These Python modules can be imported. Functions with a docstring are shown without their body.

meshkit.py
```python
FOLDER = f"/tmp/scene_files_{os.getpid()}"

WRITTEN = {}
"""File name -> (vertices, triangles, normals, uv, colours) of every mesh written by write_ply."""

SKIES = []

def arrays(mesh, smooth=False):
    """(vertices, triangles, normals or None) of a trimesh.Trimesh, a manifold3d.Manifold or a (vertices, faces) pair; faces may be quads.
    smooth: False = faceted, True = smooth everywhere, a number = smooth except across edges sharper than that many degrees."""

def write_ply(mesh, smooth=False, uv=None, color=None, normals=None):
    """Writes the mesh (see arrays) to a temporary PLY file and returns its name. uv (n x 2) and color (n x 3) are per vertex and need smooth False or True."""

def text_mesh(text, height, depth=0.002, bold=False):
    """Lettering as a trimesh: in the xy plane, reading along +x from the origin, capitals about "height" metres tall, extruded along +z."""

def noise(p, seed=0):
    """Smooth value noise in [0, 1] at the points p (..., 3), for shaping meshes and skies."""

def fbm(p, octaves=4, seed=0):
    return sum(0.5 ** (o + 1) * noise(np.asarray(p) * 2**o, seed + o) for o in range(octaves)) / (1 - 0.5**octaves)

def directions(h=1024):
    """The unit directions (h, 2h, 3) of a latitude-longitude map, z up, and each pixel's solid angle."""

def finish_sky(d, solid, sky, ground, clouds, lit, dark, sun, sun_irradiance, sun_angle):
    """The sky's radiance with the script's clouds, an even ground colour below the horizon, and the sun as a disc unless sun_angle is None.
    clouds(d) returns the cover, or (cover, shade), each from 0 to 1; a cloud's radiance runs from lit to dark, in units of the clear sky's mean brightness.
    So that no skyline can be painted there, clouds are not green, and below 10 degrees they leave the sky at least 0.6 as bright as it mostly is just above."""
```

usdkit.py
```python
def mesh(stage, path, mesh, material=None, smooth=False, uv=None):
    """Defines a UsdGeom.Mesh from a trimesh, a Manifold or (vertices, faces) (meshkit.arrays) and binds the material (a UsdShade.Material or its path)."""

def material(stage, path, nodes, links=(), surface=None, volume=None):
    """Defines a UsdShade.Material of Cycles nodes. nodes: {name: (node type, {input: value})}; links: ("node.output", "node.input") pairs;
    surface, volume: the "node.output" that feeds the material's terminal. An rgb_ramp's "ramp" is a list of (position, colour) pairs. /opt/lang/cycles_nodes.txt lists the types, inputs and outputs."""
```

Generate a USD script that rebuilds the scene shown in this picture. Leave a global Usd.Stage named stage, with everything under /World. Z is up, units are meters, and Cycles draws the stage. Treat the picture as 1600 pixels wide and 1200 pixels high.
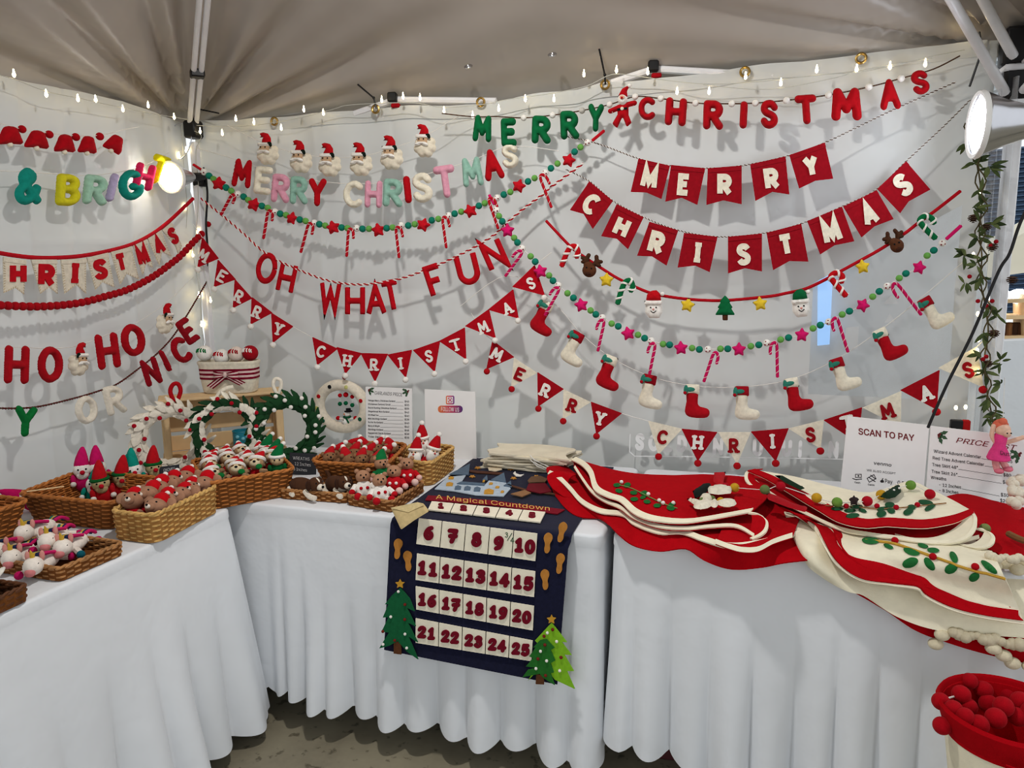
import math, random, numpy as np, trimesh, usdkit, meshkit
from pxr import Usd, UsdGeom, UsdLux, UsdShade, Sdf, Gf
from shapely.geometry import Polygon, LineString, Point, MultiPolygon, box as sbox
from shapely import affinity, union_all
from scipy.spatial import Delaunay

stage = Usd.Stage.CreateInMemory()
UsdGeom.SetStageUpAxis(stage, 'Z'); UsdGeom.SetStageMetersPerUnit(stage, 1.0)
UsdGeom.Xform.Define(stage, '/World'); UsdGeom.Scope.Define(stage, '/World/Looks')
random.seed(4); R = np.random.default_rng(7)
V = lambda *a: np.array(a, float)
sin, cos, pi = math.sin, math.cos, math.pi

# ------------------------------------------------------------------ camera (solved from the photo's vanishing points; back wall Y=0, left wall X=0)
FPX = 1150.0
def _dir(p): v = V(p[0]-800, 600-p[1], -FPX); return v/np.linalg.norm(v)
_Y = _dir((1166, 416)); _X = -_dir((-2856, 475)); _X = _X-_Y*(_X@_Y); _X /= np.linalg.norm(_X)
CM = np.stack([_X, _Y, np.cross(_X, _Y)], 0)        # world = CM @ camera axes
CAM = V(2.2298, -2.66, 1.46)
cam = UsdGeom.Camera.Define(stage, '/World/Camera')
m4 = np.eye(4); m4[:3, :3] = CM.T; m4[3, :3] = CAM
cam.AddTransformOp().Set(Gf.Matrix4d(m4.tolist()))
cam.CreateHorizontalApertureAttr(36.0); cam.CreateVerticalApertureAttr(27.0)
cam.CreateFocalLengthAttr(36.0*FPX/1600); cam.CreateClippingRangeAttr(Gf.Vec2f(0.05, 100))
cam.CreateExposureAttr(0.14)

# ------------------------------------------------------------------ light: even daylight of the hall, and a lamp head under the tent's peak
dome = UsdLux.DomeLight.Define(stage, '/World/hall_daylight')
dome.CreateIntensityAttr(0.30); dome.CreateColorAttr(Gf.Vec3f(0.93, 0.97, 1.0))
def disk(path, pos, target, rad, power, col):
    l = UsdLux.DiskLight.Define(stage, path); l.CreateRadiusAttr(rad); l.CreateIntensityAttr(power); l.CreateColorAttr(Gf.Vec3f(*col))
    z = V(*pos)-V(*target); z /= np.linalg.norm(z); x = np.cross(V(0, 1, .01), z); x /= np.linalg.norm(x); y = np.cross(z, x)
    m = np.eye(4); m[0, :3], m[1, :3], m[2, :3], m[3, :3] = x, y, z, pos
    UsdGeom.Xformable(l).AddTransformOp().Set(Gf.Matrix4d(m.tolist())); return l
disk('/World/tent_work_light', (1.55, -1.25, 2.62), (1.5, -0.75, 0.6), 0.055, 640, (1, .975, .94))

# ------------------------------------------------------------------ helpers: pixels of the photo to planes of the place
def ray(px, py): return CM @ V(px-800, 600-py, -FPX)
class Plane:
    """A real plane of the place. p(px, py, d): the point d metres in front of it along its normal, where the photo shows it at that pixel of the plane."""
    def __init__(s, o, n): s.o, s.n = V(*o), V(*n)/np.linalg.norm(n)
    def base(s, px, py): r = ray(px, py); return CAM+r*(((s.o-CAM)@s.n)/(r@s.n))
    def __call__(s, px, py, d=0.0): return s.base(px, py)+s.n*d
BW = Plane((0, 0, 0), (0, -1, 0)); LW = Plane((0, 0, 0), (1, 0, 0)); FL = Plane((0, 0, 0), (0, 0, 1)); TT = Plane((0, 0, .74), (0, 0, 1))
def wall(y): return Plane((0, y, 0), (0, -1, 0))
def lwall(x): return Plane((x, 0, 0), (1, 0, 0))
def flat(z): return Plane((0, 0, z), (0, 0, 1))
def at(px, py, **k):
    (a, v), = k.items(); i = 'XYZ'.index(a); r = ray(px, py); return CAM+r*(v-CAM[i])/r[i]

# ------------------------------------------------------------------ helpers: meshes
class MB:
    def __init__(s): s.v, s.f, s.n = [], [], 0
    def add(s, v, f):
        v = np.asarray(v, float); f = np.asarray(f, int)
        if f.shape[1] == 4: f = np.vstack([f[:, [0, 1, 2]], f[:, [0, 2, 3]]])
        s.v.append(v); s.f.append(f+s.n); s.n += len(v); return s
    def tm(s, t, M=None):
        v = np.array(t.vertices)
        if M is not None: v = v@np.asarray(M)[:3, :3].T+np.asarray(M)[:3, 3]
        return s.add(v, t.faces)
    def get(s): return np.vstack(s.v), np.vstack(s.f)
    def box(s, c, size, rz=0, bev=0.0, M=None):
        h = V(*size)/2
        b = min(bev, h.min()*.45)
        if b > 0:
            pts = []
            for sx in (-1, 1):
                for sy in (-1, 1):
                    for sz in (-1, 1):
                        q = V(sx, sy, sz)*h
                        for k in range(3): e = q.copy(); e -= V(sx, sy, sz)*b; e[k] = q[k]; pts.append(e)
            t = trimesh.convex.convex_hull(np.array(pts))
        else: t = trimesh.creation.box(size)
        v = np.array(t.vertices)
        if rz: v = v@rotz(rz).T
        if M is not None: v = v@np.asarray(M).T
        return s.add(v+V(*c), t.faces)
    def ball(s, c, r, sub=2, M=None):
        t = ICO[sub]; v = np.array(t.vertices)*np.asarray(r, float)
        if M is not None: v = v@np.asarray(M).T
        return s.add(v+np.asarray(c, float), t.faces)
    def tube(s, path, r, n=8, cap=True, closed=False, flat=1.0, up=None):
        return s.add(*tube(path, r, n, cap, closed))
    def grid(s, P, wrapu=False):
        P = np.asarray(P); nu, nv = P.shape[:2]; i = np.arange(nu*nv).reshape(nu, nv)
        a, b, c, d = i[:-1, :-1], i[1:, :-1], i[1:, 1:], i[:-1, 1:]
        f = np.stack([a, b, c, d], -1).reshape(-1, 4)
        if wrapu: f = np.vstack([f, np.stack([i[-1, :-1], i[0, :-1], i[0, 1:], i[-1, 1:]], -1).reshape(-1, 4)])
        return s.add(P.reshape(-1, 3), f)
ICO = [trimesh.creation.icosphere(k) for k in range(4)]
def rotz(a): return np.array([[cos(a), -sin(a), 0], [sin(a), cos(a), 0], [0, 0, 1]])
def rotx(a): return np.array([[1, 0, 0], [0, cos(a), -sin(a)], [0, sin(a), cos(a)]])
def roty(a): return np.array([[cos(a), 0, sin(a)], [0, 1, 0], [-sin(a), 0, cos(a)]])
def tube(path, r, n=8, cap=True, closed=False):
    P = np.asarray(path, float); m = len(P); r = np.broadcast_to(np.asarray(r, float), m)
    T = np.roll(P, -1, 0)-np.roll(P, 1, 0) if closed else np.gradient(P, axis=0)
    T /= np.maximum(np.linalg.norm(T, axis=1, keepdims=True), 1e-12)
    u = np.cross(T[0], V(0, 0, 1) if abs(T[0][2]) < .9 else V(1, 0, 0)); u /= np.linalg.norm(u)
    a = np.arange(n)/n*2*pi; rings = []
    for k in range(m):
        u = u-T[k]*(u@T[k]); u /= max(np.linalg.norm(u), 1e-12); w = np.cross(T[k], u)
        rings.append(P[k]+r[k]*(np.cos(a)[:, None]*u+np.sin(a)[:, None]*w))
    v = np.vstack(rings); f = []
    for k in range(m if closed else m-1):
        k2 = (k+1) % m
        for j in range(n): f.append((k*n+j, k*n+(j+1) % n, k2*n+(j+1) % n, k2*n+j))
    f = np.array(f); f = np.vstack([f[:, [0, 1, 2]], f[:, [0, 2, 3]]])
    if cap and not closed:
        v = np.vstack([v, P[0]-T[0]*r[0]*.5, P[-1]+T[-1]*r[-1]*.5]); c0, c1 = m*n, m*n+1
        f = np.vstack([f, [(c0, (j+1) % n, j) for j in range(n)], [(c1, (m-1)*n+j, (m-1)*n+(j+1) % n) for j in range(n)]])
    return v, f
def lathe(prof, n=24, M=None, o=(0, 0, 0)):
    """prof: (r, z) pairs from bottom to top."""
    a = np.arange(n)/n*2*pi
    P = np.array([[(r*cos(t), r*sin(t), z) for t in a] for r, z in prof])
    v = P.reshape(-1, 3); m = len(prof); f = []
    for k in range(m-1):
        for j in range(n): f.append((k*n+j, k*n+(j+1) % n, (k+1)*n+(j+1) % n, (k+1)*n+j))
    if M is not None: v = v@np.asarray(M).T
    return v+np.asarray(o, float), np.array(f)
def spline(pts, n=12, closed=False):
    P = np.asarray(pts, float); m = len(P); out = []
    g = (lambda i: P[i % m]) if closed else (lambda i: P[min(max(i, 0), m-1)])
    for i in range(m if closed else m-1):
        a, b, c, d = g(i-1), g(i), g(i+1), g(i+2)
        for k in range(n):
            t = k/n; out.append(.5*((2*b)+(-a+c)*t+(2*a-5*b+4*c-d)*t*t+(-a+3*b-3*c+d)*t**3))
    if not closed: out.append(P[-1])
    return np.array(out)
def resample(P, n):
    P = np.asarray(P, float); s = np.r_[0, np.cumsum(np.linalg.norm(np.diff(P, axis=0), axis=1))]
    t = np.linspace(0, s[-1], n) if np.ndim(n) == 0 else np.asarray(n)*s[-1]
    return np.stack([np.interp(t, s, P[:, k]) for k in range(P.shape[1])], 1)
def polys(g): return [p for p in getattr(g, 'geoms', [g]) if p.geom_type == 'Polygon' and p.area > 1e-9]
def felt(g, pl, d0, th, mb=None):
    """Cut felt: a polygon drawn on the photo, laid on plane pl as a sheet th thick, d0 in front of it."""
    mb = mb or MB()
    for p in polys(g):
        t = trimesh.creation.extrude_polygon(p, 1.0, engine='earcut'); q = np.array(t.vertices)
        f = np.array(t.faces)[:, ::-1]
        mb.add(np.array([pl(x, y, d0+z*th) for x, y, z in q]), f)
    return mb
def puff(g, pl, d0, th, step=2.2, R_=None, mb=None, back=.6):
    """Stuffed felt: like felt(), swelling to th at the middle, both ways about d0."""
    mb = mb or MB()
    for p in polys(g):
        p = p.simplify(step*.12); B = []
        for ring in [p.exterior, *p.interiors]:
            L = ring.length; n = max(8, int(L/step)); B += [ring.interpolate(k/n, normalized=True).coords[0] for k in range(n)]
        B = np.array(B); x0, y0, x1, y1 = p.bounds; I = []
        for j, y in enumerate(np.arange(y0+step*.4, y1, step*.87)):
            for x in np.arange(x0+(j % 2)*step*.5, x1, step):
                q = Point(x, y)
                if p.contains(q) and p.boundary.distance(q) > step*.55: I.append((x, y))
        I = np.array(I).reshape(-1, 2); A = np.vstack([B, I]); dist = np.array([0]*len(B)+[p.boundary.distance(Point(*q)) for q in I])
        RR = R_ or max(dist.max(), step*.6); hh = np.sqrt(np.clip(1-(1-np.minimum(dist/RR, 1))**2, 0, 1))
        tri = Delaunay(A).simplices; c = A[tri].mean(1); ok = np.array([p.contains(Point(*q)) for q in c]); tri = tri[ok]
        a = A[tri]; e1, e2 = a[:, 1]-a[:, 0], a[:, 2]-a[:, 0]; s = e1[:, 0]*e2[:, 1]-e1[:, 1]*e2[:, 0]; tri[s > 0] = tri[s > 0][:, ::-1]
        if len(I) == 0: hh = hh+0
        F = np.array([pl(x, y, d0+h*th) for (x, y), h in zip(A, hh)]); K = np.array([pl(x, y, d0-h*th*back) for (x, y), h in zip(A, hh)])
        nb, n = len(B), len(A); m = np.r_[np.arange(nb), np.arange(n, n+n-nb)]
        mb.add(np.vstack([F, K[nb:]]), np.vstack([tri, m[tri[:, ::-1]]]))
    return mb

# ------------------------------------------------------------------ helpers: scene tree
class T:
    def __init__(s, path, loc): s.path, s.loc = path, np.asarray(loc, float)
used = set()
def numbered(parent, name):
    p, k = f'{parent}/{name}', 0
    while p in used: k += 1; p = f'{parent}/{name}_{k:03d}'
    used.add(p); return p
def meta(path, label=None, cat=None, group=None, kind=None):
    pr = stage.GetPrimAtPath(path)
    for k, v in (('label', label), ('category', cat), ('group', group), ('kind', kind)):
        if v: pr.SetCustomDataByKey(k, v)
def thing(name, label, cat, loc=(0, 0, 0), M=None, group=None, kind=None):
    path = numbered('/World', name); x = UsdGeom.Xform.Define(stage, path)
    m = np.eye(4); m[3, :3] = loc
    if M is not None: m[:3, :3] = np.asarray(M).T
    x.AddTransformOp().Set(Gf.Matrix4d(m.tolist()))
    meta(path, label, cat, group, kind); t = T(path, loc); t.M = M; return t
def obj(name, mb, mat, parent=None, label=None, cat=None, group=None, kind=None, smooth=40, local=False):
    """One Mesh. World coordinates unless local; under a thing they are made relative to its base."""
    v, f = mb.get() if isinstance(mb, MB) else mb
    v = np.asarray(v, float); root = parent
    if parent is not None and not local:
        v = v-parent.loc
        if getattr(parent, 'M', None) is not None: v = v@np.asarray(parent.M)
    path = numbered(parent.path if parent is not None else '/World', name)
    usdkit.mesh(stage, path, (v, f), mat, smooth=smooth); meta(path, label, cat, group, kind)
    t = T(path, parent.loc if parent is not None else (0, 0, 0)); t.M = getattr(parent, 'M', None); return t
def copy_of(src, loc, M=None, label=None, group=None):
    was = stage.GetPrimAtPath(src.path); d = was.GetCustomData(); name = src.path.split('/')[-1]
    if name[-4:-3] == '_' and name[-3:].isdigit(): name = name[:-4]
    path = numbered('/World', name); x = UsdGeom.Xform.Define(stage, path); pr = x.GetPrim()
    pr.GetReferences().AddInternalReference(src.path); pr.SetInstanceable(True)
    m = np.eye(4); m[3, :3] = loc
    if M is not None: m[:3, :3] = np.asarray(M).T
    x.MakeMatrixXform().Set(Gf.Matrix4d(m.tolist()))
    meta(path, label or d['label'], d['category'], group or d.get('group')); return T(path, loc)
def place(t, loc, M=None):
    x = UsdGeom.Xformable(stage.GetPrimAtPath(t.path)); m = np.eye(4); m[3, :3] = loc
    if M is not None: m[:3, :3] = np.asarray(M).T
    x.GetOrderedXformOps()[0].Set(Gf.Matrix4d(m.tolist()))

def kinks(u, at_, w, a): return sum(a_*np.exp(-np.abs(u-k)/w) for k, a_ in zip(at_, np.resize(a, len(at_))))
# ------------------------------------------------------------------ materials
def lin(c): c = np.asarray(c, float)/255; return tuple(np.where(c <= .04045, c/12.92, ((c+.055)/1.055)**2.4))
def mat(name, rgb, rough=.9, var=.12, vscale=60, bump=.25, bscale=900, sheen=0.0, metal=0.0, spec=.3, bdist=.001, trans=0.0):
    c = np.array(lin(rgb))
    nodes = {'tc': ('texture_coordinate', {}), 'n': ('noise_texture', {'scale': vscale, 'detail': 3.0}),
             'r': ('rgb_ramp', {'ramp': [(.3, tuple(c*(1-var))), (.7, tuple(np.minimum(c*(1+var), 1)))]}),
             'b': ('noise_texture', {'scale': bscale, 'detail': 2.0}), 'bp': ('bump', {'strength': bump, 'distance': bdist}),
             'p': ('principled_bsdf', {'roughness': rough, 'sheen_weight': sheen, 'sheen_roughness': .5, 'metallic': metal, 'specular_ior_level': spec})}
    links = [('tc.object', 'n.vector'), ('tc.object', 'b.vector'), ('n.fac', 'r.fac'), ('r.color', 'p.base_color'), ('b.fac', 'bp.height'), ('bp.normal', 'p.normal')]
    surf = 'p.BSDF'
    if trans:
        nodes['t'] = ('translucent_bsdf', {}); nodes['mx'] = ('mix_closure', {'fac': trans}); surf = 'mx.closure'
        links += [('r.color', 't.color'), ('p.BSDF', 'mx.closure1'), ('t.BSDF', 'mx.closure2')]
    return usdkit.material(stage, '/World/Looks/'+name, nodes, links, surface=surf)
def glow(name, rgb, s):
    return usdkit.material(stage, '/World/Looks/'+name, {'e': ('emission', {'color': lin(rgb), 'strength': s})}, surface='e.emission')
_F = {}
def F(rgb):
    """Felted wool of a colour."""
    if rgb not in _F: _F[rgb] = mat('felt_%02x%02x%02x' % rgb, tuple(int(c*.96) for c in rgb), .95, .10, 90, .35, 700, .03, spec=.08)
    return _F[rgb]
RED = (180, 14, 24); DRED = (150, 10, 22); CREAM = (238, 230, 208); WHITE = (244, 240, 232); GREEN = (12, 104, 58); LGREEN = (108, 170, 80); TEAL = (22, 122, 100)
PINK = (216, 24, 104); MAG = (190, 16, 90); BROWN = (92, 58, 36); TAN = (170, 128, 96); YEL = (232, 196, 52); BLACK = (22, 22, 24); NAVY = (16, 18, 40)
M_wall = mat('white_tarp', (214, 216, 214), .7, .03, 3, .5, 6, 0, bdist=.014, trans=.22)
M_cloth = mat('white_tablecloth', (226, 229, 233), .75, .02, 4, .35, 22, .1, bdist=.006)
M_canopy = mat('grey_canopy', (166, 158, 150), .38, .06, 4, .3, 8, 0, bdist=.006, spec=.5)
M_metal = mat('white_tube', (225, 225, 228), .35, .03, 30, .05, 300, 0, spec=.5)
M_black = mat('black_plastic', (18, 18, 20), .45, .1, 50, .1, 300)
M_wire = mat('clear_wire', (190, 190, 180), .4, .05, 100, 0, 300)
M_paper = mat('paper', (240, 238, 236), .6, .01, 30, .05, 300)
M_ink = mat('ink', (40, 36, 38), .7, .05, 100, 0, 300)
M_brass = mat('brass', (170, 140, 80), .35, .1, 100, .1, 300, metal=.9)
M_silver = mat('silver_shade', (200, 200, 205), .2, .05, 10, .1, 30, metal=1.0)
M_wick = mat('honey_wicker', (178, 108, 48), .6, .3, 55, .5, 500, bdist=.002)
M_rattan = mat('pale_rattan', (206, 164, 96), .6, .28, 60, .5, 500, bdist=.002)
M_tray = mat('brown_rattan', (168, 118, 70), .6, .35, 60, .5, 500, bdist=.002)
M_dark = mat('dark_rattan', (92, 52, 24), .6, .3, 60, .5, 500, bdist=.002)
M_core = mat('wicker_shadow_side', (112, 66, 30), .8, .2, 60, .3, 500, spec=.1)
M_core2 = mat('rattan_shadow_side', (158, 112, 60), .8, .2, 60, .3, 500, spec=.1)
M_pine = mat('pine', (220, 188, 142), .7, .12, 9, .2, 60, bdist=.002)
M_string = mat('white_thread', (225, 222, 215), .8, .05, 200, 0, 300)
M_bulb = glow('warm_bulb', (255, 226, 160), 14)
M_twine = mat('brown_twine', (84, 62, 48), .9, .3, 300, .3, 900)
# ================================================================== structure
# floor
def struct(name, mb, m, label=None, smooth=40):
    return obj(name, mb, m, None, label, None, None, 'structure', smooth)
M_floor = usdkit.material(stage, '/World/Looks/concrete', {
    'tc': ('texture_coordinate', {}), 'n': ('noise_texture', {'scale': 2.2, 'detail': 8.0, 'roughness': .65}), 'r': ('rgb_ramp', {'ramp': [(.32, lin((108, 101, 84))), (.5, lin((134, 126, 106))), (.7, lin((152, 144, 121)))]}),
    's': ('noise_texture', {'scale': 26, 'detail': 4.0}), 'sr': ('rgb_ramp', {'ramp': [(.33, (.35, .33, .3)), (.40, (1, 1, 1))]}), 'mx': ('mix', {'mix_type': 'multiply', 'fac': .8}),
    'bp': ('bump', {'strength': .2, 'distance': .004}), 'p': ('principled_bsdf', {'roughness': .6, 'specular_ior_level': .35})},
    [('tc.object', 'n.vector'), ('tc.object', 's.vector'), ('n.fac', 'r.fac'), ('s.fac', 'sr.fac'), ('r.color', 'mx.color1'), ('sr.color', 'mx.color2'), ('mx.color', 'p.base_color'), ('s.fac', 'bp.height'), ('bp.normal', 'p.normal')], surface='p.BSDF')
struct('floor', MB().box((2, 0, -.05), (14, 12, .1)), M_floor, 'bare olive grey concrete floor')

# back wall: a hung white sheet with creases, a square see-through vinyl window low on its right
def fb(x, z, seed): return meshkit.fbm(np.stack([x, z, np.zeros_like(x)], -1), 3, seed)
top_px = [(306, 188), (400, 185), (500, 176), (560, 171), (640, 164), (750, 163), (800, 151), (900, 138), (960, 127), (1060, 120), (1200, 98), (1350, 84), (1500, 66), (1545, 62)]
tx = np.array([BW(*p)[0] for p in top_px]); tz = np.array([BW(*p)[2] for p in top_px])
WX0, WX1 = 0.0, 2.93
def back_y(x, z):
    b = .035*np.sin(pi*np.clip(x/3, 0, 1))*np.sin(pi*np.clip(z/2.1, 0, 1))
    c = .010*fb(x*2.2, z*1.5, 3)+.010*np.sin(x*21+2*fb(x, z*.6, 5)*6)*np.clip((z-1.4)/.7, 0, 1)+.008*(np.abs(np.sin(x*2.1+z*1.7+fb(x*.8, z*.8, 8)*4))**8)
    e = .004*np.abs(np.sin(x*5.2))**12+.004*np.abs(np.sin(z*6.1+.4))**16
    kx = kinks(x+.03*fb(x*.5, z, 21), [.22, .58, .93, 1.3, 1.66, 2.02, 2.4, 2.75], .035, [.010, -.008, .009, -.009])+kinks(z+.03*fb(x, z*.5, 22), [.55, .98, 1.40, 1.82], .03, [.008, -.006])
    return b+c-1.5*e+kx+.014
win = [(1277, 345), (1500, 330), (1490, 640), (1272, 640)]
wx = [BW(*p)[0] for p in win]; wz = [BW(*p)[2] for p in win]
HX0, HX1, HZ0 = wx[0], WX1-.06, 1.02
HZ1 = lambda x: 1.40+.24*(x-HX0)/(HX1-HX0)
def sheet(x0, x1, z0, z1f, nx, nz):
    xs = np.linspace(x0, x1, nx); P = np.zeros((nx, nz, 3))
    for i, x in enumerate(xs):
        z1 = z1f(x) if callable(z1f) else z1f
        zz = np.linspace(z0(x) if callable(z0) else z0, z1, nz); P[i, :, 0] = x; P[i, :, 2] = zz
    P[..., 1] = back_y(P[..., 0], P[..., 2]); return P
ztop = lambda x: float(np.interp(x, tx, tz))
mb = MB().grid(sheet(WX0, HX0, .02, ztop, 240, 160)).grid(sheet(HX0, WX1, .02, HZ0, 40, 40)).grid(sheet(HX0, WX1, HZ1, ztop, 40, 30)).grid(sheet(HX1, WX1, HZ0, HZ1, 6, 30))
wb = struct('wall_back', mb, M_wall, 'hung white tarpaulin back wall with soft creases', True)
def tape(mb, px0, px1, hw, d, pl=BW, n=30):
    a, b = pl(*px0), pl(*px1); up = V(0, 0, hw); P = []
    for t in np.linspace(0, 1, n): c = a+(b-a)*t; c = c+pl.n*d; P.append([c-up, c+up])
    return mb.grid(np.array(P))
# hem along the sheet's top, with eyelets
hm = []
for x in np.linspace(0.02, 2.9, 90):
    z = ztop(x); y = float(back_y(np.array([x]), np.array([z]))[0])
    hm.append([(x, y-.003, z-.045), (x, y-.006, z-.02), (x, y-.003, z+.002)])
obj('hem', MB().grid(np.array(hm)), M_wall, wb, smooth=True)
for p in [(430, 190), (588, 171), (752, 160), (946, 133), (1164, 113), (1345, 92)]:
    c = BW(*p); a = np.arange(20)/20*2*pi
    obj('eyelet', MB().tube([c+V(.014*cos(t), -.006, .014*sin(t)) for t in a], .0045, 6, closed=True), M_brass, wb, 'brass eyelet')
# clear vinyl window in the sheet
M_vinyl = usdkit.material(stage, '/World/Looks/clear_vinyl', {'t': ('transparent_bsdf', {'color': (.93, .94, .95)}), 'g': ('glossy_bsdf', {'roughness': .12, 'color': (.9, .9, .9)}), 'd': ('diffuse_bsdf', {'color': (.75, .76, .77)}),
    'tc': ('texture_coordinate', {}), 'n': ('noise_texture', {'scale': 7, 'detail': 3.0}), 'bp': ('bump', {'strength': .6, 'distance': .02}), 'fr': ('fresnel', {'IOR': 1.35}), 'mx': ('mix_closure', {}), 'm2': ('mix_closure', {'fac': .22})},
    [('tc.object', 'n.vector'), ('n.fac', 'bp.height'), ('bp.normal', 'g.normal'), ('bp.normal', 'fr.normal'), ('fr.fac', 'mx.fac'), ('t.BSDF', 'mx.closure1'), ('g.BSDF', 'mx.closure2'), ('mx.closure', 'm2.closure1'), ('d.BSDF', 'm2.closure2')], surface='m2.closure')
struct('window_1', MB().grid(sheet(HX0, HX1, HZ0, HZ1, 30, 30)), M_vinyl, 'clear vinyl window panel low on the right of the white back wall', True)

PRINT = []
# left wall
def left_x(y, z): return -(.03*np.sin(pi*np.clip(-y/3, 0, 1))*np.sin(pi*np.clip(z/2.1, 0, 1))+.022*fb(y*1.8, z*1.3, 11)+.014*np.abs(np.sin(y*4.3+1.2*z+3*fb(y, z, 4)))**8*np.clip((z-1.0)/.4, 0, 1)+.012+kinks(-y+.05*fb(y*.6, z, 31), [.16, .38, .62, .80, 1.02, 1.3, 1.7, 2.1], .024, [.015, -.011, .013, -.009])+kinks(z+.06*fb(y, z*.6, 32), [.6, .95, 1.28, 1.62, 1.86], .022, [.009, -.009]))
ys = np.linspace(0, -2.6, 300); P = np.zeros((300, 150, 3))
for i, y in enumerate(ys):
    zt = 2.085+.018*abs(sin(y*4)); P[i, :, 1] = y; P[i, :, 2] = np.linspace(.02, zt, 150)
P[..., 0] = left_x(P[..., 1], P[..., 2])
wl = struct('wall_left', MB().grid(P), M_wall, 'hung white tarpaulin left wall', True)
# faint white lettering and frame printed low on the sheet
M_faint = mat('faint_print', (243, 244, 244), .8, .01, 30, 0)
for ch, x, y in [('S', 1000, 690), ('O', 1022, 691), ('L', 1044, 692), ('D', 1066, 693), ('N', 1122, 697), ('U', 1184, 699), ('U', 1229, 700), ('I', 1250, 701), ('N', 1302, 702)]: PRINT.append((ch, x, y))
# canopy underside: four sloping panels drawn tight to the corners
PK = V(1.5, -1.5, 2.98); E0, E1, ZE = -.13, 3.13, 2.09
cs = [V(E0, .13, ZE), V(E1, .13, ZE), V(E1, -3.13, ZE), V(E0, -3.13, ZE)]
def facet(a, b, seed):
    n, m = 90, 60; P = np.zeros((n, m, 3)); nrm = np.cross(b-a, PK-a); nrm /= np.linalg.norm(nrm); nrm *= np.sign(nrm[2])
    for i, s in enumerate(np.linspace(0, 1, n)):
        for j, t in enumerate(np.linspace(0, 1, m)**1.5):
            e = a+(b-a)*s; q = e+(PK-e)*t; d = 0
            for c, o in ((a, b), (b, a)):
                w = q-c; r = np.linalg.norm(w); ang = math.acos(np.clip((w@(o-c))/(max(r, 1e-6)*np.linalg.norm(o-c)), -1, 1))
                d += (.020*sin(ang*26+seed)+.012*sin(ang*47+seed*2))*min(r/.30, 1)*math.exp(-(r/1.0)**2)*1.6
            d += .03*sin(pi*t)*sin(pi*s)-.022*math.exp(-(t/.05)**2)*(1-(2*s-1)**2)
            P[i, j] = q+nrm*(d if 0 < s < 1 else 0)
    return P
mb = MB()
for k in range(4): mb.grid(facet(cs[k], cs[(k+1) % 4], 1.3*k+.4))
cl = struct('ceiling', mb, M_canopy, 'grey underside of the pop-up tent canopy, creased towards the corners', True)
for p in [(733, 91), (864, 72)]:
    z = ray(*p); tt = (0.115*1.0)
    # eyelet in the canopy: where the ray meets the back slope
    n = np.cross(cs[1]-cs[0], PK-cs[0]); n /= np.linalg.norm(n); q = CAM+z*(((cs[0]-CAM)@n)/(z@n)); q = q+V(0, -.01, -.03)
    a = np.arange(16)/16*2*pi; obj('eyelet', MB().tube([q+V(.012*cos(t), .012*.8*sin(t), .012*.5*sin(t)) for t in a], .004, 6, closed=True), M_silver, cl, 'metal eyelet')
# tent frame: corner posts, rafters, eave trusses
def bar(a, b, r=.012, n=10): return MB().tube([a, b], r, n)
fr = thing('tent_frame', 'white steel pop-up tent frame with black corner brackets under the canopy', 'tent frame', (0, 0, 0), kind='structure')
CL, CR = V(.035, -.035, 2.07), V(2.985, -.03, 2.07)
obj('corner_post', MB().box((.035, -.035, 1.0), (.03, .03, 2.0), bev=.004), M_metal, fr)
obj('corner_post', MB().box((2.985, .0, 1.0), (.04, .04, 2.0), bev=.004), M_metal, fr)
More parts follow.
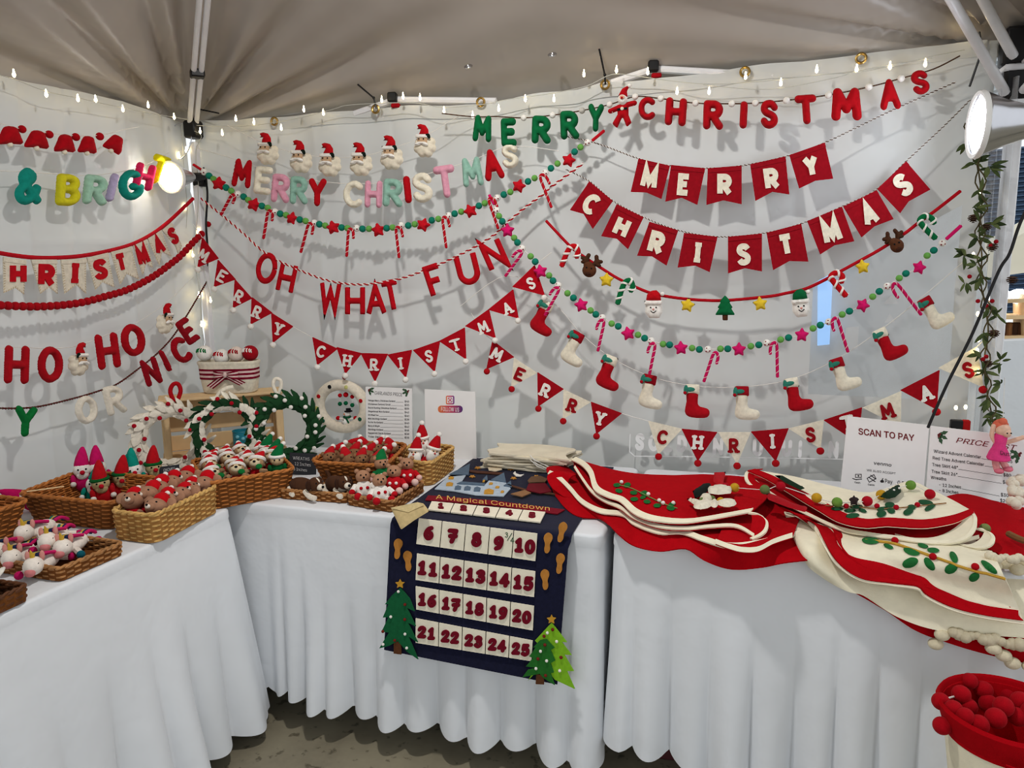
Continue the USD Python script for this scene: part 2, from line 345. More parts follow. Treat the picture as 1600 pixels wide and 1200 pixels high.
# left rafter (two tubes side by side with a black clip)
for o in (V(.009, .009, 0), V(-.009, -.009, 0)): obj('rafter', bar(CL+o+V(0, 0, .0), PK+o+V(0, 0, -.1), .010), M_metal, fr)
q = CL+(PK-V(0, 0, .1)-CL)*.155; obj('rafter_clip', MB().box(q, (.05, .05, .03), pi/4, .005), M_black, fr, 'black clip on the rafter')
obj('corner_bracket', MB().box((.035, -.035, 2.05), (.06, .06, .07), 0, .008), M_black, fr)
# right corner: tall black bracket, rafter, strut
obj('corner_bracket', MB().box((2.985, .0, 2.09), (.10, .07, .11), 0, .01).box((2.985, 0, 1.985), (.085, .06, .09), 0, .01), M_black, fr)
obj('slider_band', MB().box((2.985, 0, 2.03), (.09, .065, .02), 0, .004), M_metal, fr)
def toward(p0, px, L):   # a bar from p0 that the photo shows passing the pixel px, L long
    r = ray(*px); r /= np.linalg.norm(r); dv = V(-.6, -.6, .5) if px[0] < 1590 else V(.05, -1, .1)
    best = min((CAM+r*t for t in np.linspace(.8, 4, 300)), key=lambda q: -((q-p0)@dv)/(np.linalg.norm(q-p0)*np.linalg.norm(dv)+1e-9)); u = (best-p0)/np.linalg.norm(best-p0); return p0+u*L
s0 = V(2.95, -.02, 1.96); obj('strut', bar(s0, toward(s0, (1487, 0), 1.0), .014), M_metal, fr)
s0 = V(2.96, -.03, 2.06); obj('rafter', bar(s0, toward(s0, (1536, 0), 1.2), .014), M_metal, fr)
s0 = V(2.99, -.04, 1.96); obj('eave_bar', bar(s0, s0+V(.02, -1.2, .25), .012), M_metal, fr)
s0 = V(2.985, -.04, 2.04); obj('eave_bar', bar(s0, s0+V(.02, -1.2, .1), .006), M_metal, fr)
# scissor truss of the back eave, its tops showing above the sheet
for (pt, pl_, pr_) in [((617, 156), (560, 176), (760, 158)), ((1022, 108), (930, 138), (1190, 118))]:
    w = wall(.03); a, b, c = w(*pt), w(*pl_), w(*pr_)
    for e in (b, c):
        u = e-a; mbx = MB().tube([a, a+u*1.1], .013, 8); obj('truss_bar', mbx, M_metal, fr)
    k = w(pt[0], pt[1]-2); obj('truss_joint', MB().box(k+V(0, -.02, 0), (.036, .03, .036), .2, .005), M_black, fr, 'black square joint of the eave truss')
    obj('joint_pad', MB().box(k+V(.01, -.015, -.03), (.034, .02, .016), .2, .004), F(DRED), fr, 'dark red pad under the joint')

# what stands beyond the tent, seen past its right corner and through the vinyl
M_corr = mat('corrugated_metal', (196, 202, 206), .4, .08, 3, .1, 30, metal=.2)
M_blue = mat('blue_corrugated', (70, 92, 120), .5, .1, 3, .1, 30)
def corr(x0, x1, y, z0, z1, n, amp, slant=0):
    P = []
    for k in range(n*4+1):
        t = k/(n*4); zz = z0+(z1-z0)*t; o = amp*(1 if (k % 4) < 2 else -1)
        P.append([(x0, y+o, zz), (x1, y+o, zz+slant)])
    return MB().grid(np.array(P))
obj('hall_wall', corr(2.6, 8, 4.8, 2.25, 4.6, 40, .02, .9), M_corr, None, 'pale corrugated metal hall roof beyond the tent', None, None, 'structure', False)
obj('hall_wall', corr(2.6, 8, 4.7, .9, 2.3, 36, .02, .35), M_blue, None, 'blue grey corrugated metal hall wall beyond the tent', None, None, 'structure', False)
# ------------------------------------------------------------------ a stroke alphabet: each letter is a set of lines in a box one unit high
def arc(cx, cy, rx, ry, a0, a1, n=10): return [(cx+rx*cos(math.radians(a)), cy+ry*sin(math.radians(a))) for a in np.linspace(a0, a1, n)]
GL = {
 'A': (.72, [[(0, 0), (.36, 1), (.72, 0)], [(.14, .36), (.58, .36)]]), 'B': (.62, [[(0, 0), (0, 1), (.3, 1)]+arc(.3, .77, .27, .23, 90, -90)+[(.05, .54)], [(.3, .54)]+arc(.32, .27, .3, .27, 90, -90)+[(0, 0)]]),
 'C': (.7, [arc(.4, .5, .4, .5, 48, 312, 16)]), 'E': (.55, [[(.55, 1), (0, 1), (0, 0), (.55, 0)], [(0, .52), (.46, .52)]]), 'F': (.55, [[(.55, 1), (0, 1), (0, 0)], [(0, .52), (.44, .52)]]),
 'G': (.74, [arc(.4, .5, .4, .5, 48, 330, 16)+[(.76, .44), (.48, .44)]]), 'H': (.66, [[(0, 0), (0, 1)], [(.66, 0), (.66, 1)], [(0, .5), (.66, .5)]]), 'I': (.0, [[(0, 0), (0, 1)]]),
 'M': (.84, [[(0, 0), (.08, 1), (.42, .3), (.76, 1), (.84, 0)]]), 'N': (.66, [[(0, 0), (0, 1), (.66, 0), (.66, 1)]]), 'O': (.74, [arc(.37, .5, .37, .5, 0, 360, 25)]),
 'R': (.62, [[(0, 0), (0, 1), (.32, 1)]+arc(.32, .74, .28, .26, 90, -90)+[(.02, .48)], [(.26, .48), (.62, 0)]]), 'S': (.6, [spline([(.58, .82), (.46, .97), (.28, 1), (.1, .93), (.04, .74), (.16, .58), (.42, .46), (.56, .3), (.52, .1), (.32, 0), (.14, .03), (.02, .18)], 4)]),
 'T': (.7, [[(0, 1), (.7, 1)], [(.35, 1), (.35, 0)]]), 'U': (.66, [[(0, 1), (0, .33)]+arc(.33, .33, .33, .33, 180, 360, 12)+[(.66, 1)]]), 'W': (.9, [[(0, 1), (.2, 0), (.45, .7), (.7, 0), (.9, 1)]]),
 'Y': (.66, [[(0, 1), (.33, .48), (.66, 1)], [(.33, .48), (.33, 0)]]), '&': (.72, [spline([(.7, .02), (.45, .3), (.16, .68), (.16, .88), (.32, 1), (.48, .88), (.45, .72), (.12, .42), (.02, .22), (.12, .03), (.34, 0), (.56, .16), (.68, .42)], 4)]),
 '0': (.6, [arc(.3, .5, .3, .5, 0, 360, 21)]), '1': (.4, [[(.04, .8), (.24, 1), (.24, 0)], [(.02, 0), (.44, 0)]]), '2': (.58, [spline([(.02, .76), (.1, .94), (.3, 1), (.5, .9), (.52, .7), (.36, .42), (.02, .02)], 4).tolist()+[(.58, .02)]]),
 '3': (.56, [spline([(.04, .86), (.26, 1), (.5, .88), (.46, .64), (.24, .54)], 4), spline([(.24, .54), (.5, .46), (.54, .18), (.28, 0), (.02, .13)], 4)]), '4': (.6, [[(.44, 0), (.44, 1), (0, .3), (.62, .3)]]),
 '5': (.56, [[(.52, 1), (.1, 1), (.06, .56)]+spline([(.06, .56), (.3, .64), (.54, .5), (.54, .18), (.3, 0), (.02, .1)], 4).tolist()]), '6': (.58, [spline([(.5, .96), (.26, .86), (.06, .52), (.04, .26), (.26, 0), (.5, .1), (.54, .36), (.34, .54), (.1, .42)], 4)]),
 '7': (.58, [[(0, 1), (.58, 1), (.24, 0)], [(.08, .5), (.56, .5)]]), '8': (.56, [arc(.28, .76, .22, .23, 0, 360, 17), arc(.28, .26, .28, .27, 0, 360, 17)]), '9': (.58, [spline([(.5, .58), (.3, .46), (.06, .58), (.06, .86), (.3, 1), (.52, .86), (.52, .5), (.38, .14), (.1, .02)], 4)]),
 '/': (.4, [[(0, 0), (.4, 1)]])}
def glyph(ch, cx, cy, h, ang=0, sw=.22, wx=1.0, cap='round', serif=0.0, skew=0.0):
    """The letter as a polygon in photo pixels: cx, cy its middle, h its height, ang clockwise, sw the stroke's width in letter heights."""
    w, S = GL[ch]; k = 1-sw; L = []
    cs = {'round': 1, 'flat': 2, 'square': 3}[cap]
    for s in S:
        s = [(x*k, y*k) for x, y in s]; g = LineString(s)
        L.append(g.buffer(sw/2, quad_segs=4, cap_style=cs, join_style=1 if cap == 'round' else 2))
        if serif and ch not in 'OSCG&':
            for e in (s[0], s[-1]):
                if e[1] < .02 or e[1] > k-.02: L.append(LineString([(e[0]-serif, e[1]), (e[0]+serif, e[1])]).buffer(sw*.38, quad_segs=3, cap_style=cs))
    if serif and ch in 'I': pass
    g = union_all(L); g = affinity.translate(g, -w*k/2, -k/2)
    a = math.radians(ang); c, s = cos(a), sin(a)
    return affinity.affine_transform(g, [h*wx*c, h*(s+skew*c), h*wx*s, -h*(c-skew*s), cx, cy]).simplify(h*.006)
def pxpoly(pts): 
    g = Polygon(pts); return g if g.is_valid else g.buffer(0)
def path3(pl, pts, d, n=8):
    s = spline(pts, n) if len(pts) > 2 else np.array(pts, float)
    dd = np.interp(np.linspace(0, 1, len(s)), np.linspace(0, 1, len(d)), d) if np.ndim(d) else [d]*len(s)
    return np.array([pl(x, y, q) for (x, y), q in zip(s, dd)])
def local(pl, cx, cy, h, ang=0, wx=1.0):
    """Drawing frame: (u right, v up) in units of h pixels about (cx, cy) -> photo pixels."""
    a = math.radians(ang); c, s = cos(a), sin(a)
    return lambda u, v: (cx+h*(u*wx*c+v*s), cy+h*(u*wx*s-v*c))
def shape(fr, pts): return pxpoly([fr(u, v) for u, v in pts])
def blob(fr, u, v, ru, rv, n=18, a=0): return shape(fr, [(u+ru*cos(t)*cos(a)-rv*sin(t)*sin(a), v+ru*cos(t)*sin(a)+rv*sin(t)*cos(a)) for t in np.arange(n)/n*2*pi])
def mpp(pl, x, y): return np.linalg.norm(pl(x, y+1)-pl(x, y))           # metres to a pixel there
def star_pts(r1=1, r2=.5, n=5, a0=90): return [((r1 if k % 2 == 0 else r2)*cos(math.radians(a0+180/n*k)), (r1 if k % 2 == 0 else r2)*sin(math.radians(a0+180/n*k))) for k in range(2*n)]
def rope(path, r, pitch, mats, t, name='cord', n=5, coils=2):
    """Two-coloured twisted cord: coils strands wound about the path."""
    P = resample(path, max(12, int(np.linalg.norm(np.diff(path, axis=0), axis=1).sum()/pitch*8))); T_ = np.gradient(P, axis=0); T_ /= np.linalg.norm(T_, axis=1)[:, None]
    u = np.cross(T_, V(0.3, 1, .2)); u /= np.linalg.norm(u, axis=1)[:, None]; w = np.cross(T_, u); ph = np.arange(len(P))/8*2*pi
    for c in range(coils):
        a = ph+c*2*pi/coils; Q = P+r*.55*(np.cos(a)[:, None]*u+np.sin(a)[:, None]*w)
        obj(name, MB().tube(Q, r*.62, n), mats[c % len(mats)], t)
COLN = {RED: 'red', GREEN: 'green', CREAM: 'cream', PINK: 'pink'}

GL['D'] = (.62, [[(0, 0), (0, 1), (.24, 1)]+arc(.24, .5, .38, .5, 90, -90, 12)+[(0, 0)]]); GL['L'] = (.5, [[(0, 1), (0, 0), (.5, 0)]])
obj('faint_lettering', (lambda m: [felt(glyph(c, x, y, 27, 3, .26, .8), BW, .006, .0008, m) for c, x, y in PRINT] and m)(MB()), M_faint, wb)
obj('faint_frame', felt(LineString([(1330, 717), (1100, 713), (992, 712), (984, 705), (985, 678)]).buffer(.7), BW, .006, .0008), M_faint, wb)
# ================================================================== garlands on the back wall
# 1. MERRY in green, CHRISTMAS in red, with white wool balls and a small Santa between
D1 = .07
g = thing('letter_garland', 'stuffed letter garland, green MERRY and red CHRISTMAS, topmost on the right of the back wall', 'garland', BW(1100, 170, D1), group=None)
beads = [(787, 188), (827, 190), (871, 186), (916, 179), (958, 170), (997, 158), (1036, 161), (1089, 168), (1144, 169), (1180, 168), (1227, 164), (1291, 156), (1352, 144), (1401, 131)]
pth = [(702, 183), (748, 188)]+beads+[(1450, 117), (1490, 97)]
obj('cord', MB().tube(path3(BW, pth, D1, 5), .0022, 5), M_twine, g)
for c, x, y, h, a, w in [('M', 764, 206, 41, 4, .8), ('E', 804, 212, 44, -2, .8), ('R', 854, 208, 43, 2, .95), ('R', 897, 201, 44, -2, .9), ('Y', 937, 190, 43, 2, .75)]:
    obj('letter', puff(glyph(c, x, y, h, a, .27, w), BW, D1, .016), F(GREEN), g, 'green letter '+c)
for c, x, y, h, a, w in [('C', 1015, 176, 36, 0, .95), ('H', 1059, 181, 43, 4, 1), ('R', 1116, 186, 45, 2, .95), ('I', 1162, 186, 42, 3, 1), ('S', 1201, 185, 44, -2, .9), ('T', 1257, 178, 45, -4, .95), ('M', 1318, 170, 50, -1, 1.05), ('A', 1384, 155, 47, -4, .85), ('S', 1430, 137, 37, -14, 1.05)]:
    obj('letter', puff(glyph(c, x, y, h, a, .27, w), BW, D1, .016), F(RED), g, 'red letter '+c)
for x, y in beads[1:4]+beads[3:]: obj('wool_ball', MB().ball(BW(x, y, D1), .0105, 2), F(WHITE), g)
fr = local(BW, 979, 174, 62, 2)
sa = obj('santa_figure', puff(union_all([shape(fr, [(-.11, .02), (.11, .02), (.12, -.2), (.2, -.38), (.12, -.46), (.03, -.25), (-.03, -.25), (-.13, -.5), (-.22, -.42), (-.1, -.2)]).buffer(1.5), LineString([fr(-.3, -.12), fr(0, .02), fr(.28, .1)]).buffer(4)]), BW, D1+.01, .014), F(RED), g, 'small red Santa doll')
obj('head', puff(blob(fr, 0, .16, .12, .14), BW, D1+.022, .014), F(WHITE), sa); obj('face', felt(blob(fr, 0, .19, .06, .05), BW, D1+.034, .004), F((224, 170, 140)), sa)
obj('nose', MB().ball(BW(*fr(0, .17), D1+.04), .004, 1), F(RED), sa)
obj('hat', puff(shape(fr, [(-.12, .22), (.12, .22), (.1, .36), (.16, .48), (.12, .5), (-.02, .42)]), BW, D1+.022, .012), F(RED), sa); obj('pom_pom', MB().ball(BW(*fr(.16, .5), D1+.022), .007, 1), F(WHITE), sa)
obj('belt', felt(shape(fr, [(-.12, -.07), (.12, -.03), (.12, -.08), (-.12, -.12)]), BW, D1+.021, .004), F(BLACK), sa); obj('buckle', MB().ball(BW(*fr(0, -.07), D1+.026), (.006, .003, .006), 1), F(CREAM), sa)
for q in (fr(-.27, -.11), fr(.25, .09)): obj('cuff', MB().ball(BW(*q, D1+.01), .008, 1), F(WHITE), sa)

# 2. six Santa heads on a thread
D2 = .06
g2 = thing('santa_head_garland', 'thread garland of six felt Santa heads, upper left of the back wall', 'garland', BW(550, 240, D2))
def santa_head(par, pl, x, y, h, D, wx=1.0, mir=1, name='santa_head'):
    fr0 = local(pl, x, y, h, 0, wx); fr = lambda u, v: fr0(u*mir, v)
    m = mpp(pl, x, y)*h
    s = obj(name, puff(union_all([blob(fr, u, v, .15, .15) for u, v in [(-.13, -.06), (.2, -.04), (-.17, -.24), (.22, -.22), (-.05, -.36), (.12, -.36), (.02, -.2), (.02, -.02)]]), pl, D, m*.2), F((236, 226, 204)), par)
    obj('face', puff(shape(fr, [(-.14, .08), (.17, .08), (.16, -.1), (0, -.16), (-.13, -.1)]), pl, D+m*.19, m*.06), F((196, 160, 124)), s)
    for u in (-.06, .08): obj('eye', MB().ball(pl(*fr(u, .02), D+m*.26), m*.022, 1), F(BLACK), s)
    obj('moustache', puff(union_all([blob(fr, -.09, -.12, .12, .06, a=.35), blob(fr, .1, -.12, .12, .06, a=-.35)]), pl, D+m*.24, m*.06), F(WHITE), s)
    obj('hat', puff(shape(fr, [(-.15, .13), (.18, .13), (.17, .32), (.08, .46), (-.08, .5), (-.18, .46), (-.13, .38), (-.2, .34), (-.05, .34)]), pl, D+m*.1, m*.12), F((184, 16, 26)), s)
    obj('hat_band', puff(shape(fr, [(-.17, .15), (.2, .15), (.2, .07), (-.17, .07)]).buffer(h*.02), pl, D+m*.2, m*.06), F(WHITE), s)
    obj('holly_leaf', puff(union_all([blob(fr, .2, .14, .07, .05), blob(fr, .24, .08, .05, .06)]), pl, D+m*.24, m*.03), F((20, 30, 22)), s); return s
for x, y, h in [(432, 236, 49), (483, 248, 50), (527, 253, 51), (575, 252, 51), (622, 242, 52), (673, 224, 50)]: santa_head(g2, BW, x, y, h, D2)
obj('cord', MB().tube(path3(BW, [(370, 200), (432, 229), (483, 244), (527, 249), (575, 248), (622, 236), (673, 217), (720, 190), (750, 178)], D2, 5), .0013, 5), M_string, g2)

# 3. MERRY CHRISTMAS in red, cream, pink and mint
D3 = .07; MINT = (146, 188, 170); LP = (226, 158, 178)
g3 = thing('letter_garland', 'MERRY CHRISTMAS letter garland in red, cream, pink and mint, below the Santa heads', 'garland', BW(600, 290, D3))
cn = {RED: 'red', CREAM: 'cream', LP: 'pink', MINT: 'mint'}
for c, x, y, h, a, w, col in [('M', 396, 274, 44, 8, .75, RED), ('E', 428, 285, 43, 6, .95, CREAM), ('R', 455, 297, 44, 5, .9, LP), ('R', 483, 300, 43, 2, .9, MINT), ('Y', 511, 303, 43, 2, .85, RED), ('C', 566, 306, 42, 3, .95, CREAM), ('H', 597, 306, 42, 2, .85, LP), ('R', 627, 304, 43, 3, 1, MINT), ('I', 649, 299, 42, -6, 1, RED), ('S', 672, 296, 46, -6, 1, CREAM), ('T', 707, 287, 50, -8, .85, LP), ('M', 748, 272, 45, -7, .8, MINT), ('A', 779, 261, 48, -12, .8, RED), ('S', 806, 248, 38, -6, 1, CREAM)]:
    obj('letter', puff(glyph(c, x, y, h, a, .25, w), BW, D3, .014), F(col), g3, cn[col]+' letter '+c)
obj('cord', MB().tube(path3(BW, [(325, 235), (396, 256), (455, 278), (511, 286), (566, 290), (627, 287), (672, 277), (748, 254), (806, 233), (880, 240)], D3-.004, 5), .0014, 5), M_string, g3)

# 4, 7. wool bead garlands with stars and candy canes
def cane(par, pl, p0, p1, D, col, hook=1, w=4.6, name='candy_cane', stripe=WHITE, nst=7, end=None):
    """p0 the top, p1 the long end, hook side."""
    a, b = V(*p0), V(*p1); L = np.linalg.norm(b-a); e = (b-a)/L; s = V(e[1], -e[0])*hook*(-1)
    s = V(-e[1], e[0])*(1 if hook > 0 else -1)*-1
    pts = [b, a+(b-a)*.5, a+e*L*.1, a+s*L*.05-e*L*.02, a+s*L*.14+e*L*.02, a+s*L*.19+e*L*.14, a+s*L*.2+e*L*.32] if end is None else end
    P = path3(pl, [tuple(p) for p in pts], D, 6); m = mpp(pl, *p0); r = m*w/2
    c = obj(name, MB().tube(P, r, 8), F(col), par)
    Q = resample(P, nst*10+1); T_ = np.gradient(Q, axis=0); T_ /= np.linalg.norm(T_, axis=1)[:, None]; u = np.cross(T_, pl.n); u /= np.linalg.norm(u, axis=1)[:, None]; ww = np.cross(T_, u); ph = np.arange(len(Q))/10*2*pi
    obj('stripe', MB().tube(Q+(r*1.0)*(np.cos(ph)[:, None]*u+np.sin(ph)[:, None]*ww), r*(.16 if w < 6 else .42), 5), F(stripe), c)
def bead_garland(t, pl, D, items, cols, ends):
    pts = [(x, y) for k, x, y in items]
    obj('cord', MB().tube(path3(pl, [ends[0][0]]+pts+[ends[1][0]], D, 3), .0016, 5), M_string, t)
    for a, b in ends: obj('cord_end', MB().tube(path3(pl, [a, b], D), .0055, 7), F(cols['s']), t)
    for k, x, y in items:
        c = pl(x, y, D); m = mpp(pl, x, y)
        if k == 't': obj('wool_bead', MB().ball(c, m*5.3, 2), F(TEAL), t, 'dark green bead')
        if k == 'g': obj('wool_bead', MB().ball(c, m*5.0, 2), F(LGREEN), t, 'light green bead')
        if k == 'w':
            b = obj('wool_bead', MB().ball(c, m*5.4, 2), F(WHITE), t, 'white bead with red dots')
            for dx, dy in ((-.3, .4), (.5, -.3), (-.45, -.5)): obj('dot', MB().ball(c+m*5.0*V(dx, -.75 if pl is BW else 0, dy), m*1.3, 1), F((120, 20, 40)), b)
        if k in 'sS':
            fr = local(pl, x, y, 9.6 if k == 's' else 9, R.uniform(-25, 25), 1 if k == 's' else .8)
            obj('star', puff(shape(fr, star_pts(1.05, .58)).buffer(1.2), pl, D, m*7, 2.0), F(cols['s']), t)
D4 = .075
g4 = thing('bead_garland', 'green bead garland with red stars and red candy canes, left of the back wall', 'garland', BW(600, 350, D4), group=None)
it4 = [('w', 338, 272), ('t', 346, 278), ('g', 353, 283), ('s', 361, 290), ('t', 372, 296), ('g', 380, 301), ('w', 390, 306), ('t', 399, 310), ('g', 406, 315), ('s', 415, 322), ('t', 427, 324), ('g', 436, 327), ('w', 447, 333), ('t', 455, 336), ('g', 464, 338), ('S', 473, 343), ('t', 485, 345), ('g', 494, 347), ('w', 507, 350), ('t', 515, 352), ('g', 524, 354), ('s', 536, 357), ('t', 549, 357), ('g', 558, 358), ('w', 572, 358), ('t', 581, 359), ('g', 591, 359), ('s', 605, 361), ('t', 618, 358), ('g', 627, 357), ('w', 640, 354), ('t', 651, 354), ('g', 661, 352), ('s', 674, 353), ('t', 687, 346), ('g', 697, 344), ('w', 713, 339), ('t', 722, 336), ('g', 732, 333), ('s', 746, 332), ('t', 759, 324), ('g', 768, 320), ('w', 787, 312), ('t', 797, 307), ('g', 807, 303), ('s', 820, 294), ('t', 834, 287), ('g', 844, 282), ('w', 860, 274), ('t', 869, 267), ('g', 879, 260), ('s', 896, 255), ('t', 905, 242), ('g', 914, 235), ('w', 925, 228)]
bead_garland(g4, BW, D4, it4, {'s': (196, 20, 34)}, [((322, 261), (336, 270)), ((932, 225), (950, 210))])
for a, b in [((384, 307), (367, 338)), ((439, 332), (432, 374)), ((501, 351), (489, 395)), ((562, 360), (559, 401)), ((634, 358), (639, 403)), ((705, 343), (711, 388)), ((775, 315), (790, 359)), ((853, 280), (871, 327))]: cane(g4, BW, a, b, D4+.012, (182, 20, 34))
D7 = .085
g7 = thing('bead_garland', 'green bead garland with pink stars and pink candy canes, right of the back wall', 'garland', BW(1110, 500, D7))
it7 = [('w', 787, 331), ('g', 791, 340), ('t', 796, 348), ('s', 804, 362), ('g', 814, 373), ('t', 819, 380), ('w', 826, 389), ('g', 839, 401), ('t', 846, 409), ('s', 854, 424), ('g', 867, 430), ('t', 873, 438), ('w', 881, 445), ('g', 895, 457), ('t', 904, 464), ('s', 916, 475), ('g', 930, 483), ('t', 938, 489), ('w', 948, 494), ('g', 962, 503), ('t', 972, 507), ('s', 987, 518), ('g', 1002, 520), ('t', 1012, 525), ('w', 1022, 529), ('g', 1040, 534), ('t', 1050, 535), ('s', 1067, 540), ('g', 1084, 540), ('t', 1095, 542), ('w', 1108, 542), ('g', 1127, 541), ('t', 1138, 541), ('s', 1155, 542), ('g', 1173, 537), ('t', 1185, 535), ('w', 1197, 532), ('g', 1218, 527), ('t', 1230, 524), ('s', 1250, 520), ('g', 1267, 510), ('t', 1278, 505), ('w', 1291, 500), ('g', 1311, 489), ('t', 1322, 484), ('s', 1342, 475), ('g', 1357, 462), ('t', 1367, 454), ('w', 1379, 446), ('g', 1397, 434), ('t', 1407, 427), ('s', 1427, 418), ('g', 1439, 400), ('t', 1449, 392), ('w', 1462, 381)]
bead_garland(g7, BW, D7, it7, {'s': PINK}, [((776, 308), (784, 322)), ((1468, 375), (1490, 355))])
for a, b, h in [((828, 396), (802, 431), -1), ((884, 451), (862, 490), -1), ((952, 499), (942, 544), -1), ((1029, 534), (1020, 579), -1), ((1117, 546), (1102, 590), 1), ((1212, 532), (1213, 583), -1), ((1303, 494), (1319, 545), -1), ((1392, 441), (1429, 489), -1)]: cane(g7, BW, a, b, D7+.012, (200, 22, 88), h)

# 5. OH WHAT FUN on candy-striped cord
D5 = .062
g5 = thing('letter_garland', 'red felt letter garland reading OH WHAT FUN on a red and white twisted cord', 'garland', BW(600, 440, D5))
p5 = [(330, 312), (365, 340), (400, 370), (420, 389), (444, 405), (477, 420), (515, 435), (547, 442), (580, 444), (612, 440), (637, 435), (675, 422), (710, 407), (750, 387), (782, 367), (800, 350), (827, 327), (857, 305), (865, 297), (917, 259)]
rope(path3(BW, p5, D5, 5), .0042, .028, [F(RED), F(WHITE)], g5)
for c, x, y, h, a, w in [('O', 430, 419, 49, 10, .72), ('H', 461, 434, 52, 12, .62), ('W', 528, 462, 50, 2, .62), ('H', 566, 469, 51, 0, .72), ('A', 598, 468, 50, -3, .7), ('T', 622, 462, 51, -11, .7), ('F', 690, 438, 52, -18, .75), ('U', 739, 419, 52, -14, .8), ('N', 780, 398, 50, -24, .8)]:
    obj('letter', puff(glyph(c, x, y, h, a, .185, w/.85, 'flat'), BW, D5-.004, .010), F((186, 12, 26)), g5, 'letter '+c)

# 6, 12. pennant buntings
def pennant(t, pl, D, tri, ch, lc, pom, col, lcol, pcol, h=19, a=0, pr=4.6, wx=1.0, sw=.2, serif=.14):
    c = np.mean(tri, 0); f = obj('pennant', felt(pxpoly(tri).buffer(.6), pl, D, .003), F(col), t, ('red' if col[1] < 100 else 'cream')+' pennant with letter '+ch)
    obj('letter', felt(glyph(ch, lc[0], lc[1], h, a, sw, wx, 'round', serif), pl, D+.003, .0035), F(lcol), f)
    if pom: obj('pom_pom', MB().ball(pl(*pom, D+.002), mpp(pl, *pom)*pr, 2), F(pcol), f)
def tri_angle(tri): return math.degrees(math.atan2(tri[1][1]-tri[0][1], tri[1][0]-tri[0][0]))
D6 = .075
g6 = thing('pennant_bunting', 'all-red triangular pennant bunting reading MERRY CHRISTMAS, with white pom-poms', 'bunting', BW(600, 530, D6))
q6 = [('M', (336, 373), (360, 404), (329, 417), (338, 400)), ('E', (360, 407), (386, 436), (354, 447), (366, 431)), ('R', (386, 437), (411, 465), (383, 479), (392, 462)), ('R', (412, 464), (442, 487), (410, 504), (420, 486)), ('Y', (442, 488), (474, 508), (444, 532), (453, 512)),
      ('C', (505, 525), (542, 542), (512, 566), (518, 546)), ('H', (542, 540), (579, 549), (555, 579), (558, 560)), ('R', (579, 549), (619, 550), (600, 591), (599, 566)), ('I', (620, 551), (656, 544), (647, 585), (640, 564)), ('S', (659, 544), (699, 530), (691, 576), (683, 553)), ('T', (699, 530), (737, 510), (739, 557), (724, 536)), ('M', (739, 507), (774, 482), (784, 525), (766, 509)), ('A', (774, 482), (811, 452), (819, 495), (803, 480)), ('S', (811, 447), (844, 415), (859, 460), (839, 442))]
for ch, a, b, c, l in q6:
    an = tri_angle((a, b)); pennant(g6, BW, D6, [a, b, c], ch, l, (c[0]-.3, c[1]+4), RED[:1]+(12, 28), WHITE, WHITE, 19, an*.6, 4.7, .9)
obj('cord', MB().tube(path3(BW, [(322, 352)]+[p for q in q6 for p in (q[1], q[2])]+[(870, 395)], D6+.001, 2), .0014, 5), M_string, g6)
D12 = .06
g12 = thing('pennant_bunting', 'alternating red and cream triangular pennant bunting reading MERRY CHRISTMAS, with red pom-poms', 'bunting', BW(1150, 640, D12))
q12 = [('M', (778, 530), (810, 555), (769, 573), (785, 551), 1), ('E', (811, 557), (845, 579), (807, 600), (819, 581), 0), ('R', (847, 579), (886, 604), (848, 630), (859, 606), 1), ('R', (887, 605), (927, 624), (886, 649), (900, 629), 0), ('Y', (929, 624), (975, 641), (937, 672), (943, 649), 1), ('C', (1017, 653), (1067, 665), (1032, 703), (1038, 677), 0), ('H', (1068, 665), (1121, 670), (1092, 713), (1092, 685), 1), ('R', (1124, 670), (1172, 670), (1152, 717), (1147, 690), 0), ('I', (1174, 669), (1230, 664), (1211, 713), (1206, 683), 1), ('S', (1232, 664), (1284, 651), (1279, 694), (1264, 673), 0), ('T', (1285, 651), (1342, 632), (1336, 685), (1320, 655), 1), ('M', (1345, 632), (1402, 607), (1401, 660), (1381, 637), 0), ('A', (1402, 605), (1460, 575), (1456, 634), (1440, 609), 1), ('S', (1460, 571), (1517, 539), (1527, 600), (1504, 574), 0)]
for ch, a, b, c, l, k in q12:
    an = tri_angle((a, b)); s = np.interp(l[0], [780, 1500], [1, 1.25])
    pennant(g12, BW, D12, [a, b, c], ch, l, (c[0], c[1]+4), (160, 12, 26) if k else CREAM, WHITE if k else (150, 16, 26), (176, 16, 26), 20*s, an*.7, 4.8*s, .95, .22, .12)
obj('cord', MB().tube(path3(BW, [(745, 488), (762, 515)]+[p for q in q12 for p in (q[1], q[2])]+[(1535, 520)], D12+.001, 2), .0014, 5), M_string, g12)

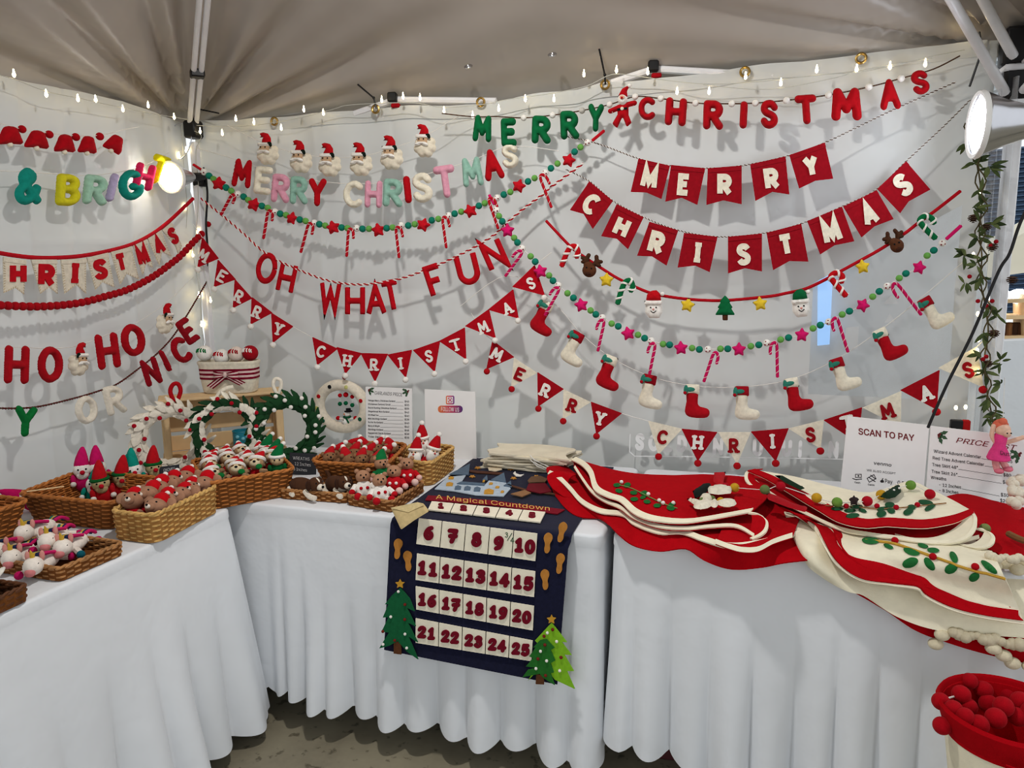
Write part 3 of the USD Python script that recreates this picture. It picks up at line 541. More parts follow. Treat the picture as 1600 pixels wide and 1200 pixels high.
# 8, 9. swallowtail flags
def flag(t, pl, D, pts, ch, lc, h, a, col, lcol, wx=1.0, sw=.27, serif=0, d=.006):
    f = obj('flag', felt(pxpoly(pts), pl, D, .003), F(col), t, 'flag with letter '+ch)
    p = np.array(pts, float); e = (p[1]-p[0]); n = (p[-1]-p[0])/np.linalg.norm(p[-1]-p[0])
    obj('top_fold', felt(pxpoly([p[0]+n*0, p[1], p[1]+n*7, p[0]+n*7]), pl, D+.003, .002), F(col), f)
    obj('letter', felt(glyph(ch, *lc, h, a, sw, wx, 'flat', serif), pl, D+.003, .004), F(lcol), f); return f
D8 = .05
g8 = thing('flag_bunting', 'bunting of five crimson swallowtail flags reading MERRY in cream block letters', 'bunting', BW(1140, 280, D8)); CR_ = (152, 14, 28)
f8 = [('M', [(1001, 251), (1049, 262), (1036, 313), (1013, 303), (989, 302)], (1018, 282), 34, 10, .85), ('E', [(1051, 261), (1103, 266), (1091, 322), (1067, 311), (1042, 317)], (1071, 291), 34, 5, .9), ('R', [(1107, 266), (1159, 262), (1159, 321), (1131, 315), (1105, 322)], (1133, 292), 35, 0, .9), ('R', [(1172, 260), (1226, 248), (1232, 306), (1206, 302), (1180, 316)], (1205, 283), 35, -8, .9), ('Y', [(1232, 246), (1286, 227), (1299, 282), (1272, 285), (1247, 297)], (1265, 263), 36, -12, .9)]
for ch, pts, lc, h, a, w in f8: flag(g8, BW, D8, pts, ch, lc, h, a, CR_, CREAM, w)
rope(path3(BW, [(880, 215), (935, 227), (1001, 251), (1049, 262), (1103, 266), (1159, 262), (1226, 248), (1286, 227), (1390, 177), (1487, 134)], D8, 5), .0022, .012, [M_string, M_twine], g8, n=4)
D9 = .055
g9 = thing('flag_bunting', 'bunting of nine crimson swallowtail flags reading CHRISTMAS in cream block letters', 'bunting', BW(1170, 370, D9))
f9 = [('C', [(926, 286), (962, 316), (931, 359), (917, 336), (896, 330)], (929, 321), 33, 32, .9), ('H', [(968, 321), (1009, 341), (985, 390), (968, 374), (944, 370)], (976, 356), 35, 24, .85), ('R', [(1018, 348), (1062, 361), (1044, 415), (1022, 401), (999, 400)], (1029, 381), 37, 15, .9), ('I', [(1071, 365), (1122, 371), (1110, 425), (1088, 415), (1061, 418)], (1092, 395), 33, 6, .9), ('S', [(1138, 371), (1190, 366), (1190, 424), (1164, 419), (1138, 427)], (1162, 398), 34, -3, .95), ('T', [(1197, 365), (1250, 351), (1261, 409), (1232, 408), (1207, 422)], (1227, 384), 35, -11, .9), ('M', [(1259, 347), (1312, 325), (1331, 378), (1301, 384), (1279, 398)], (1296, 364), 37, -16, .9), ('A', [(1314, 325), (1365, 300), (1391, 344), (1362, 355), (1342, 372)], (1354, 337), 37, -22, .85), ('S', [(1366, 298), (1410, 256), (1447, 299), (1414, 317), (1401, 335)], (1405, 292), 36, -35, .95)]
for ch, pts, lc, h, a, w in f9: flag(g9, BW, D9, pts, ch, lc, h, a, CR_, CREAM, w, .27, .17 if ch == 'I' else 0)
rope(path3(BW, [(890, 268), (926, 286), (962, 316), (1009, 341), (1062, 361), (1122, 371), (1190, 366), (1250, 351), (1312, 325), (1365, 299), (1410, 256), (1470, 200), (1508, 162)], D9, 5), .0022, .012, [M_string, M_twine], g9, n=4)

# 10. red cord with canes, stars, reindeer, Santa, tree and elf
D10 = .07
g10 = thing('ornament_garland', 'red cord garland of felt candy canes, yellow stars, reindeer heads, Santa, tree and elf', 'garland', BW(1170, 440, D10))
obj('cord', MB().tube(path3(BW, [(861, 347), (896, 384), (912, 397), (950, 422), (975, 437), (1015, 455), (1045, 462), (1087, 467), (1135, 468), (1200, 462), (1227, 457), (1257, 450), (1287, 436), (1307, 425), (1340, 407), (1372, 389), (1407, 366), (1425, 352), (1446, 337), (1472, 317), (1491, 302)], D10, 5), .0052, 7), F((180, 16, 30)), g10)
for pts, col in [([(886, 416), (893, 398), (899, 388), (906, 386), (911, 393), (908, 403)], (190, 16, 26)), ([(971, 473), (976, 455), (982, 441), (990, 438), (994, 447), (990, 454)], GREEN), ([(1317, 461), (1302, 444), (1294, 432), (1302, 426), (1311, 431), (1309, 441)], (190, 16, 26)), ([(1452, 374), (1437, 360), (1428, 347), (1437, 340), (1447, 345), (1449, 352)], GREEN)]:
    cane(g10, BW, pts[2], pts[0], D10+.014, col, end=[V(*p) for p in pts], w=8.4, nst=5)
for x, y in [(954, 437), (1077, 475), (1187, 473), (1342, 417)]: obj('star', puff(shape(local(BW, x, y, 11, R.uniform(-12, 12)), star_pts(1, .56)).buffer(.8), BW, D10+.012, .012, 2), F(YEL), g10, 'yellow star')
for x, y, an in [(929, 418, 12), (1392, 381, -22)]:
    fr = local(BW, x, y, 30, an)
    r_ = obj('reindeer_head', puff(union_all([blob(fr, 0, -.14, .36, .36), blob(fr, -.1, .1, .26, .2)]), BW, D10+.014, .014, 2), F((88, 52, 32)), g10, 'brown reindeer head')
    for s in (-1, 1): obj('antler', puff(union_all([LineString([fr(s*.14, .1), fr(s*.26, .42), fr(s*.2, .6)]).buffer(3.2), LineString([fr(s*.24, .34), fr(s*.48, .4)]).buffer(3), LineString([fr(s*.18, .22), fr(s*.44, .2)]).buffer(2.6)]), BW, D10+.010, .009, 2), F((70, 42, 28)), r_)
    for u in (-.13, .12): obj('eye', MB().ball(BW(*fr(u, -.02), D10+.028), .0028, 1), F(BLACK), r_)
    obj('muzzle', puff(blob(fr, 0, -.3, .17, .12), BW, D10+.024, .008, 2), F((66, 38, 26)), r_)
for x, y, an, hc in [(1026, 473, 0, (190, 14, 26)), (1248, 471, -6, (12, 96, 54))]:
    fr = local(BW, x, y, 42, an)
    s = obj('santa_head' if hc[0] > 100 else 'elf_head', puff(shape(fr, [(-.26, .05), (.26, .05), (.28, -.3), (.18, -.48), (-.16, -.48), (-.28, -.3)]).buffer(1.5), BW, D10+.014, .014, 2.4), F(WHITE), g10, ('Santa head in red hat' if hc[0] > 100 else 'smiling elf head in green hat'))
    obj('hat', puff(shape(fr, [(-.28, .1), (.27, .1), (.24, .36), (.1, .5), (-.1, .47), (-.24, .34)]), BW, D10+.018, .014, 2.4), F(hc), s); obj('hat_band', puff(shape(fr, [(-.31, .11), (.3, .11), (.3, -.01), (-.31, -.01)]).buffer(.8), BW, D10+.024, .010, 2.4), F(WHITE), s)
    obj('pom_pom', MB().ball(BW(*fr(.31, .36), D10+.018), .0075, 1), F(WHITE), s)
    for u in (-.1, .1): obj('eye', MB().ball(BW(*fr(u, -.12), D10+.029), .0026, 1), F(BLACK), s)
    obj('nose', MB().ball(BW(*fr(0, -.19), D10+.029), .0035, 1), F((220, 150, 140)), s); obj('mouth', MB().tube(path3(BW, [fr(-.1, -.24), fr(0, -.31), fr(.1, -.24)], D10+.0285, 4), .0013, 5), F(BLACK), s)
fr = local(BW, 1134, 480, 38, 0)
tr = obj('christmas_tree', puff(shape(fr, [(0, .5), (.2, .28), (.14, .26), (.28, .04), (.2, .03), (.37, -.24), (-.37, -.24), (-.2, .03), (-.28, .04), (-.14, .26), (-.2, .28)]).buffer(.8), BW, D10+.012, .012, 2.2), F(GREEN), g10, 'green tree')
obj('trunk', puff(shape(fr, [(-.11, -.22), (.11, -.22), (.1, -.48), (-.1, -.48)]), BW, D10+.008, .009, 2.2), F((80, 44, 26)), tr)

# 11. stockings
D11 = .05
g11 = thing('stocking_garland', 'thread garland of ten red and cream felt stockings with holly leaves', 'garland', BW(1160, 590, D11))
for x, y, a, k in [(853, 494, 28, 1), (900, 541, 28, 0), (953, 578, 22, 1), (1016, 608, 12, 0), (1085, 623, 2, 1), (1161, 626, 0, 0), (1240, 613, -10, 1), (1312, 582, -18, 0), (1381, 536, -26, 1), (1451, 488, -30, 0)]:
    s_ = np.interp(x, [850, 1450], [50, 54]); fr = local(BW, x, y, s_, a); bc, cc = (((176, 14, 28), CREAM) if k else (CREAM, (160, 14, 30)))
    s = obj('stocking', puff(shape(fr, spline([(-.2, .3), (.12, .3), (.13, -.02), (.2, -.14), (.44, -.2), (.5, -.34), (.4, -.46), (.1, -.48), (-.14, -.44), (-.24, -.3), (-.2, 0)], 4, True)), BW, D11+.01, .013, 2.6), F(bc), g11, 'red stocking with cream cuff' if k else 'cream stocking with red cuff')
    obj('cuff', puff(shape(fr, [(-.22, .5), (.15, .5), (.16, .24), (-.23, .24)]).buffer(1), BW, D11+.012, .013, 2.6), F(cc), s)
    for u, v, b in ((-.2, .42, .6), (-.08, .44, -.9)): obj('holly_leaf', puff(blob(fr, u-.02, v-.06, .15, .07, a=b+pi*.3), BW, D11+.026, .004, 2.4), F((50, 128, 108)), s)
    obj('berry', MB().ball(BW(*fr(-.24, .28), D11+.028), .0062, 1), F((170, 14, 30)), s)
obj('cord', MB().tube(path3(BW, [(726, 478), (800, 430), (868, 470), (915, 522), (965, 560), (1025, 587), (1090, 600), (1161, 601), (1232, 590), (1298, 562), (1366, 518), (1432, 466), (1500, 408)], D11, 5), .0013, 5), M_string, g11)
# ================================================================== garlands on the left wall
D = .06
g = thing('bell_garland', 'garland of red felt bells and red balls, topmost on the left wall', 'garland', LW(80, 220, D))
for x, y in [(12, 204), (55, 212), (97, 216), (135, 215), (-30, 196)]: obj('felt_ball', MB().ball(LW(x, y, D), mpp(LW, x, y)*6, 2), F((176, 12, 24)), g)
for x, y, w, h, a in [(-8, 214, 38, 30, 0), (35, 220, 36, 29, 5), (79, 226, 31, 29, 3), (115, 228, 27, 28, 6), (158, 226, 29, 28, 28)]:
    fr = local(LW, x, y, h, a, w/h)
    b = obj('bell', puff(shape(fr, spline([(0, .5), (.25, .42), (.4, .05), (.52, -.32), (.46, -.46), (0, -.42), (-.46, -.46), (-.52, -.32), (-.4, .05), (-.25, .42)], 3, True)), LW, D, .02, 2.4), F((176, 12, 24)), g)
    obj('clapper', MB().ball(LW(*fr(0, -.46), D+.002), .009, 1), F(CREAM), b)
obj('cord', MB().tube(path3(LW, [(-40, 190), (12, 204), (55, 210), (97, 214), (135, 213), (170, 205), (197, 200)], D, 5), .0014, 5), M_string, g)
MINT2 = (162, 204, 180)
g = thing('letter_garland', 'mixed-colour yarn letter garland ending & BRIGHT, beside the lit lamp', 'garland', LW(120, 290, .05))
for c, x, y, h, a, w, col, nm in [('&', 25, 292, 58, 2, .95, (22, 140, 124), 'teal sign for and'), ('B', 88, 298, 50, 4, 1.05, (214, 206, 40), 'yellow letter B'), ('R', 131, 298, 47, 6, 1.1, MINT2, 'mint letter R'), ('I', 157, 294, 46, 14, .9, (184, 170, 204), 'lilac letter I'), ('G', 187, 290, 48, 4, 1, (22, 140, 124), 'teal letter G'), ('H', 208, 277, 42, 12, .95, (222, 40, 90), 'pink letter H'), ('T', 231, 266, 46, 18, .75, (228, 214, 20), 'yellow letter T')]:
    obj('letter', puff(glyph(c, x, y, h, a, .25, w), LW, .05, .018), F(col), g, nm)
obj('cord', MB().tube(path3(LW, [(-20, 268), (25, 270), (88, 274), (131, 275), (187, 267), (215, 258), (248, 240)], .045, 5), .0016, 5), M_string, g)
D = .05
g = thing('flag_bunting', 'cream stitched swallowtail flag bunting with red letters CHRISTMAS on the left wall', 'bunting', LW(120, 400, D))
cord = [(-40, 392), (0, 399), (37, 403), (75, 403), (112, 400), (155, 392), (190, 382), (220, 367), (245, 349), (265, 331), (286, 311)]
obj('cord', MB().tube(path3(LW, cord, D, 6), .007, 7), F((188, 18, 34)), g)
M_st = F((196, 176, 140))
for ch, pts, lc, h, a in [('H', [(-15, 402), (21, 407), (18, 460), (5, 450), (-14, 458)], (8, 428), 34, 0), ('R', [(29, 406), (69, 406), (71, 459), (58, 449), (44, 459)], (53, 431), 36, 2), ('I', [(76, 406), (116, 404), (116, 459), (101, 445), (82, 459)], (98, 427), 33, 3), ('S', [(117, 403), (150, 395), (161, 449), (142, 441), (131, 453)], (138, 421), 32, -8), ('T', [(155, 394), (187, 385), (200, 437), (180, 428), (170, 445)], (171, 411), 30, -14), ('M', [(190, 384), (211, 374), (222, 419), (211, 412), (206, 430)], (205, 401), 29, -18), ('A', [(213, 373), (234, 360), (251, 401), (236, 394), (232, 415)], (231, 384), 28, -20), ('S', [(236, 360), (250, 348), (268, 385), (262, 398), (258, 386)], (253, 369), 27, -22)]:
    f = flag(g, LW, D, pts, ch, lc, h, a, (226, 216, 196), (190, 16, 30), 1.0 if lc[0] < 140 else .72, .26, .16 if ch in 'I' else 0)
    ring = pxpoly(pts).exterior; n = int(ring.length/4.2); st = MB(); ce = pxpoly(pts).centroid
    for k in range(n):
        q = ring.interpolate(k/n, normalized=True); u = V(ce.x-q.x, ce.y-q.y); u /= np.linalg.norm(u)
        st.tube([LW(q.x, q.y, D+.003), LW(q.x+u[0]*3, q.y+u[1]*3, D+.0045)], .0009, 4)
    obj('stitching', st, M_st, f, kind='stuff')
g = thing('ball_garland', 'garland of red felt balls strung close together below the cream flags on the left wall', 'garland', LW(120, 470, .055))
bp = spline([(-20, 477), (0, 478), (37, 479), (75, 477), (112, 472), (150, 462), (175, 455), (200, 444), (225, 430), (250, 412), (265, 400), (282, 382), (298, 366)], 12)
q3 = np.array([LW(x, y, .055) for x, y in bp]); L = np.linalg.norm(np.diff(q3, axis=0), axis=1).sum()
for c in resample(q3, int(L/.0235)): obj('felt_ball', MB().ball(c, .0135, 2), F((168, 14, 26)), g)
obj('cord', MB().tube(q3, .0014, 5), M_string, g); obj('felt_ball', MB().ball(LW(310, 351, .05), .012, 2), F((168, 14, 26)), g)
D = .06
g = thing('letter_garland', 'red HO HO letter garland with Santa heads, on the left wall', 'garland', LW(120, 540, D))
for c, x, y, h, a, w in [('H', 3, 569, 60, 2, .85), ('O', 56, 569, 57, 1, .85), ('H', 147, 548, 56, -8, .85), ('O', 187, 531, 51, -10, .9)]: obj('letter', puff(glyph(c, x, y, h, a, .22, w), LW, D, .016), F((172, 16, 28)), g, 'letter '+c)
santa_head(g, LW, 101, 560, 52, D, .85, -1); santa_head(g, LW, 238, 497, 48, D, .75, -1)
obj('cord', MB().tube(path3(LW, [(-40, 545), (3, 542), (56, 544), (100, 540), (147, 523), (187, 508), (238, 476), (284, 434)], D-.004, 5), .0013, 5), M_string, g)
D = .06
g = thing('letter_garland', 'letter garland ending OR NICE on brown cord, lowest on the left wall', 'garland', LW(130, 620, D))
for c, x, y, h, a, w, col, nm in [('Y', 17, 657, 48, 4, .95, (14, 112, 52), 'green letter Y'), ('O', 113, 639, 45, -2, .95, (236, 228, 210), 'cream letter O'), ('R', 158, 624, 46, -14, .95, (236, 228, 210), 'cream letter R'), ('N', 216, 580, 44, -18, .8, (150, 16, 30), 'red letter N'), ('I', 238, 563, 37, -26, .8, (160, 16, 30), 'red letter I'), ('C', 263, 547, 43, -28, .85, (166, 16, 30), 'red letter C'), ('E', 274, 517, 42, -34, .8, (150, 16, 30), 'red letter E')]:
    obj('letter', puff(glyph(c, x, y, h, a, .23, w), LW, D, .015), F(col), g, nm)
rope(path3(LW, [(-40, 636), (0, 637), (40, 634), (100, 620), (140, 608), (165, 598), (200, 573), (225, 553), (250, 527), (275, 490), (305, 440)], D, 5), .0032, .02, [M_twine, F((96, 30, 34))], g)

# ================================================================== lamps and string lights
def bulbs(t, pl, D, wire, pts, droop=True):
    for w in wire: obj('wire', MB().tube(path3(pl, w, D, 5), .0013, 5), M_wire, t)
    for x, y in pts:
        c = pl(x, y, D); u = V(0, 0, 1) if droop else V(0, 0, -1)
        v, f = lathe([(.0002, -.009), (.004, -.006), (.0055, 0), (.0035, .007), (.002, .016), (.0002, .018)], 8, None, c)
        b = obj('bulb', (v, f), M_bulb, t)
t = thing('string_lights', 'clear wire string of warm fairy lights along the top of the left wall', 'string lights', LW(150, 165, .05))
bulbs(t, LW, .05, [[(-30, 118), (0, 125), (54, 145), (104, 155), (150, 165), (215, 178), (290, 190)]], [(3, 119), (54, 150), (104, 157), (132, 158), (175, 173), (215, 167), (256, 185)])
t = thing('string_lights', 'clear wire string of warm fairy lights swagged along the top of the back wall', 'string lights', BW(900, 140, .05))
bulbs(t, BW, .05, [[(306, 195), (330, 200), (400, 200), (470, 190), (530, 175), (560, 168), (650, 165), (700, 172), (760, 168), (800, 160), (860, 152), (920, 140), (960, 122), (1000, 125), (1060, 133), (1120, 137), (1200, 132), (1280, 123), (1330, 120), (1390, 110), (1440, 97), (1500, 85)], [(1100, 138), (1200, 145), (1300, 128), (1340, 116), (1400, 106), (1450, 98)]],
      [(326, 209), (360, 212), (381, 190), (409, 195), (451, 204), (486, 176), (516, 181), (606, 161), (639, 156), (665, 158), (702, 178), (746, 185), (786, 175), (827, 160), (871, 160), (917, 122), (967, 116), (1015, 119), (1060, 149), (1109, 149), (1165, 126), (1219, 136), (1274, 116), (1335, 115), (1386, 111), (1440, 107), (1509, 61)])
t = thing('string_lights', 'loose strands of warm fairy lights hanging down beside the left corner post', 'string lights', BW(315, 400, .04))
bulbs(t, BW, .06, [[(300, 200), (303, 260), (308, 326), (305, 390), (310, 430), (314, 495), (312, 560), (316, 620)], [(306, 205), (330, 215), (322, 240), (326, 300), (322, 365), (318, 400), (328, 460), (330, 506), (340, 560)], [(325, 364), (334, 420), (345, 469)]],
      [(306, 326), (325, 364), (309, 389), (317, 399), (308, 427), (344, 469), (326, 461), (312, 492), (330, 506), (307, 239), (296, 247)])
# clamp lamps: aluminium reflector, lit bulb face, clamp
M_face = glow('lamp_face', (255, 248, 236), 26)
def clamp_lamp(label, c, axis, rad, mat_face):
    axis = axis/np.linalg.norm(axis); x = np.cross(V(0, 0, 1), axis); x /= np.linalg.norm(x); y = np.cross(axis, x); M = np.stack([x, y, axis], 1)
    t = thing('clamp_lamp', label, 'lamp', c)
    r = rad
    sh = obj('reflector', lathe([(r*.26, -r*2.0), (r*.3, -r*1.9), (r*.42, -r*1.5), (r*.72, -r*.6), (r*.96, -r*.1), (r*1.0, 0), (r*.97, 0), (r*.7, -r*.6), (r*.40, -r*1.45)], 32, M, c), M_silver, t, 'silver reflector', smooth=True)
    obj('rim', lathe([(r*.86, .002), (r*1.0, -.004), (r*1.02, .002), (r*.99, .010), (r*.88, .008)], 32, M, c), M_rimw, t)
    obj('bulb', lathe([(r*.88, -.004), (r*.7, .003), (r*.4, .007), (.0004, .009)], 32, M, c), mat_face, t, 'glowing round bulb face')
    obj('socket', lathe([(.0004, -r*3.0), (r*.24, -r*3.0), (r*.28, -r*2.8), (r*.28, -r*2.0), (.0004, -r*2.0)], 16, M, c), M_black, t, 'black lamp socket')
    return t, M
M_rimw = mat('white_glass_rim', (240, 240, 238), .2, .01, 30, 0, 300)
pC = lwall(.075)(268, 277); PLP = pC
t, M = clamp_lamp('lit white clamp lamp facing out from the left corner post', pC, V(.03, -1, -.12), .062, M_face)
obj('clamp', MB().box((.045, -.03, pC[2]+.01), (.05, .04, .05), .2, .006).tube([pC-M[:, 2]*.15, (.045, -.03, pC[2]+.01)], .012, 8), M_black, t, 'black spring clamp')
lp = [BW(305, 195, .06), BW(278, 208, .06), BW(283, 235, .06), BW(296, 252, .06), BW(310, 238, .06), BW(315, 215, .06), BW(305, 200, .06)]
obj('wire_guard', MB().tube(spline(lp, 6), .0022, 6), M_silver, t)
pR = wall(-.30)(1530, 195)
M_face2 = glow('lamp_face_dim', (236, 242, 255), 30)
t, M = clamp_lamp('silver clamp lamp seen from the side by the right corner post', pR, V(-1, -.03, .0), .088, M_face2)
obj('clamp', MB().tube([pR-M[:, 2]*.24, pR-M[:, 2]*.3, (2.985, -.02, pR[2]+.02)], .012, 8), M_black, t, 'black spring clamp')

# cables, zip ties
M_zip = M_black
t = obj('power_cable', MB().tube(np.array([wall(-.03)(x, y) for x, y in spline([(318, 262), (324, 300), (322, 350), (325, 400), (321, 440), (323, 520), (322, 600), (324, 640)], 6)]), .0042, 8), M_black); meta(t.path, 'black power cable running down the left corner post', 'cable')
t = obj('power_cable', MB().tube(np.array([wall(-.34)(x, y) for x, y in spline([(1660, 225), (1600, 335), (1578, 395), (1560, 425), (1520, 520), (1480, 600), (1450, 668)], 6)]), .0042, 8), M_black); meta(t.path, 'black power cable slanting across the right corner to the price signs', 'cable')
for nm, pts, lab in [('zip_tie', [(559, 132), (584, 153), (588, 170)], 'black zip tie sticking up from the eyelet left of the first truss joint'), ('zip_tie', [(934, 66), (945, 117), (946, 132)], 'tall black zip tie at the eyelet left of the second truss joint'), ('zip_tie', [(1530, 50), (1534, 80), (1515, 135)], 'long black strap by the right corner bracket'), ('zip_tie', [(300, 195), (308, 170), (342, 177)], 'black zip tie on the left corner bracket')]:
    t = obj(nm, MB().tube(np.array([wall(-.045)(x, y) for x, y in pts]), .0034, 6).ball(wall(-.045)(*pts[1]), .0055, 1), M_zip); meta(t.path, lab, 'zip tie')
# ================================================================== tables under fitted white cloths
def table(x0, x1, y0, y1, label):
    t = thing('folding_table', label, 'table', ((x0+x1)/2, (y0+y1)/2, 0))
    obj('tabletop', MB().box(((x0+x1)/2, (y0+y1)/2, .715), (x1-x0-.02, y1-y0-.02, .03), 0, .006), M_metal, t)
    for x in (x0+.05, x1-.05):
        for y in (y0+.14, y1-.14): obj('leg', MB().tube([(x, y, .012), (x, y, .70)], .014, 8), M_black, t, 'black metal leg')
def tablecloth(x0, x1, y0, y1, label, flare=(.05, .05, .05, .05), amp=.022, hem=.05, seed=1, zt=.74, pitch=.105, hems=None, lim=None):
    """flare: how far the hem stands out on the front (y0), right, back and left."""
    rng = np.random.default_rng(seed); rr = .035
    segs = []; C4 = [(x0+rr, y0+rr, 180), (x1-rr, y0+rr, 270), (x1-rr, y1-rr, 0), (x0+rr, y1-rr, 90)]
    per = []                                                        # perimeter: position, outward normal, flare
    fl = dict(f=flare[0], r=flare[1], b=flare[2], l=flare[3])
    def line(a, b, n, nrm, f): 
        for t in np.linspace(0, 1, n, endpoint=False): per.append((a+(b-a)*t, nrm, f))
    def corner(c, a0, f0, f1):
        for t in np.linspace(0, 1, 14, endpoint=False): a = math.radians(a0+90*t); per.append((V(c[0]+rr*cos(a), c[1]+rr*sin(a)), V(cos(a), sin(a)), (f0+(f1-f0)*t)+.03*sin(pi*t)*(f0+f1 > .07)))
    nl = lambda L: max(8, int(L/.0085))
    corner(C4[0], 180, fl['l'], fl['f']); line(V(x0+rr, y0), V(x1-rr, y0), nl(x1-x0), V(0, -1), fl['f']); corner(C4[1], 270, fl['f'], fl['r'])
    line(V(x1, y0+rr), V(x1, y1-rr), nl(y1-y0), V(1, 0), fl['r']); corner(C4[2], 0, fl['r'], fl['b']); line(V(x1-rr, y1), V(x0+rr, y1), nl(x1-x0), V(0, 1), fl['b'])
    corner(C4[3], 90, fl['b'], fl['l']); line(V(x0, y1-rr), V(x0, y0+rr), nl(y1-y0), V(-1, 0), fl['l'])
    p = np.array([q[0] for q in per]); nr = np.array([q[1] for q in per]); f = np.array([q[2] for q in per]); f = f*(1 if lim is None else np.clip((p[:, 0]-lim)/.08, 0, 1))
    s = np.r_[0, np.cumsum(np.linalg.norm(np.diff(np.vstack([p, p+nr*1e-6]), axis=0), axis=1))][:len(p)]
    # folds of uneven width: a phase that runs at a varying rate along the edge
    rate = 1/pitch*(1+.45*np.array([meshkit.noise(V(q*3.1, seed, 0)) for q in s])-.2); ph = np.cumsum(np.gradient(s)*rate)*2*pi
    fold = 1.0*(np.abs(np.sin(ph/2))**.7-.55)+.35*np.sin(ph*.37+seed)
    am = np.array([.5+meshkit.noise(V(q*2.3, seed, 5)) for q in s])
    start = .0+.40*np.array([meshkit.noise(V(q*6.0, seed, 9)) for q in s])
    rows = []; ctr = V((x0+x1)/2, (y0+y1)/2)
    for k in (0., .5, .9): rows.append(np.c_[ctr+(p-ctr-nr*.016)*k, np.full(len(p), zt)])
    for o, z in ((-.012, 0), (-.005, -.002), (0, -.008), (.001, -.03), (-.001, -.036)): rows.append(np.c_[p+nr*o, np.full(len(p), zt+z)])
    hz = np.full(len(p), hem) if hems is None else np.array([hems(*q) for q in p])
    for v in np.linspace(.04, 1, 34):
        g = np.clip((v-start)/(1-start), 0, 1); g = g*g*(3-2*g)*.6+g*.4
        out = f*v**.9+fold*am*amp*g*(f/.05).clip(0, 1.6)-.001
        z = (zt-.036)*(1-v)+(hz-.012*fold*am)*v
        rows.append(np.c_[p+nr*out[:, None], z])
    P = np.array(rows).transpose(1, 0, 2); t = obj('tablecloth', MB().grid(P, wrapu=True), M_cloth, None, label, 'tablecloth', smooth=60)
    return t
table(.06, 1.86, -.745, -.06, 'folding table under the middle cloth with the advent calendar')
table(.05, .70, -2.6, -.83, 'folding table under the left cloth')
table(1.94, 3.2, -.73, -.06, 'folding table under the right cloth with the tree skirts')
tablecloth(.03, 1.882, -.765, -.035, 'white fitted cloth hanging in folds on the middle table behind the calendar', (.045, .0, .0, .0), .048, .10, 3, pitch=.085, lim=.80, hems=lambda x, y: .13-.05*x/1.9)
tablecloth(.03, .717, -2.62, -.805, 'white fitted cloth on the left table, its skirt smooth and wide', (.0, .085, .0, .0), .034, .05, 8, pitch=.12)
tablecloth(1.905, 3.22, -.755, -.035, 'white fitted cloth on the right table under the felt tree skirts', (.045, 0, .0, .012), .05, .06, 12, hems=lambda x, y: .16-.10*min(max((x-1.95)/.4, 0), 1), pitch=.10)
t = obj('storage_box', MB().box((2.12, -.50, .09), (.30, .22, .18), .1, .008), mat('maroon_plastic', (78, 34, 38), .5, .1, 20), None, 'dark maroon storage box peeping out under the right tablecloth', 'box')

# ================================================================== baskets
def quad_ring(q, n=96, rnd=.028):
    g = Polygon([tuple(p[:2]) for p in q]).buffer(-rnd).buffer(rnd, quad_segs=6).exterior
    return np.array([g.interpolate(k/n, normalized=True).coords[0] for k in range(n)])
def basket(name, label, cat, rim, z0, z1, shrink, m_weave, rows, stakes, r=.0035, rimr=.006, rnd=.03, mrim=None):
    """rim: the four corners of the rim in the world; walls slope in towards the base by shrink."""
    rim = [V(*p)[:2] for p in rim]; c = np.mean(rim, 0); base = [c+(p-c)*shrink for p in rim]
    if Polygon(rim).exterior.is_ccw is False: rim, base = rim[::-1], base[::-1]
    n = stakes*4; A, B = quad_ring(base, n, rnd), quad_ring(rim, n, rnd); t = thing(name, label, cat, (*c, z0))
    # start both rings at the same corner direction
    k = np.argmin(np.linalg.norm(B-(c+(A[0]-c)*1.0/shrink), axis=1)); B = np.roll(B, -k, 0)
    cen = lambda u: np.c_[A+(B-A)*u, np.full(n, z0+.002+(z1-z0)*u)]
    nrm = np.roll(B, -1, 0)-np.roll(B, 1, 0); nrm = np.c_[nrm[:, 1], -nrm[:, 0], np.zeros(n)]; nrm /= np.linalg.norm(nrm, axis=1)[:, None]
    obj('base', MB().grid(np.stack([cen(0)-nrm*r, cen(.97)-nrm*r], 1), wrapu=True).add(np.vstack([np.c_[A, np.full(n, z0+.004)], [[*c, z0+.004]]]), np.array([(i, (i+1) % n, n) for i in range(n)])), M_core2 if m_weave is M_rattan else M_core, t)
    w = MB(); ph = np.arange(n)/4*pi
    for j in range(rows):
        u = (j+.5)/rows; w.tube(cen(u)+nrm*(r*.95*(np.cos(ph+j*pi))[:, None]), r*.9, 5, closed=True)
    obj('weave', w, m_weave, t, kind='stuff')
    s = MB()
    for i in range(0, n, 4): s.tube([cen(0)[i+2 if i+2 < n else i], cen(1)[i+2 if i+2 < n else i]], r*.7, 4)
    obj('stakes', s, m_weave, t, kind='stuff')
    ph2 = np.arange(n)/n*2*pi*stakes*.55; e = cen(1)
    q = MB()
    for o in (0, pi): q.tube(e+nrm*(rimr*.45*np.cos(ph2+o))[:, None]+V(0, 0, 1)*(rimr*.45*np.sin(ph2+o))[:, None], rimr*.75, 6, closed=True)
    obj('rim', q, mrim or m_weave, t); t.c, t.rim, t.base, t.z = c, rim, base, z0; return t
def A_(px, py, z): return at(px, py, Z=z)
b_mice = basket('rattan_basket', 'pale rattan basket of felt mice at the corner of the left table', 'basket', [(.585, -1.14), (.735, -1.145), (.712, -.86), (.562, -.85)], .74, .82, .97, M_rattan, 11, 34, .0036)
b_gnome = basket('wicker_basket', 'honey wicker basket of felt gnomes behind the mice', 'basket', [(.20, -1.10), (.55, -1.10), (.545, -.85), (.16, -.85)], .74, .825, .86, M_wick, 13, 40, .0032)
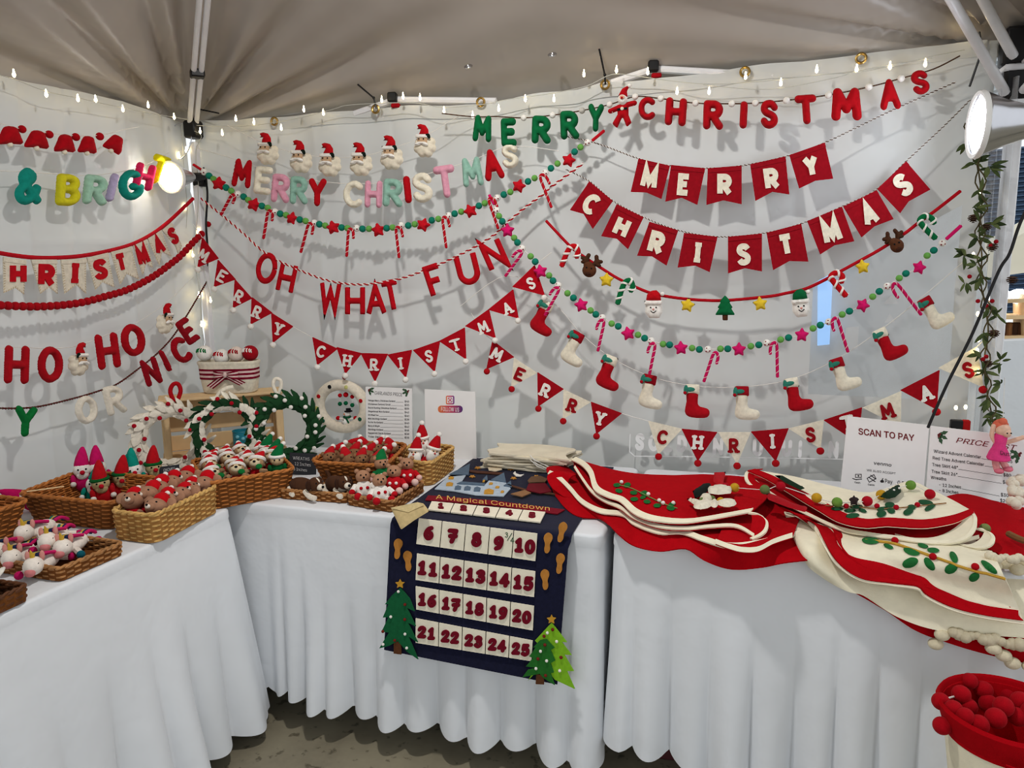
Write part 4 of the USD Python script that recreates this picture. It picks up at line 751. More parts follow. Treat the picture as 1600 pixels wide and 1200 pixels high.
b_pig = basket('wicker_basket', 'honey wicker basket of pink toys at the photo\'s left edge', 'basket', [(.325, -1.16), (.315, -1.45), (.06, -1.45), (.06, -1.16)], .74, .835, .82, M_wick, 13, 40, .0032)
b_uni = basket('rattan_tray', 'brown rattan tray of felt unicorns on the left table', 'tray', [(.706, -1.225), (.698, -1.402), (.44, -1.40), (.455, -1.215)], .74, .772, .98, M_tray, 5, 40, .0036, .005, .01)
b_dark = basket('rattan_tray', 'dark brown rattan tray at the lower left edge of the photo', 'tray', [(.715, -1.50), (.715, -1.72), (.48, -1.72), (.50, -1.505)], .74, .775, .98, M_dark, 5, 40, .0038, .005, .012)
b_sloth = basket('wicker_basket', 'honey wicker basket of felt sloths in front of the crate', 'basket', [(.441, -.657), (.688, -.885), (.855, -.667), (.609, -.437)], .74, .83, .88, M_wick, 13, 42, .0034)
b_bear = basket('wicker_basket', 'honey wicker basket of lying felt bears below the garland price list', 'basket', [(.845, -.575), (1.125, -.56), (1.06, -.25), (.83, -.285)], .74, .83, .80, M_wick, 13, 42, .0034, rnd=.05)
b_santa = basket('rattan_basket', 'pale rattan basket of felt Santas below the follow us sign', 'basket', [(1.082, -.42), (1.241, -.465), (1.232, -.215), (1.06, -.20)], .74, .82, .97, M_rattan, 11, 34, .0036)
b_dog = basket('rattan_tray', 'shallow rattan tray of brown and white felt dogs', 'tray', [(.818, -.70), (1.055, -.69), (1.05, -.605), (.83, -.61)], .74, .768, .98, M_tray, 4, 34, .0036, .005, .01)
b_bear2 = basket('rattan_tray', 'shallow rattan tray of felt bears in jumpers beside the calendar', 'tray', [(1.068, -.705), (1.235, -.735), (1.24, -.515), (1.07, -.50)], .74, .772, .98, M_tray, 4, 34, .0036, .005, .01)

# ================================================================== felt toys. Each is built once facing -y at the origin and copied into its basket
def E_(c, r, sub=2, M=None): return MB().ball(c, r, sub, M)
class Toy:
    def __init__(s, name, label, cat, group): s.name, s.label, s.cat, s.group, s.first, s.parts = name, label, cat, group, None, []
    def add(s, n, mb, m, sub=None): s.parts.append((n, mb, m, sub)); return s
    def put(s, loc, M=None, label=None):
        if s.first is None:
            t = thing(s.name, label or s.label, s.cat, loc, M, s.group); made = {}
            for i, (n, mb, m, sub) in enumerate(s.parts):
                o = obj(n, mb, m, made[sub] if sub is not None else t, local=True); made[n] = made.get(n, o)
            s.first = t; return t
        return copy_of(s.first, loc, M, label or s.label)
def hat_cone(c, r, h, lean=(0, 0), n=14):
    prof = [(r, 0), (r*.98, h*.15), (r*.8, h*.45), (r*.5, h*.78), (r*.22, h*.97), (.0003, h)]
    v, f = lathe(prof, n, None, c); k = (v[:, 2]-c[2])/h; v = v.copy(); v[:, 0] += lean[0]*k**1.5; v[:, 1] += lean[1]*k**1.5; return v, f
eye = F(BLACK)
def two(a, b): m = MB(); m.add(*a.get()); m.add(*b.get()); return m
def bil(b, s, t, up=0): 
    p = [V(*q) for q in b.base]; return (p[0]*(1-s)+p[1]*s)*(1-t)+(p[3]*(1-s)+p[2]*s)*t
def face(p, extra=0): d = CAM[:2]-V(*p[:2]); return math.atan2(d[1], d[0])+pi/2+extra        # turn so that -y looks at the shopper
ORD = ['first', 'second', 'third', 'fourth', 'fifth', 'sixth', 'seventh']
def mouse(hat):
    T_ = Toy('felt_mouse', 'brown felt mouse', 'mouse toy', 'felt mice in the pale rattan basket'); MS = F((168, 124, 98))
    T_.add('body', E_((0, 0, .026), (.027, .022, .03)), F(hat)); T_.add('head', MB().ball((0, -.012, .068), (.026, .030, .023)).ball((0, -.036, .062), (.013, .014, .011)), MS)
    for s in (-1, 1):
        T_.add('ear', E_((s*.028, .0, .082), (.016, .006, .017), 1), MS); T_.add('arm', E_((s*.024, -.018, .032), (.008, .018, .009), 1), MS); T_.add('eye', E_((s*.011, -.035, .075), .0032, 1), eye, 'head')
    T_.add('hat', MB().add(*lathe([(.021, -.004), (.022, .006), (.017, .018), (.008, .025), (.0003, .027)], 14, rotx(.25), (0, .004, .086))), F((196, 14, 26))); T_.add('pom_pom', E_((.004, .012, .113), .007, 1), F(WHITE), 'hat')
    T_.add('muzzle_tip', E_((0, -.048, .060), (.007, .006, .006), 1), F((230, 216, 200)), 'head'); T_.add('nose', E_((0, -.054, .062), .003, 1), eye, 'head'); return T_
M1 = mouse((176, 18, 28))
b = b_mice
for i in range(2):
    for j in range(5):
        p = bil(b, .24+.5*i, .1+.2*j); row = ('left', 'right')[i]
        M1.put((*p, .752+.012*(1-i)), rotz(face(p, -.35+R.uniform(-.25, .25)))@rotx(-.55+R.uniform(-.1, .1))*1.1, f'brown felt mouse in red hat, {ORD[j]} from the front in the {row} file')
def gnome(hatc, headc, brim=None, bodyc=None, kind='gnome'):
    T_ = Toy('felt_gnome', 'felt gnome', 'gnome toy', 'felt gnomes in the honey wicker basket')
    T_.add('body', E_((0, 0, .028), (.026, .022, .032)), F(bodyc or hatc)); T_.add('head', MB().ball((0, -.004, .07), (.026, .024, .025)).ball((0, -.014, .055), (.018, .014, .016)), F(headc))
    T_.add('hat', hat_cone(V(0, 0, .082), .022, .062, (.008, .004)), F(hatc)); T_.add('nose', E_((0, -.031, .066), .0075, 1), F((190, 20, 40)), 'head')
    if brim: T_.add('hat_brim', MB().tube([(.024*cos(a), .022*sin(a), .083) for a in np.arange(20)/20*2*pi], .006, 6, closed=True), F(brim), 'hat')
    for s in (-1, 1): T_.add('eye', E_((s*.011, -.025, .075), .003, 1), eye, 'head'); T_.add('arm', E_((s*.027, -.008, .04), (.009, .012, .018), 1), F(bodyc or hatc)); T_.add('mitten', E_((s*.028, -.018, .028), .009, 1), F(WHITE))
    return T_
GM, GT, GR = gnome((200, 20, 96), WHITE), gnome((16, 142, 124), WHITE), gnome((186, 20, 30), (196, 176, 130), (16, 92, 40))
for tp, x, y, z, tilt, lab in [(GM, 130, 752, .80, 0, 'white felt gnome with magenta hat standing at the left of the pair'), (GM, 158, 748, .80, -.1, 'white felt gnome with magenta hat standing at the right of the pair'), (GT, 182, 755, .785, .35, 'white felt gnome with teal hat leaning behind the elves'), (GT, 213, 752, .79, -.1, 'white felt gnome with teal hat nearest the white wreath'), (GT, 143, 775, .765, .2, 'teal felt gnome low at the front of the wicker basket'), (GR, 163, 773, .775, -.1, 'tan felt elf with red hat and green brim, left of two'), (GR, 190, 765, .775, .05, 'tan felt elf with red hat and green brim, right of two'), (GR, 241, 748, .785, .0, 'tan felt elf in red hat by the dark price card'), (GM, 78, 768, .775, -1.25, 'magenta felt gnome lying on its side at the left of the basket'), (GM, 108, 777, .765, -1.35, 'magenta felt gnome lying at the middle of the basket')]:
    p = A_(x, y, z); tp.put((p[0], p[1], z-.03), rotz(face(p, R.uniform(-.3, .3)))@roty(tilt), lab)
t = Toy('wooden_stick', 'thin wooden stick lying across the felt gnomes', 'stick', None).add('stick', MB().tube([A_(42, 768, .86), A_(100, 760, .86)], .002, 5), M_pine).put((0, 0, 0))
pk = Toy('felt_pig', 'pink felt pig in the basket at the left edge', 'pig toy', None)
pk.add('body', E_((0, 0, .03), (.035, .03, .03)), F((226, 120, 150))).add('head', MB().ball((0, -.03, .05), (.024, .022, .022)).ball((0, -.05, .047), (.011, .008, .009), 1), F((230, 132, 160)))
for s in (-1, 1): pk.add('ear', E_((s*.016, -.026, .072), (.008, .004, .011), 1), F((214, 90, 130)), 'head'); pk.add('eye', E_((s*.009, -.05, .058), .0026, 1), eye, 'head'); pk.add('foot', E_((s*.02, -.02, .01), .012, 1), F((226, 120, 150)))
pk.put((.245, -1.235, .762), rotz(.7)); pk.put((.20, -1.32, .762), rotz(.9), 'pink felt pig behind the nearer pig at the left edge')
def unicorn():
    T_ = Toy('felt_unicorn', 'white felt unicorn', 'unicorn toy', 'felt unicorns in the brown tray'); W = F((244, 234, 222))
    T_.add('body', MB().ball((0, .035, .022), (.026, .05, .021)), W); T_.add('head', MB().ball((0, -.035, .036), (.022, .026, .022)), W)
    T_.add('muzzle', E_((0, -.057, .027), (.0125, .010, .0105), 1), F((214, 130, 130)), 'head'); T_.add('horn', hat_cone(V(0, -.035, .054), .0055, .024, (0, -.008), 8), F((210, 170, 60)), 'head')
    for s in (-1, 1):
        T_.add('ear', E_((s*.016, -.022, .056), (.006, .005, .013), 1), F((220, 150, 140)), 'head'); T_.add('eye', MB().tube([(s*.006, -.055, .046), (s*.012, -.052, .043), (s*.017, -.046, .046)], .0012, 4), eye, 'head')
        T_.add('leg', MB().tube([(s*.016, .0, .016), (s*.034, -.022, .012)], .0085, 7), W); T_.add('hoof', E_((s*.037, -.027, .012), .0105, 1), F((196, 24, 96) if s < 0 else (22, 96, 110)))
        T_.add('leg', MB().tube([(s*.016, .07, .016), (s*.036, .075, .012)], .0085, 7), W); T_.add('hoof', E_((s*.041, .076, .012), .0105, 1), F((22, 96, 110) if s < 0 else (196, 24, 96)))
    for k, c in enumerate([(22, 110, 96), (206, 168, 72), (36, 48, 84), (206, 30, 100)]):
        x = -.012+.008*k; T_.add('mane_lock', MB().tube(spline([(x, -.02, .058), (x*1.3, .005, .052), (x*1.6+.004, .03, .044)], 4), [.005]*9, 6), F(c)); T_.add('tail_lock', MB().tube(spline([(x*.5, .082, .028), (x, .105, .03), (x*1.5, .13, .014)], 4), [.005]*8+[.002], 6), F(c))
    return T_
UN = unicorn()
for i, (x, y, z, a, lab) in enumerate([(27, 872, .766, -.25, 'white felt unicorn at the front left of the tray'), (63, 884, .766, -.3, 'white felt unicorn at the front right corner of the tray'), (8, 862, .768, -.35, 'white felt unicorn at the left edge of the tray'), (82, 846, .79, -.2, 'white felt unicorn lying highest in the middle of the tray'), (108, 856, .775, -.3, 'white felt unicorn at the right of the tray'), (52, 833, .785, -.5, 'white felt unicorn at the back of the tray')]):
    p = A_(x, y, z); UN.put((p[0], p[1], .744+max(0, z-.766)), rotz(face(p, a)-.1), lab)
wt = Toy('felt_bunny', 'cream felt bunny in the dark tray at the lower left edge', 'bunny toy', None)
wt.add('body', E_((0, 0, .028), (.05, .04, .028)), F((236, 228, 200))).add('head', E_((.0, .06, .03), (.03, .028, .026)), F((240, 234, 214)))
for s in (-1, 1): wt.add('ear', E_((s*.016, .085, .052), (.009, .03, .006), 1, rotx(.3)), F((236, 232, 220)), 'head')
wt.add('tail', E_((0, -.045, .03), .014, 1), F(WHITE)); wt.put((.655, -1.60, .746), rotz(.3))
def sloth():
    T_ = Toy('felt_sloth', 'tan felt sloth', 'sloth toy', 'felt sloths in the honey wicker basket'); S = F((170, 136, 100)); L = F((224, 206, 168))
    T_.add('body', E_((0, .012, .026), (.025, .026, .026)), F((184, 18, 30))); T_.add('head', E_((0, -.018, .05), (.024, .022, .021)), S); T_.add('face', E_((0, -.029, .048), (.019, .013, .015), 1), L, 'head')
    T_.add('nose', E_((0, -.042, .046), (.005, .003, .004), 1), eye, 'head'); T_.add('hat', hat_cone(V(0, -.012, .066), .021, .036, (.012, .012)), F((196, 16, 28))); T_.add('hat_band', MB().tube([(.022*cos(a), -.012+.021*sin(a), .066) for a in np.arange(18)/18*2*pi], .0068, 6, closed=True), F(WHITE), 'hat'); T_.add('pom_pom', E_((.013, .003, .102), .0085, 1), F(WHITE), 'hat')
    for s in (-1, 1): T_.add('eye_patch', E_((s*.010, -.038, .053), (.006, .003, .0035), 1), F((96, 66, 44)), 'head'); T_.add('arm', MB().tube(spline([(s*.022, .005, .032), (s*.034, -.018, .022), (s*.022, -.036, .016)], 4), .0075, 7), S)
    T_.add('mitten', E_((.016, -.036, .03), (.011, .006, .010), 1), F((20, 112, 52)))
    for q in ((-.016, -.006, .036), (.018, .03, .042), (0, .034, .047)): T_.add('spot', E_(q, .0042, 1), F(WHITE), 'body')
    return T_
SL = sloth(); b = b_sloth
for j, n in enumerate((4, 4, 4, 3)):
    for i in range(n):
        p = bil(b, .13+.74*(i+.25*(j % 2))/3.3, .1+.255*j); z = .785+.006*((i+j) % 3)
        SL.put((*p, z), rotz(face(p, R.uniform(-.4, .4)))@rotx(-.75+R.uniform(-.1, .1)), f'tan felt sloth, {ORD[i]} from the left in the {("front", "second", "third", "back")[j]} row of its basket')
for k, (s, t_) in enumerate([(.14, .93), (.45, .96), (.72, .93)]):
    p = bil(b, s, t_); T_ = Toy('felt_elf', 'felt elf', 'elf toy', None) if k == 0 else T_
    if k == 0:
        T_.add('body', E_((0, 0, .025), (.022, .02, .026)), F((16, 100, 50))).add('head', E_((0, -.008, .058), (.022, .02, .02)), F((226, 196, 150))).add('hat', hat_cone(V(0, -.004, .07), .021, .04, (.02, .008)), F((14, 104, 56))).add('hat_band', MB().tube([(.022*cos(a), -.004+.021*sin(a), .070) for a in np.arange(18)/18*2*pi], .006, 6, closed=True), F(WHITE), 'hat').add('pom_pom', E_((.024, .006, .108), .008, 1), F(WHITE), 'hat')
        for s2 in (-1, 1): T_.add('eye', E_((s2*.008, -.027, .061), .0028, 1), eye, 'head'); T_.add('arm', E_((s2*.024, -.006, .03), (.008, .011, .014), 1), F((16, 100, 50)))
    T_.put((*p, .79), rotz(face(p)), ('felt elf in green hat at the left back of the sloth basket', 'felt elf in green hat at the middle back of the sloth basket', 'felt elf in green hat at the right back of the sloth basket')[k])
def lying_bear(body, hat):
    T_ = Toy('felt_bear', 'brown felt bear', 'bear toy', 'lying felt bears in the honey wicker basket'); B_ = F((140, 100, 70))
    T_.add('body', E_((0, .02, .026), (.026, .036, .024)), F(body)); T_.add('head', MB().ball((0, -.026, .032), (.025, .024, .023)).ball((0, -.047, .027), (.011, .009, .009), 1), B_)
    T_.add('hat', hat_cone(V(0, -.02, .05), .02, .032, (.016, .012)), F(hat)); T_.add('pom_pom', E_((.018, -.006, .08), .0095, 1), F(WHITE), 'hat'); T_.add('nose', E_((0, -.056, .028), .0035, 1), eye, 'head')
    for s in (-1, 1):
        T_.add('ear', E_((s*.02, -.02, .052), .0085, 1), B_, 'head'); T_.add('eye', E_((s*.009, -.046, .039), .0028, 1), eye, 'head'); T_.add('arm', MB().tube([(s*.022, .004, .028), (s*.036, -.018, .018)], .0085, 7), F(body)); T_.add('paw', E_((s*.038, -.022, .017), .0105, 1), F(WHITE) if body != (140, 100, 70) else B_); T_.add('leg', MB().tube([(s*.014, .048, .02), (s*.022, .076, .016)], .010, 7), B_)
    return T_
LBs = [lying_bear((182, 20, 30), (182, 20, 30)), lying_bear((16, 96, 52), (182, 20, 30)), lying_bear((140, 100, 70), (182, 20, 30))]; b = b_bear
for j in range(3):
    for i in range(4):
        p = bil(b, .10+.27*i, .14+.33*j); k = (0, 2, 0, 2, 1, 0, 1, 0, 2, 0, 2, 0)[j*4+i]
        LBs[k].put((*p, .79), rotz(face(p, R.uniform(-1.2, 1.2)))@rotx(R.uniform(-.6, -.2)), f'{("red jumper", "green jumper", "bare brown")[k]} felt bear, {ORD[i]} from the left in the {("front", "middle", "back")[j]} row of its basket')
def santa():
    T_ = Toy('felt_santa', 'felt Santa', 'Santa toy', None)
    T_.add('body', E_((0, 0, .03), (.027, .024, .032)), F((180, 18, 30))).add('beard', MB().ball((0, -.016, .06), (.024, .014, .026)).ball((0, -.018, .042), (.014, .01, .016), 1), F(WHITE)).add('head', E_((0, 0, .075), (.024, .022, .022)), F(WHITE)).add('face', E_((0, -.019, .077), (.014, .007, .010), 1), F((214, 176, 140)), 'head').add('nose', E_((0, -.028, .074), .004, 1), F((200, 90, 80)), 'head')
    T_.add('hat', hat_cone(V(0, 0, .088), .022, .05, (.006, .004)), F((180, 16, 28))).add('pom_pom', E_((.007, .004, .14), .0095, 1), F(WHITE), 'hat').add('hat_band', MB().tube([(.022*cos(a), .021*sin(a), .089) for a in np.arange(18)/18*2*pi], .0062, 6, closed=True), F(WHITE), 'hat')
    for s in (-1, 1): T_.add('eye', E_((s*.006, -.025, .081), .0024, 1), eye, 'head'); T_.add('arm', MB().tube([(s*.024, 0, .045), (s*.034, -.018, .026)], .009, 7), F((180, 18, 30))); T_.add('mitten', E_((s*.036, -.022, .022), .0105, 1), F(WHITE)); T_.add('leg', MB().tube([(s*.013, -.01, .012), (s*.016, -.034, .010)], .010, 7), F((180, 18, 30)))
    T_.add('trim', MB().tube([(0, -.0265, .012), (0, -.0275, .03), (0, -.026, .045)], .005, 6), F(WHITE), 'body'); return T_
SA = santa()
SA.put((*A_(664, 706, .82)[:2], .785), rotz(face((1.15, -.3), .1))@roty(-.1), 'felt Santa standing tallest at the back of the pale rattan basket')
p = bil(b_santa, .45, .22); SA.put((*p, .755), rotz(face(p, -.3))@rotx(-.2), 'felt Santa at the front left of the pale rattan basket')
p = bil(b_santa, .62, .42); SA.put((*p, .758), rotz(face(p, .3))@roty(.35), 'felt Santa slumped at the right of the pale rattan basket')
def dog():
    T_ = Toy('felt_dog', 'brown and white felt dog', 'dog toy', None); B_, W = F((78, 48, 32)), F((236, 226, 208))
    T_.add('body', MB().ball((0, .05, .03), (.03, .055, .026)), B_); T_.add('head', MB().ball((0, -.018, .046), (.023, .024, .022)), B_); T_.add('muzzle', MB().ball((0, -.038, .04), (.011, .016, .011), 1).ball((0, -.024, .056), (.006, .016, .012), 1), W, 'head'); T_.add('nose', E_((0, -.054, .042), .0045, 1), eye, 'head')
    for s in (-1, 1):
        T_.add('ear', E_((s*.024, -.012, .044), (.006, .011, .018), 1), F((60, 36, 24)), 'head'); T_.add('eye', E_((s*.011, -.036, .053), .0028, 1), eye, 'head')
        T_.add('leg', MB().tube(spline([(s*.02, .01, .022), (s*.026, -.018, .012), (s*.026, -.045, .010)], 4), .009, 7), W); T_.add('leg', MB().tube(spline([(s*.022, .085, .022), (s*.034, .07, .012), (s*.038, .045, .010)], 4), .009, 7), W)
    T_.add('chest', E_((0, .002, .028), (.02, .014, .02), 1), W); T_.add('tail', MB().tube(spline([(0, .1, .036), (.006, .12, .046), (.004, .135, .06)], 4), [.006]*8+[.003], 6), B_); return T_
DG = dog()
DG.put((.925, -.68, .748), rotz(1.25), 'brown and white felt dog lying at the left of the tray'); DG.put((1.02, -.652, .752), rotz(.95)@rotx(-.05), 'brown and white felt dog lying at the right of the tray')
def sitting_bear(jc, dots, hood=None):
    T_ = Toy('felt_bear', 'felt bear in a jumper', 'bear toy', None); B_ = F((172, 128, 98))
    T_.add('body', E_((0, 0, .03), (.028, .026, .032)), F(jc)); T_.add('head', MB().ball((0, .0, .072), (.023, .022, .021)).ball((0, -.02, .067), (.010, .008, .008), 1), B_); T_.add('nose', E_((0, -.029, .069), .0033, 1), eye, 'head')
    for s in (-1, 1):
        T_.add('ear', E_((s*.018, .002, .09), .008, 1), B_, 'head'); T_.add('eye', E_((s*.008, -.02, .077), .0026, 1), eye, 'head'); T_.add('arm', MB().tube([(s*.024, -.004, .045), (s*.036, -.018, .03)], .009, 7), F(jc)); T_.add('paw', E_((s*.038, -.021, .026), .0105, 1), F((226, 180, 170)) if not dots else F((182, 18, 30))); T_.add('leg', MB().tube([(s*.014, -.014, .014), (s*.022, -.042, .012)], .0105, 7), F(jc)); T_.add('foot', E_((s*.023, -.047, .013), .012, 1), F((226, 190, 180)) if not dots else F((182, 18, 30)))
        T_.add('spot', E_((s*.010, -.024, .036), .0055, 1), F((182, 18, 30)) if dots else F(WHITE), 'body')
    if hood: T_.add('hat', hat_cone(V(0, .002, .086), .02, .034, (.01, .006)), F(hood))
    return T_
B1, B2, B3 = sitting_bear((240, 234, 226), True), sitting_bear((188, 18, 30), False), sitting_bear((18, 108, 56), False, (18, 108, 56))
for tp, s, t_, z, lab in [(B1, .2, .22, .75, 'felt bear in white jumper at the front left of the shallow tray'), (B1, .66, .14, .75, 'felt bear in white jumper at the front right of the shallow tray'), (B2, .72, .45, .762, 'felt bear in red jumper with white dots in the middle of the shallow tray'), (B2, .8, .78, .77, 'felt bear in red jumper at the back right of the shallow tray'), (B3, .38, .60, .775, 'felt bear in green hooded suit at the back of the shallow tray')]:
    p = bil(b_bear2, s, t_); tp.put((*p, z), rotz(face(p, R.uniform(-.5, .5)))@rotx(-.25), lab)
# ================================================================== crate, felt basket, wreaths and small things in the corner
from shapely.ops import transform as shp_tf
def leafmesh(b, d, n, L, W, th=.0016, curl=.12):
    """A pointed leaf from b along d, facing n."""
    d = d/np.linalg.norm(d); n = n-d*(n@d); n /= np.linalg.norm(n); s = np.cross(d, n); P = []
    for k, w in ((0, .12), (.25, .8), (.55, 1), (.8, .62), (1, .02)):
        c = b+d*L*k+n*L*curl*(k*(1-k)*2+k*k*.4); P.append([c-s*W*w/2-n*W*.10, c+n*W*.05, c+s*W*w/2-n*W*.10])
    P = np.array(P); m = MB().grid(P).grid(P[:, ::-1]-n*th); return m
ca, cb = V(.10, -.425), V(.445, -.115); cu = (cb-ca)/np.linalg.norm(cb-ca); cv = V(-cu[1], cu[0]); cw, cdp, chh = np.linalg.norm(cb-ca), .135, .245
CMt = np.array([[cu[0], cv[0], 0], [cu[1], cv[1], 0], [0, 0, 1]]); cc = V(*((ca+cb)/2+cv*cdp/2), .74)
t = thing('wooden_crate', 'pale pine crate on its side in the corner under the cream felt basket', 'crate', cc, CMt)
def cb_(n, c, size, lab=None): obj(n, MB().box(c, size, 0, .003), M_pine, t, lab, local=True)
for k in range(3): cb_('top_slat', (0, -cdp/2+.023+k*.0445, chh-.006), (cw, .042, .011))
for k in range(3): cb_('bottom_slat', (0, -cdp/2+.023+k*.0445, .006), (cw, .042, .011))
for k in range(3): cb_('back_slat', (0, cdp/2-.005, .045+k*.078), (cw-.02, .009, .062))
for s in (-1, 1):
    cb_('side_panel', (s*(cw/2-.012), 0, chh/2), (.012, cdp-.004, chh-.024)); cb_('front_stile', (s*(cw/2-.024), -cdp/2+.012, chh/2), (.022, .022, chh-.024)); cb_('back_stile', (s*(cw/2-.024), cdp/2-.018, chh/2), (.02, .02, chh-.024))
# felt basket on the crate
bz = .74+chh; fbp = Plane(V(.20, -.26, 0), V(.30, -1, 0)); o = fbp(348, 604); o = V(o[0]-.01, o[1]+.06, bz); fa = .28
FM = rotz(fa)
def oval(k, z, a=.118, b_=.058, p=3.2, n=48): return np.array([o+FM@V(a*k*np.sign(cos(t_))*abs(cos(t_))**(2/p), b_*k*np.sign(sin(t_))*abs(sin(t_))**(2/p), z) for t_ in np.arange(n)/n*2*pi])
t = thing('felt_basket', 'cream felt basket with a red and white striped ribbon bow standing on the crate', 'basket', o)
mF = F((232, 222, 200)); rows = [oval(.05, .001), oval(.84, .001), oval(.89, .006), oval(.95, .05), oval(1, .112), oval(1.03, .118), oval(1.04, .126), oval(1.0, .130), oval(.95, .126), oval(.93, .05), oval(.85, .02), oval(.05, .02)]
obj('body', MB().grid(np.array(rows).transpose(1, 0, 2), wrapu=True), mF, t)
rb, rw = F((122, 14, 40)), F((228, 196, 190))
for i, z in enumerate((.062, .0705, .079, .0875, .096)):
    k = 1.012+.0*z; P = np.array([np.array([oval(.962+.30*zz, zz)[j] for j in range(49-1)]) for zz in (z-.0042, z+.0042)]).transpose(1, 0, 2); obj('ribbon_stripe', MB().grid(P, wrapu=True), (rb, rw)[i % 2], t)
bp = Plane(o+FM@V(0, -.064, 0), FM@V(0, -1, 0)); bc = o+FM@V(.012, -.066, .080)
for s in (-1, 1):
    for i in range(5):
        a, b2 = -.018+.009*i-.0045+.009, 0; lo, hi = (-.016+.0064*i), (-.016+.0064*(i+1)); m = MB()
        P = [[bc+FM@V(s*(.004+.045*u), -.004-.016*sin(pi*u), (lo if q == 0 else hi)*(.45+.75*u)) for q in (0, 1)] for u in np.linspace(0, 1, 9)]; P2 = [[p+FM@V(0, .004, 0) for p in r_] for r_ in P]
        obj('bow_loop', m.grid(np.array(P)).grid(np.array(P2)[:, ::-1]), (rb, rw)[i % 2], t)
        P = [[bc+FM@V(s*(.004+.062*u)+(lo if q == 0 else hi)*.8*s, -.006, -.004-(.046-.012*(s > 0))*u+(lo if q == 0 else hi)*.35) for q in (0, 1)] for u in np.linspace(0, 1, 6)]
        obj('bow_tail', MB().grid(np.array(P)).grid(np.array([[p+FM@V(0, .002, 0) for p in r_] for r_ in P])[:, ::-1]), (rb, rw)[i % 2], t)
obj('bow_knot', MB().ball(bc+FM@V(0, -.01, 0), (.008, .008, .012), 1), rw, t)
def bauble(px, py, r, base, mark, lab, a=.4):
    c = o+FM@V((px-348)/115*.25, -.01, .132+ (548-py)/115*.25*.62); t = thing('felt_bauble', lab, 'bauble', c); obj('ball', MB().ball(c, r, 3), F(base), t)
    for k in range(6):
        for s in (-1, 1):
            th = -1.0+k*.36; d0 = V(sin(th)*.9, -.72, .30+.1*cos(th)); d1 = d0+V(.10, 0, .30*s+.05); q = []
            for u in (0, .5, 1): d = d0+(d1-d0)*u; d /= np.linalg.norm(d); q.append(c+d*r*1.01)
            obj('leaf_stitch', MB().tube(q, [.0022, .0034, .0012], 5), F(mark), t)
bauble(306, 527, .031, WHITE, (10, 110, 50), 'white felt bauble with green leaf stitching in the felt basket')
bauble(337, 538, .031, WHITE, (170, 14, 28), 'white felt bauble with red leaf stitching, low beside the green one')
bauble(365, 531, .031, (232, 214, 200), (160, 16, 30), 'pale felt bauble with red leaf stitching in the middle right')
bauble(391, 528, .031, (160, 14, 28), WHITE, 'red felt bauble with white leaf stitching at the right of the basket')
# wreaths
def wreath(label, base, cx, cy, Rp, rp, leafcols, berry, nb, loop, tilt=.12, seed=1, L=23, W=11):
    rng = np.random.default_rng(seed); n = V(*(CAM[:2]-V(*base)[:2]), 0); n /= np.linalg.norm(n); n = n+V(0, 0, tilt); n /= np.linalg.norm(n)
    pl = Plane(V(*base), n); c = pl(cx, cy, .025); ex = np.cross(V(0, 0, 1), n); ex /= np.linalg.norm(ex); ey = np.cross(n, ex); m = mpp(pl, cx, cy); Rm, rm = Rp*m, rp*m
    t = thing('leaf_wreath', label, 'wreath', V(*base))
    obj('ring', MB().tube([c+Rm*(cos(a)*ex+sin(a)*ey) for a in np.arange(40)/40*2*pi], rm*.6, 10, closed=True), F(leafcols[0]), t)
    N = 23
    for k in range(N):
        for j, ph in enumerate((-.95, 0.05, 1.0)):
            a = (k+.33*j)/N*2*pi+rng.uniform(-.05, .05); rad = cos(a)*ex+sin(a)*ey; tan = -sin(a)*ex+cos(a)*ey
            nn = n*cos(ph)+rad*sin(ph); p = c+rad*Rm+nn*rm*.62; d = tan+rad*.22*math.copysign(1, ph)*(j != 1)+nn*rng.uniform(.12, .34)+rad*rng.uniform(-.15, .15)
            obj('leaf', leafmesh(p, d, nn, L*m*rng.uniform(.9, 1.2), W*m*rng.uniform(1.15, 1.4), curl=.06), F(leafcols[(k//3 if len(leafcols) > 1 else 0) % len(leafcols)] if len(leafcols) == 1 or j != 1 else leafcols[(k//3+1) % len(leafcols)]), t)
    for k in range(nb):
        a = (k+.2)/nb*2*pi; ph = (.1, .7, -.6)[k % 3]; rad = cos(a)*ex+sin(a)*ey; nn = n*cos(ph)+rad*sin(ph); obj('berry', MB().ball(c+rad*Rm+nn*(rm+.010), m*3.4, 1), F(berry), t)
    lc, pts, lr = loop; obj('hanging_loop', MB().tube(spline([pl(x, y, .02) for x, y in pts], 6), lr*m, 8), F(lc), t)
wreath('white felt leaf wreath with red berries and a red hanging loop', (.213, -.507, .742), 266, 684, 44, 11, [(238, 230, 212)], (170, 14, 34), 17, ((176, 14, 26), [(272, 628), (266, 612), (270, 601), (278, 600), (282, 611), (276, 628)], 3.2), seed=2)
wreath('green and white felt leaf wreath with red berries, the middle of three', (.40, -.425, .742), 354, 672, 42, 10, [(30, 62, 36), (240, 234, 216)], (176, 14, 34), 15, ((236, 228, 208), [(338, 622), (345, 612), (356, 606), (364, 605)], 3.4), seed=5)
wreath('dark green felt leaf wreath with white berries, right of the crate', (.563, -.294, .742), 447, 668, 42, 11, [(32, 70, 40)], WHITE, 25, ((238, 230, 212), [(433, 616), (427, 602), (430, 592), (438, 594), (439, 604), (435, 616)], 2.8), seed=8)
c = A_(380, 706, .74); t = thing('metal_lantern', 'turquoise tin lantern with round holes in front of the crate', 'lantern', c)
M_hole = mat('tin_hole', (120, 190, 205), .3, .05, 30, .05); Mt = mat('turquoise_tin', (36, 132, 152), .4, .05, 30, .1)
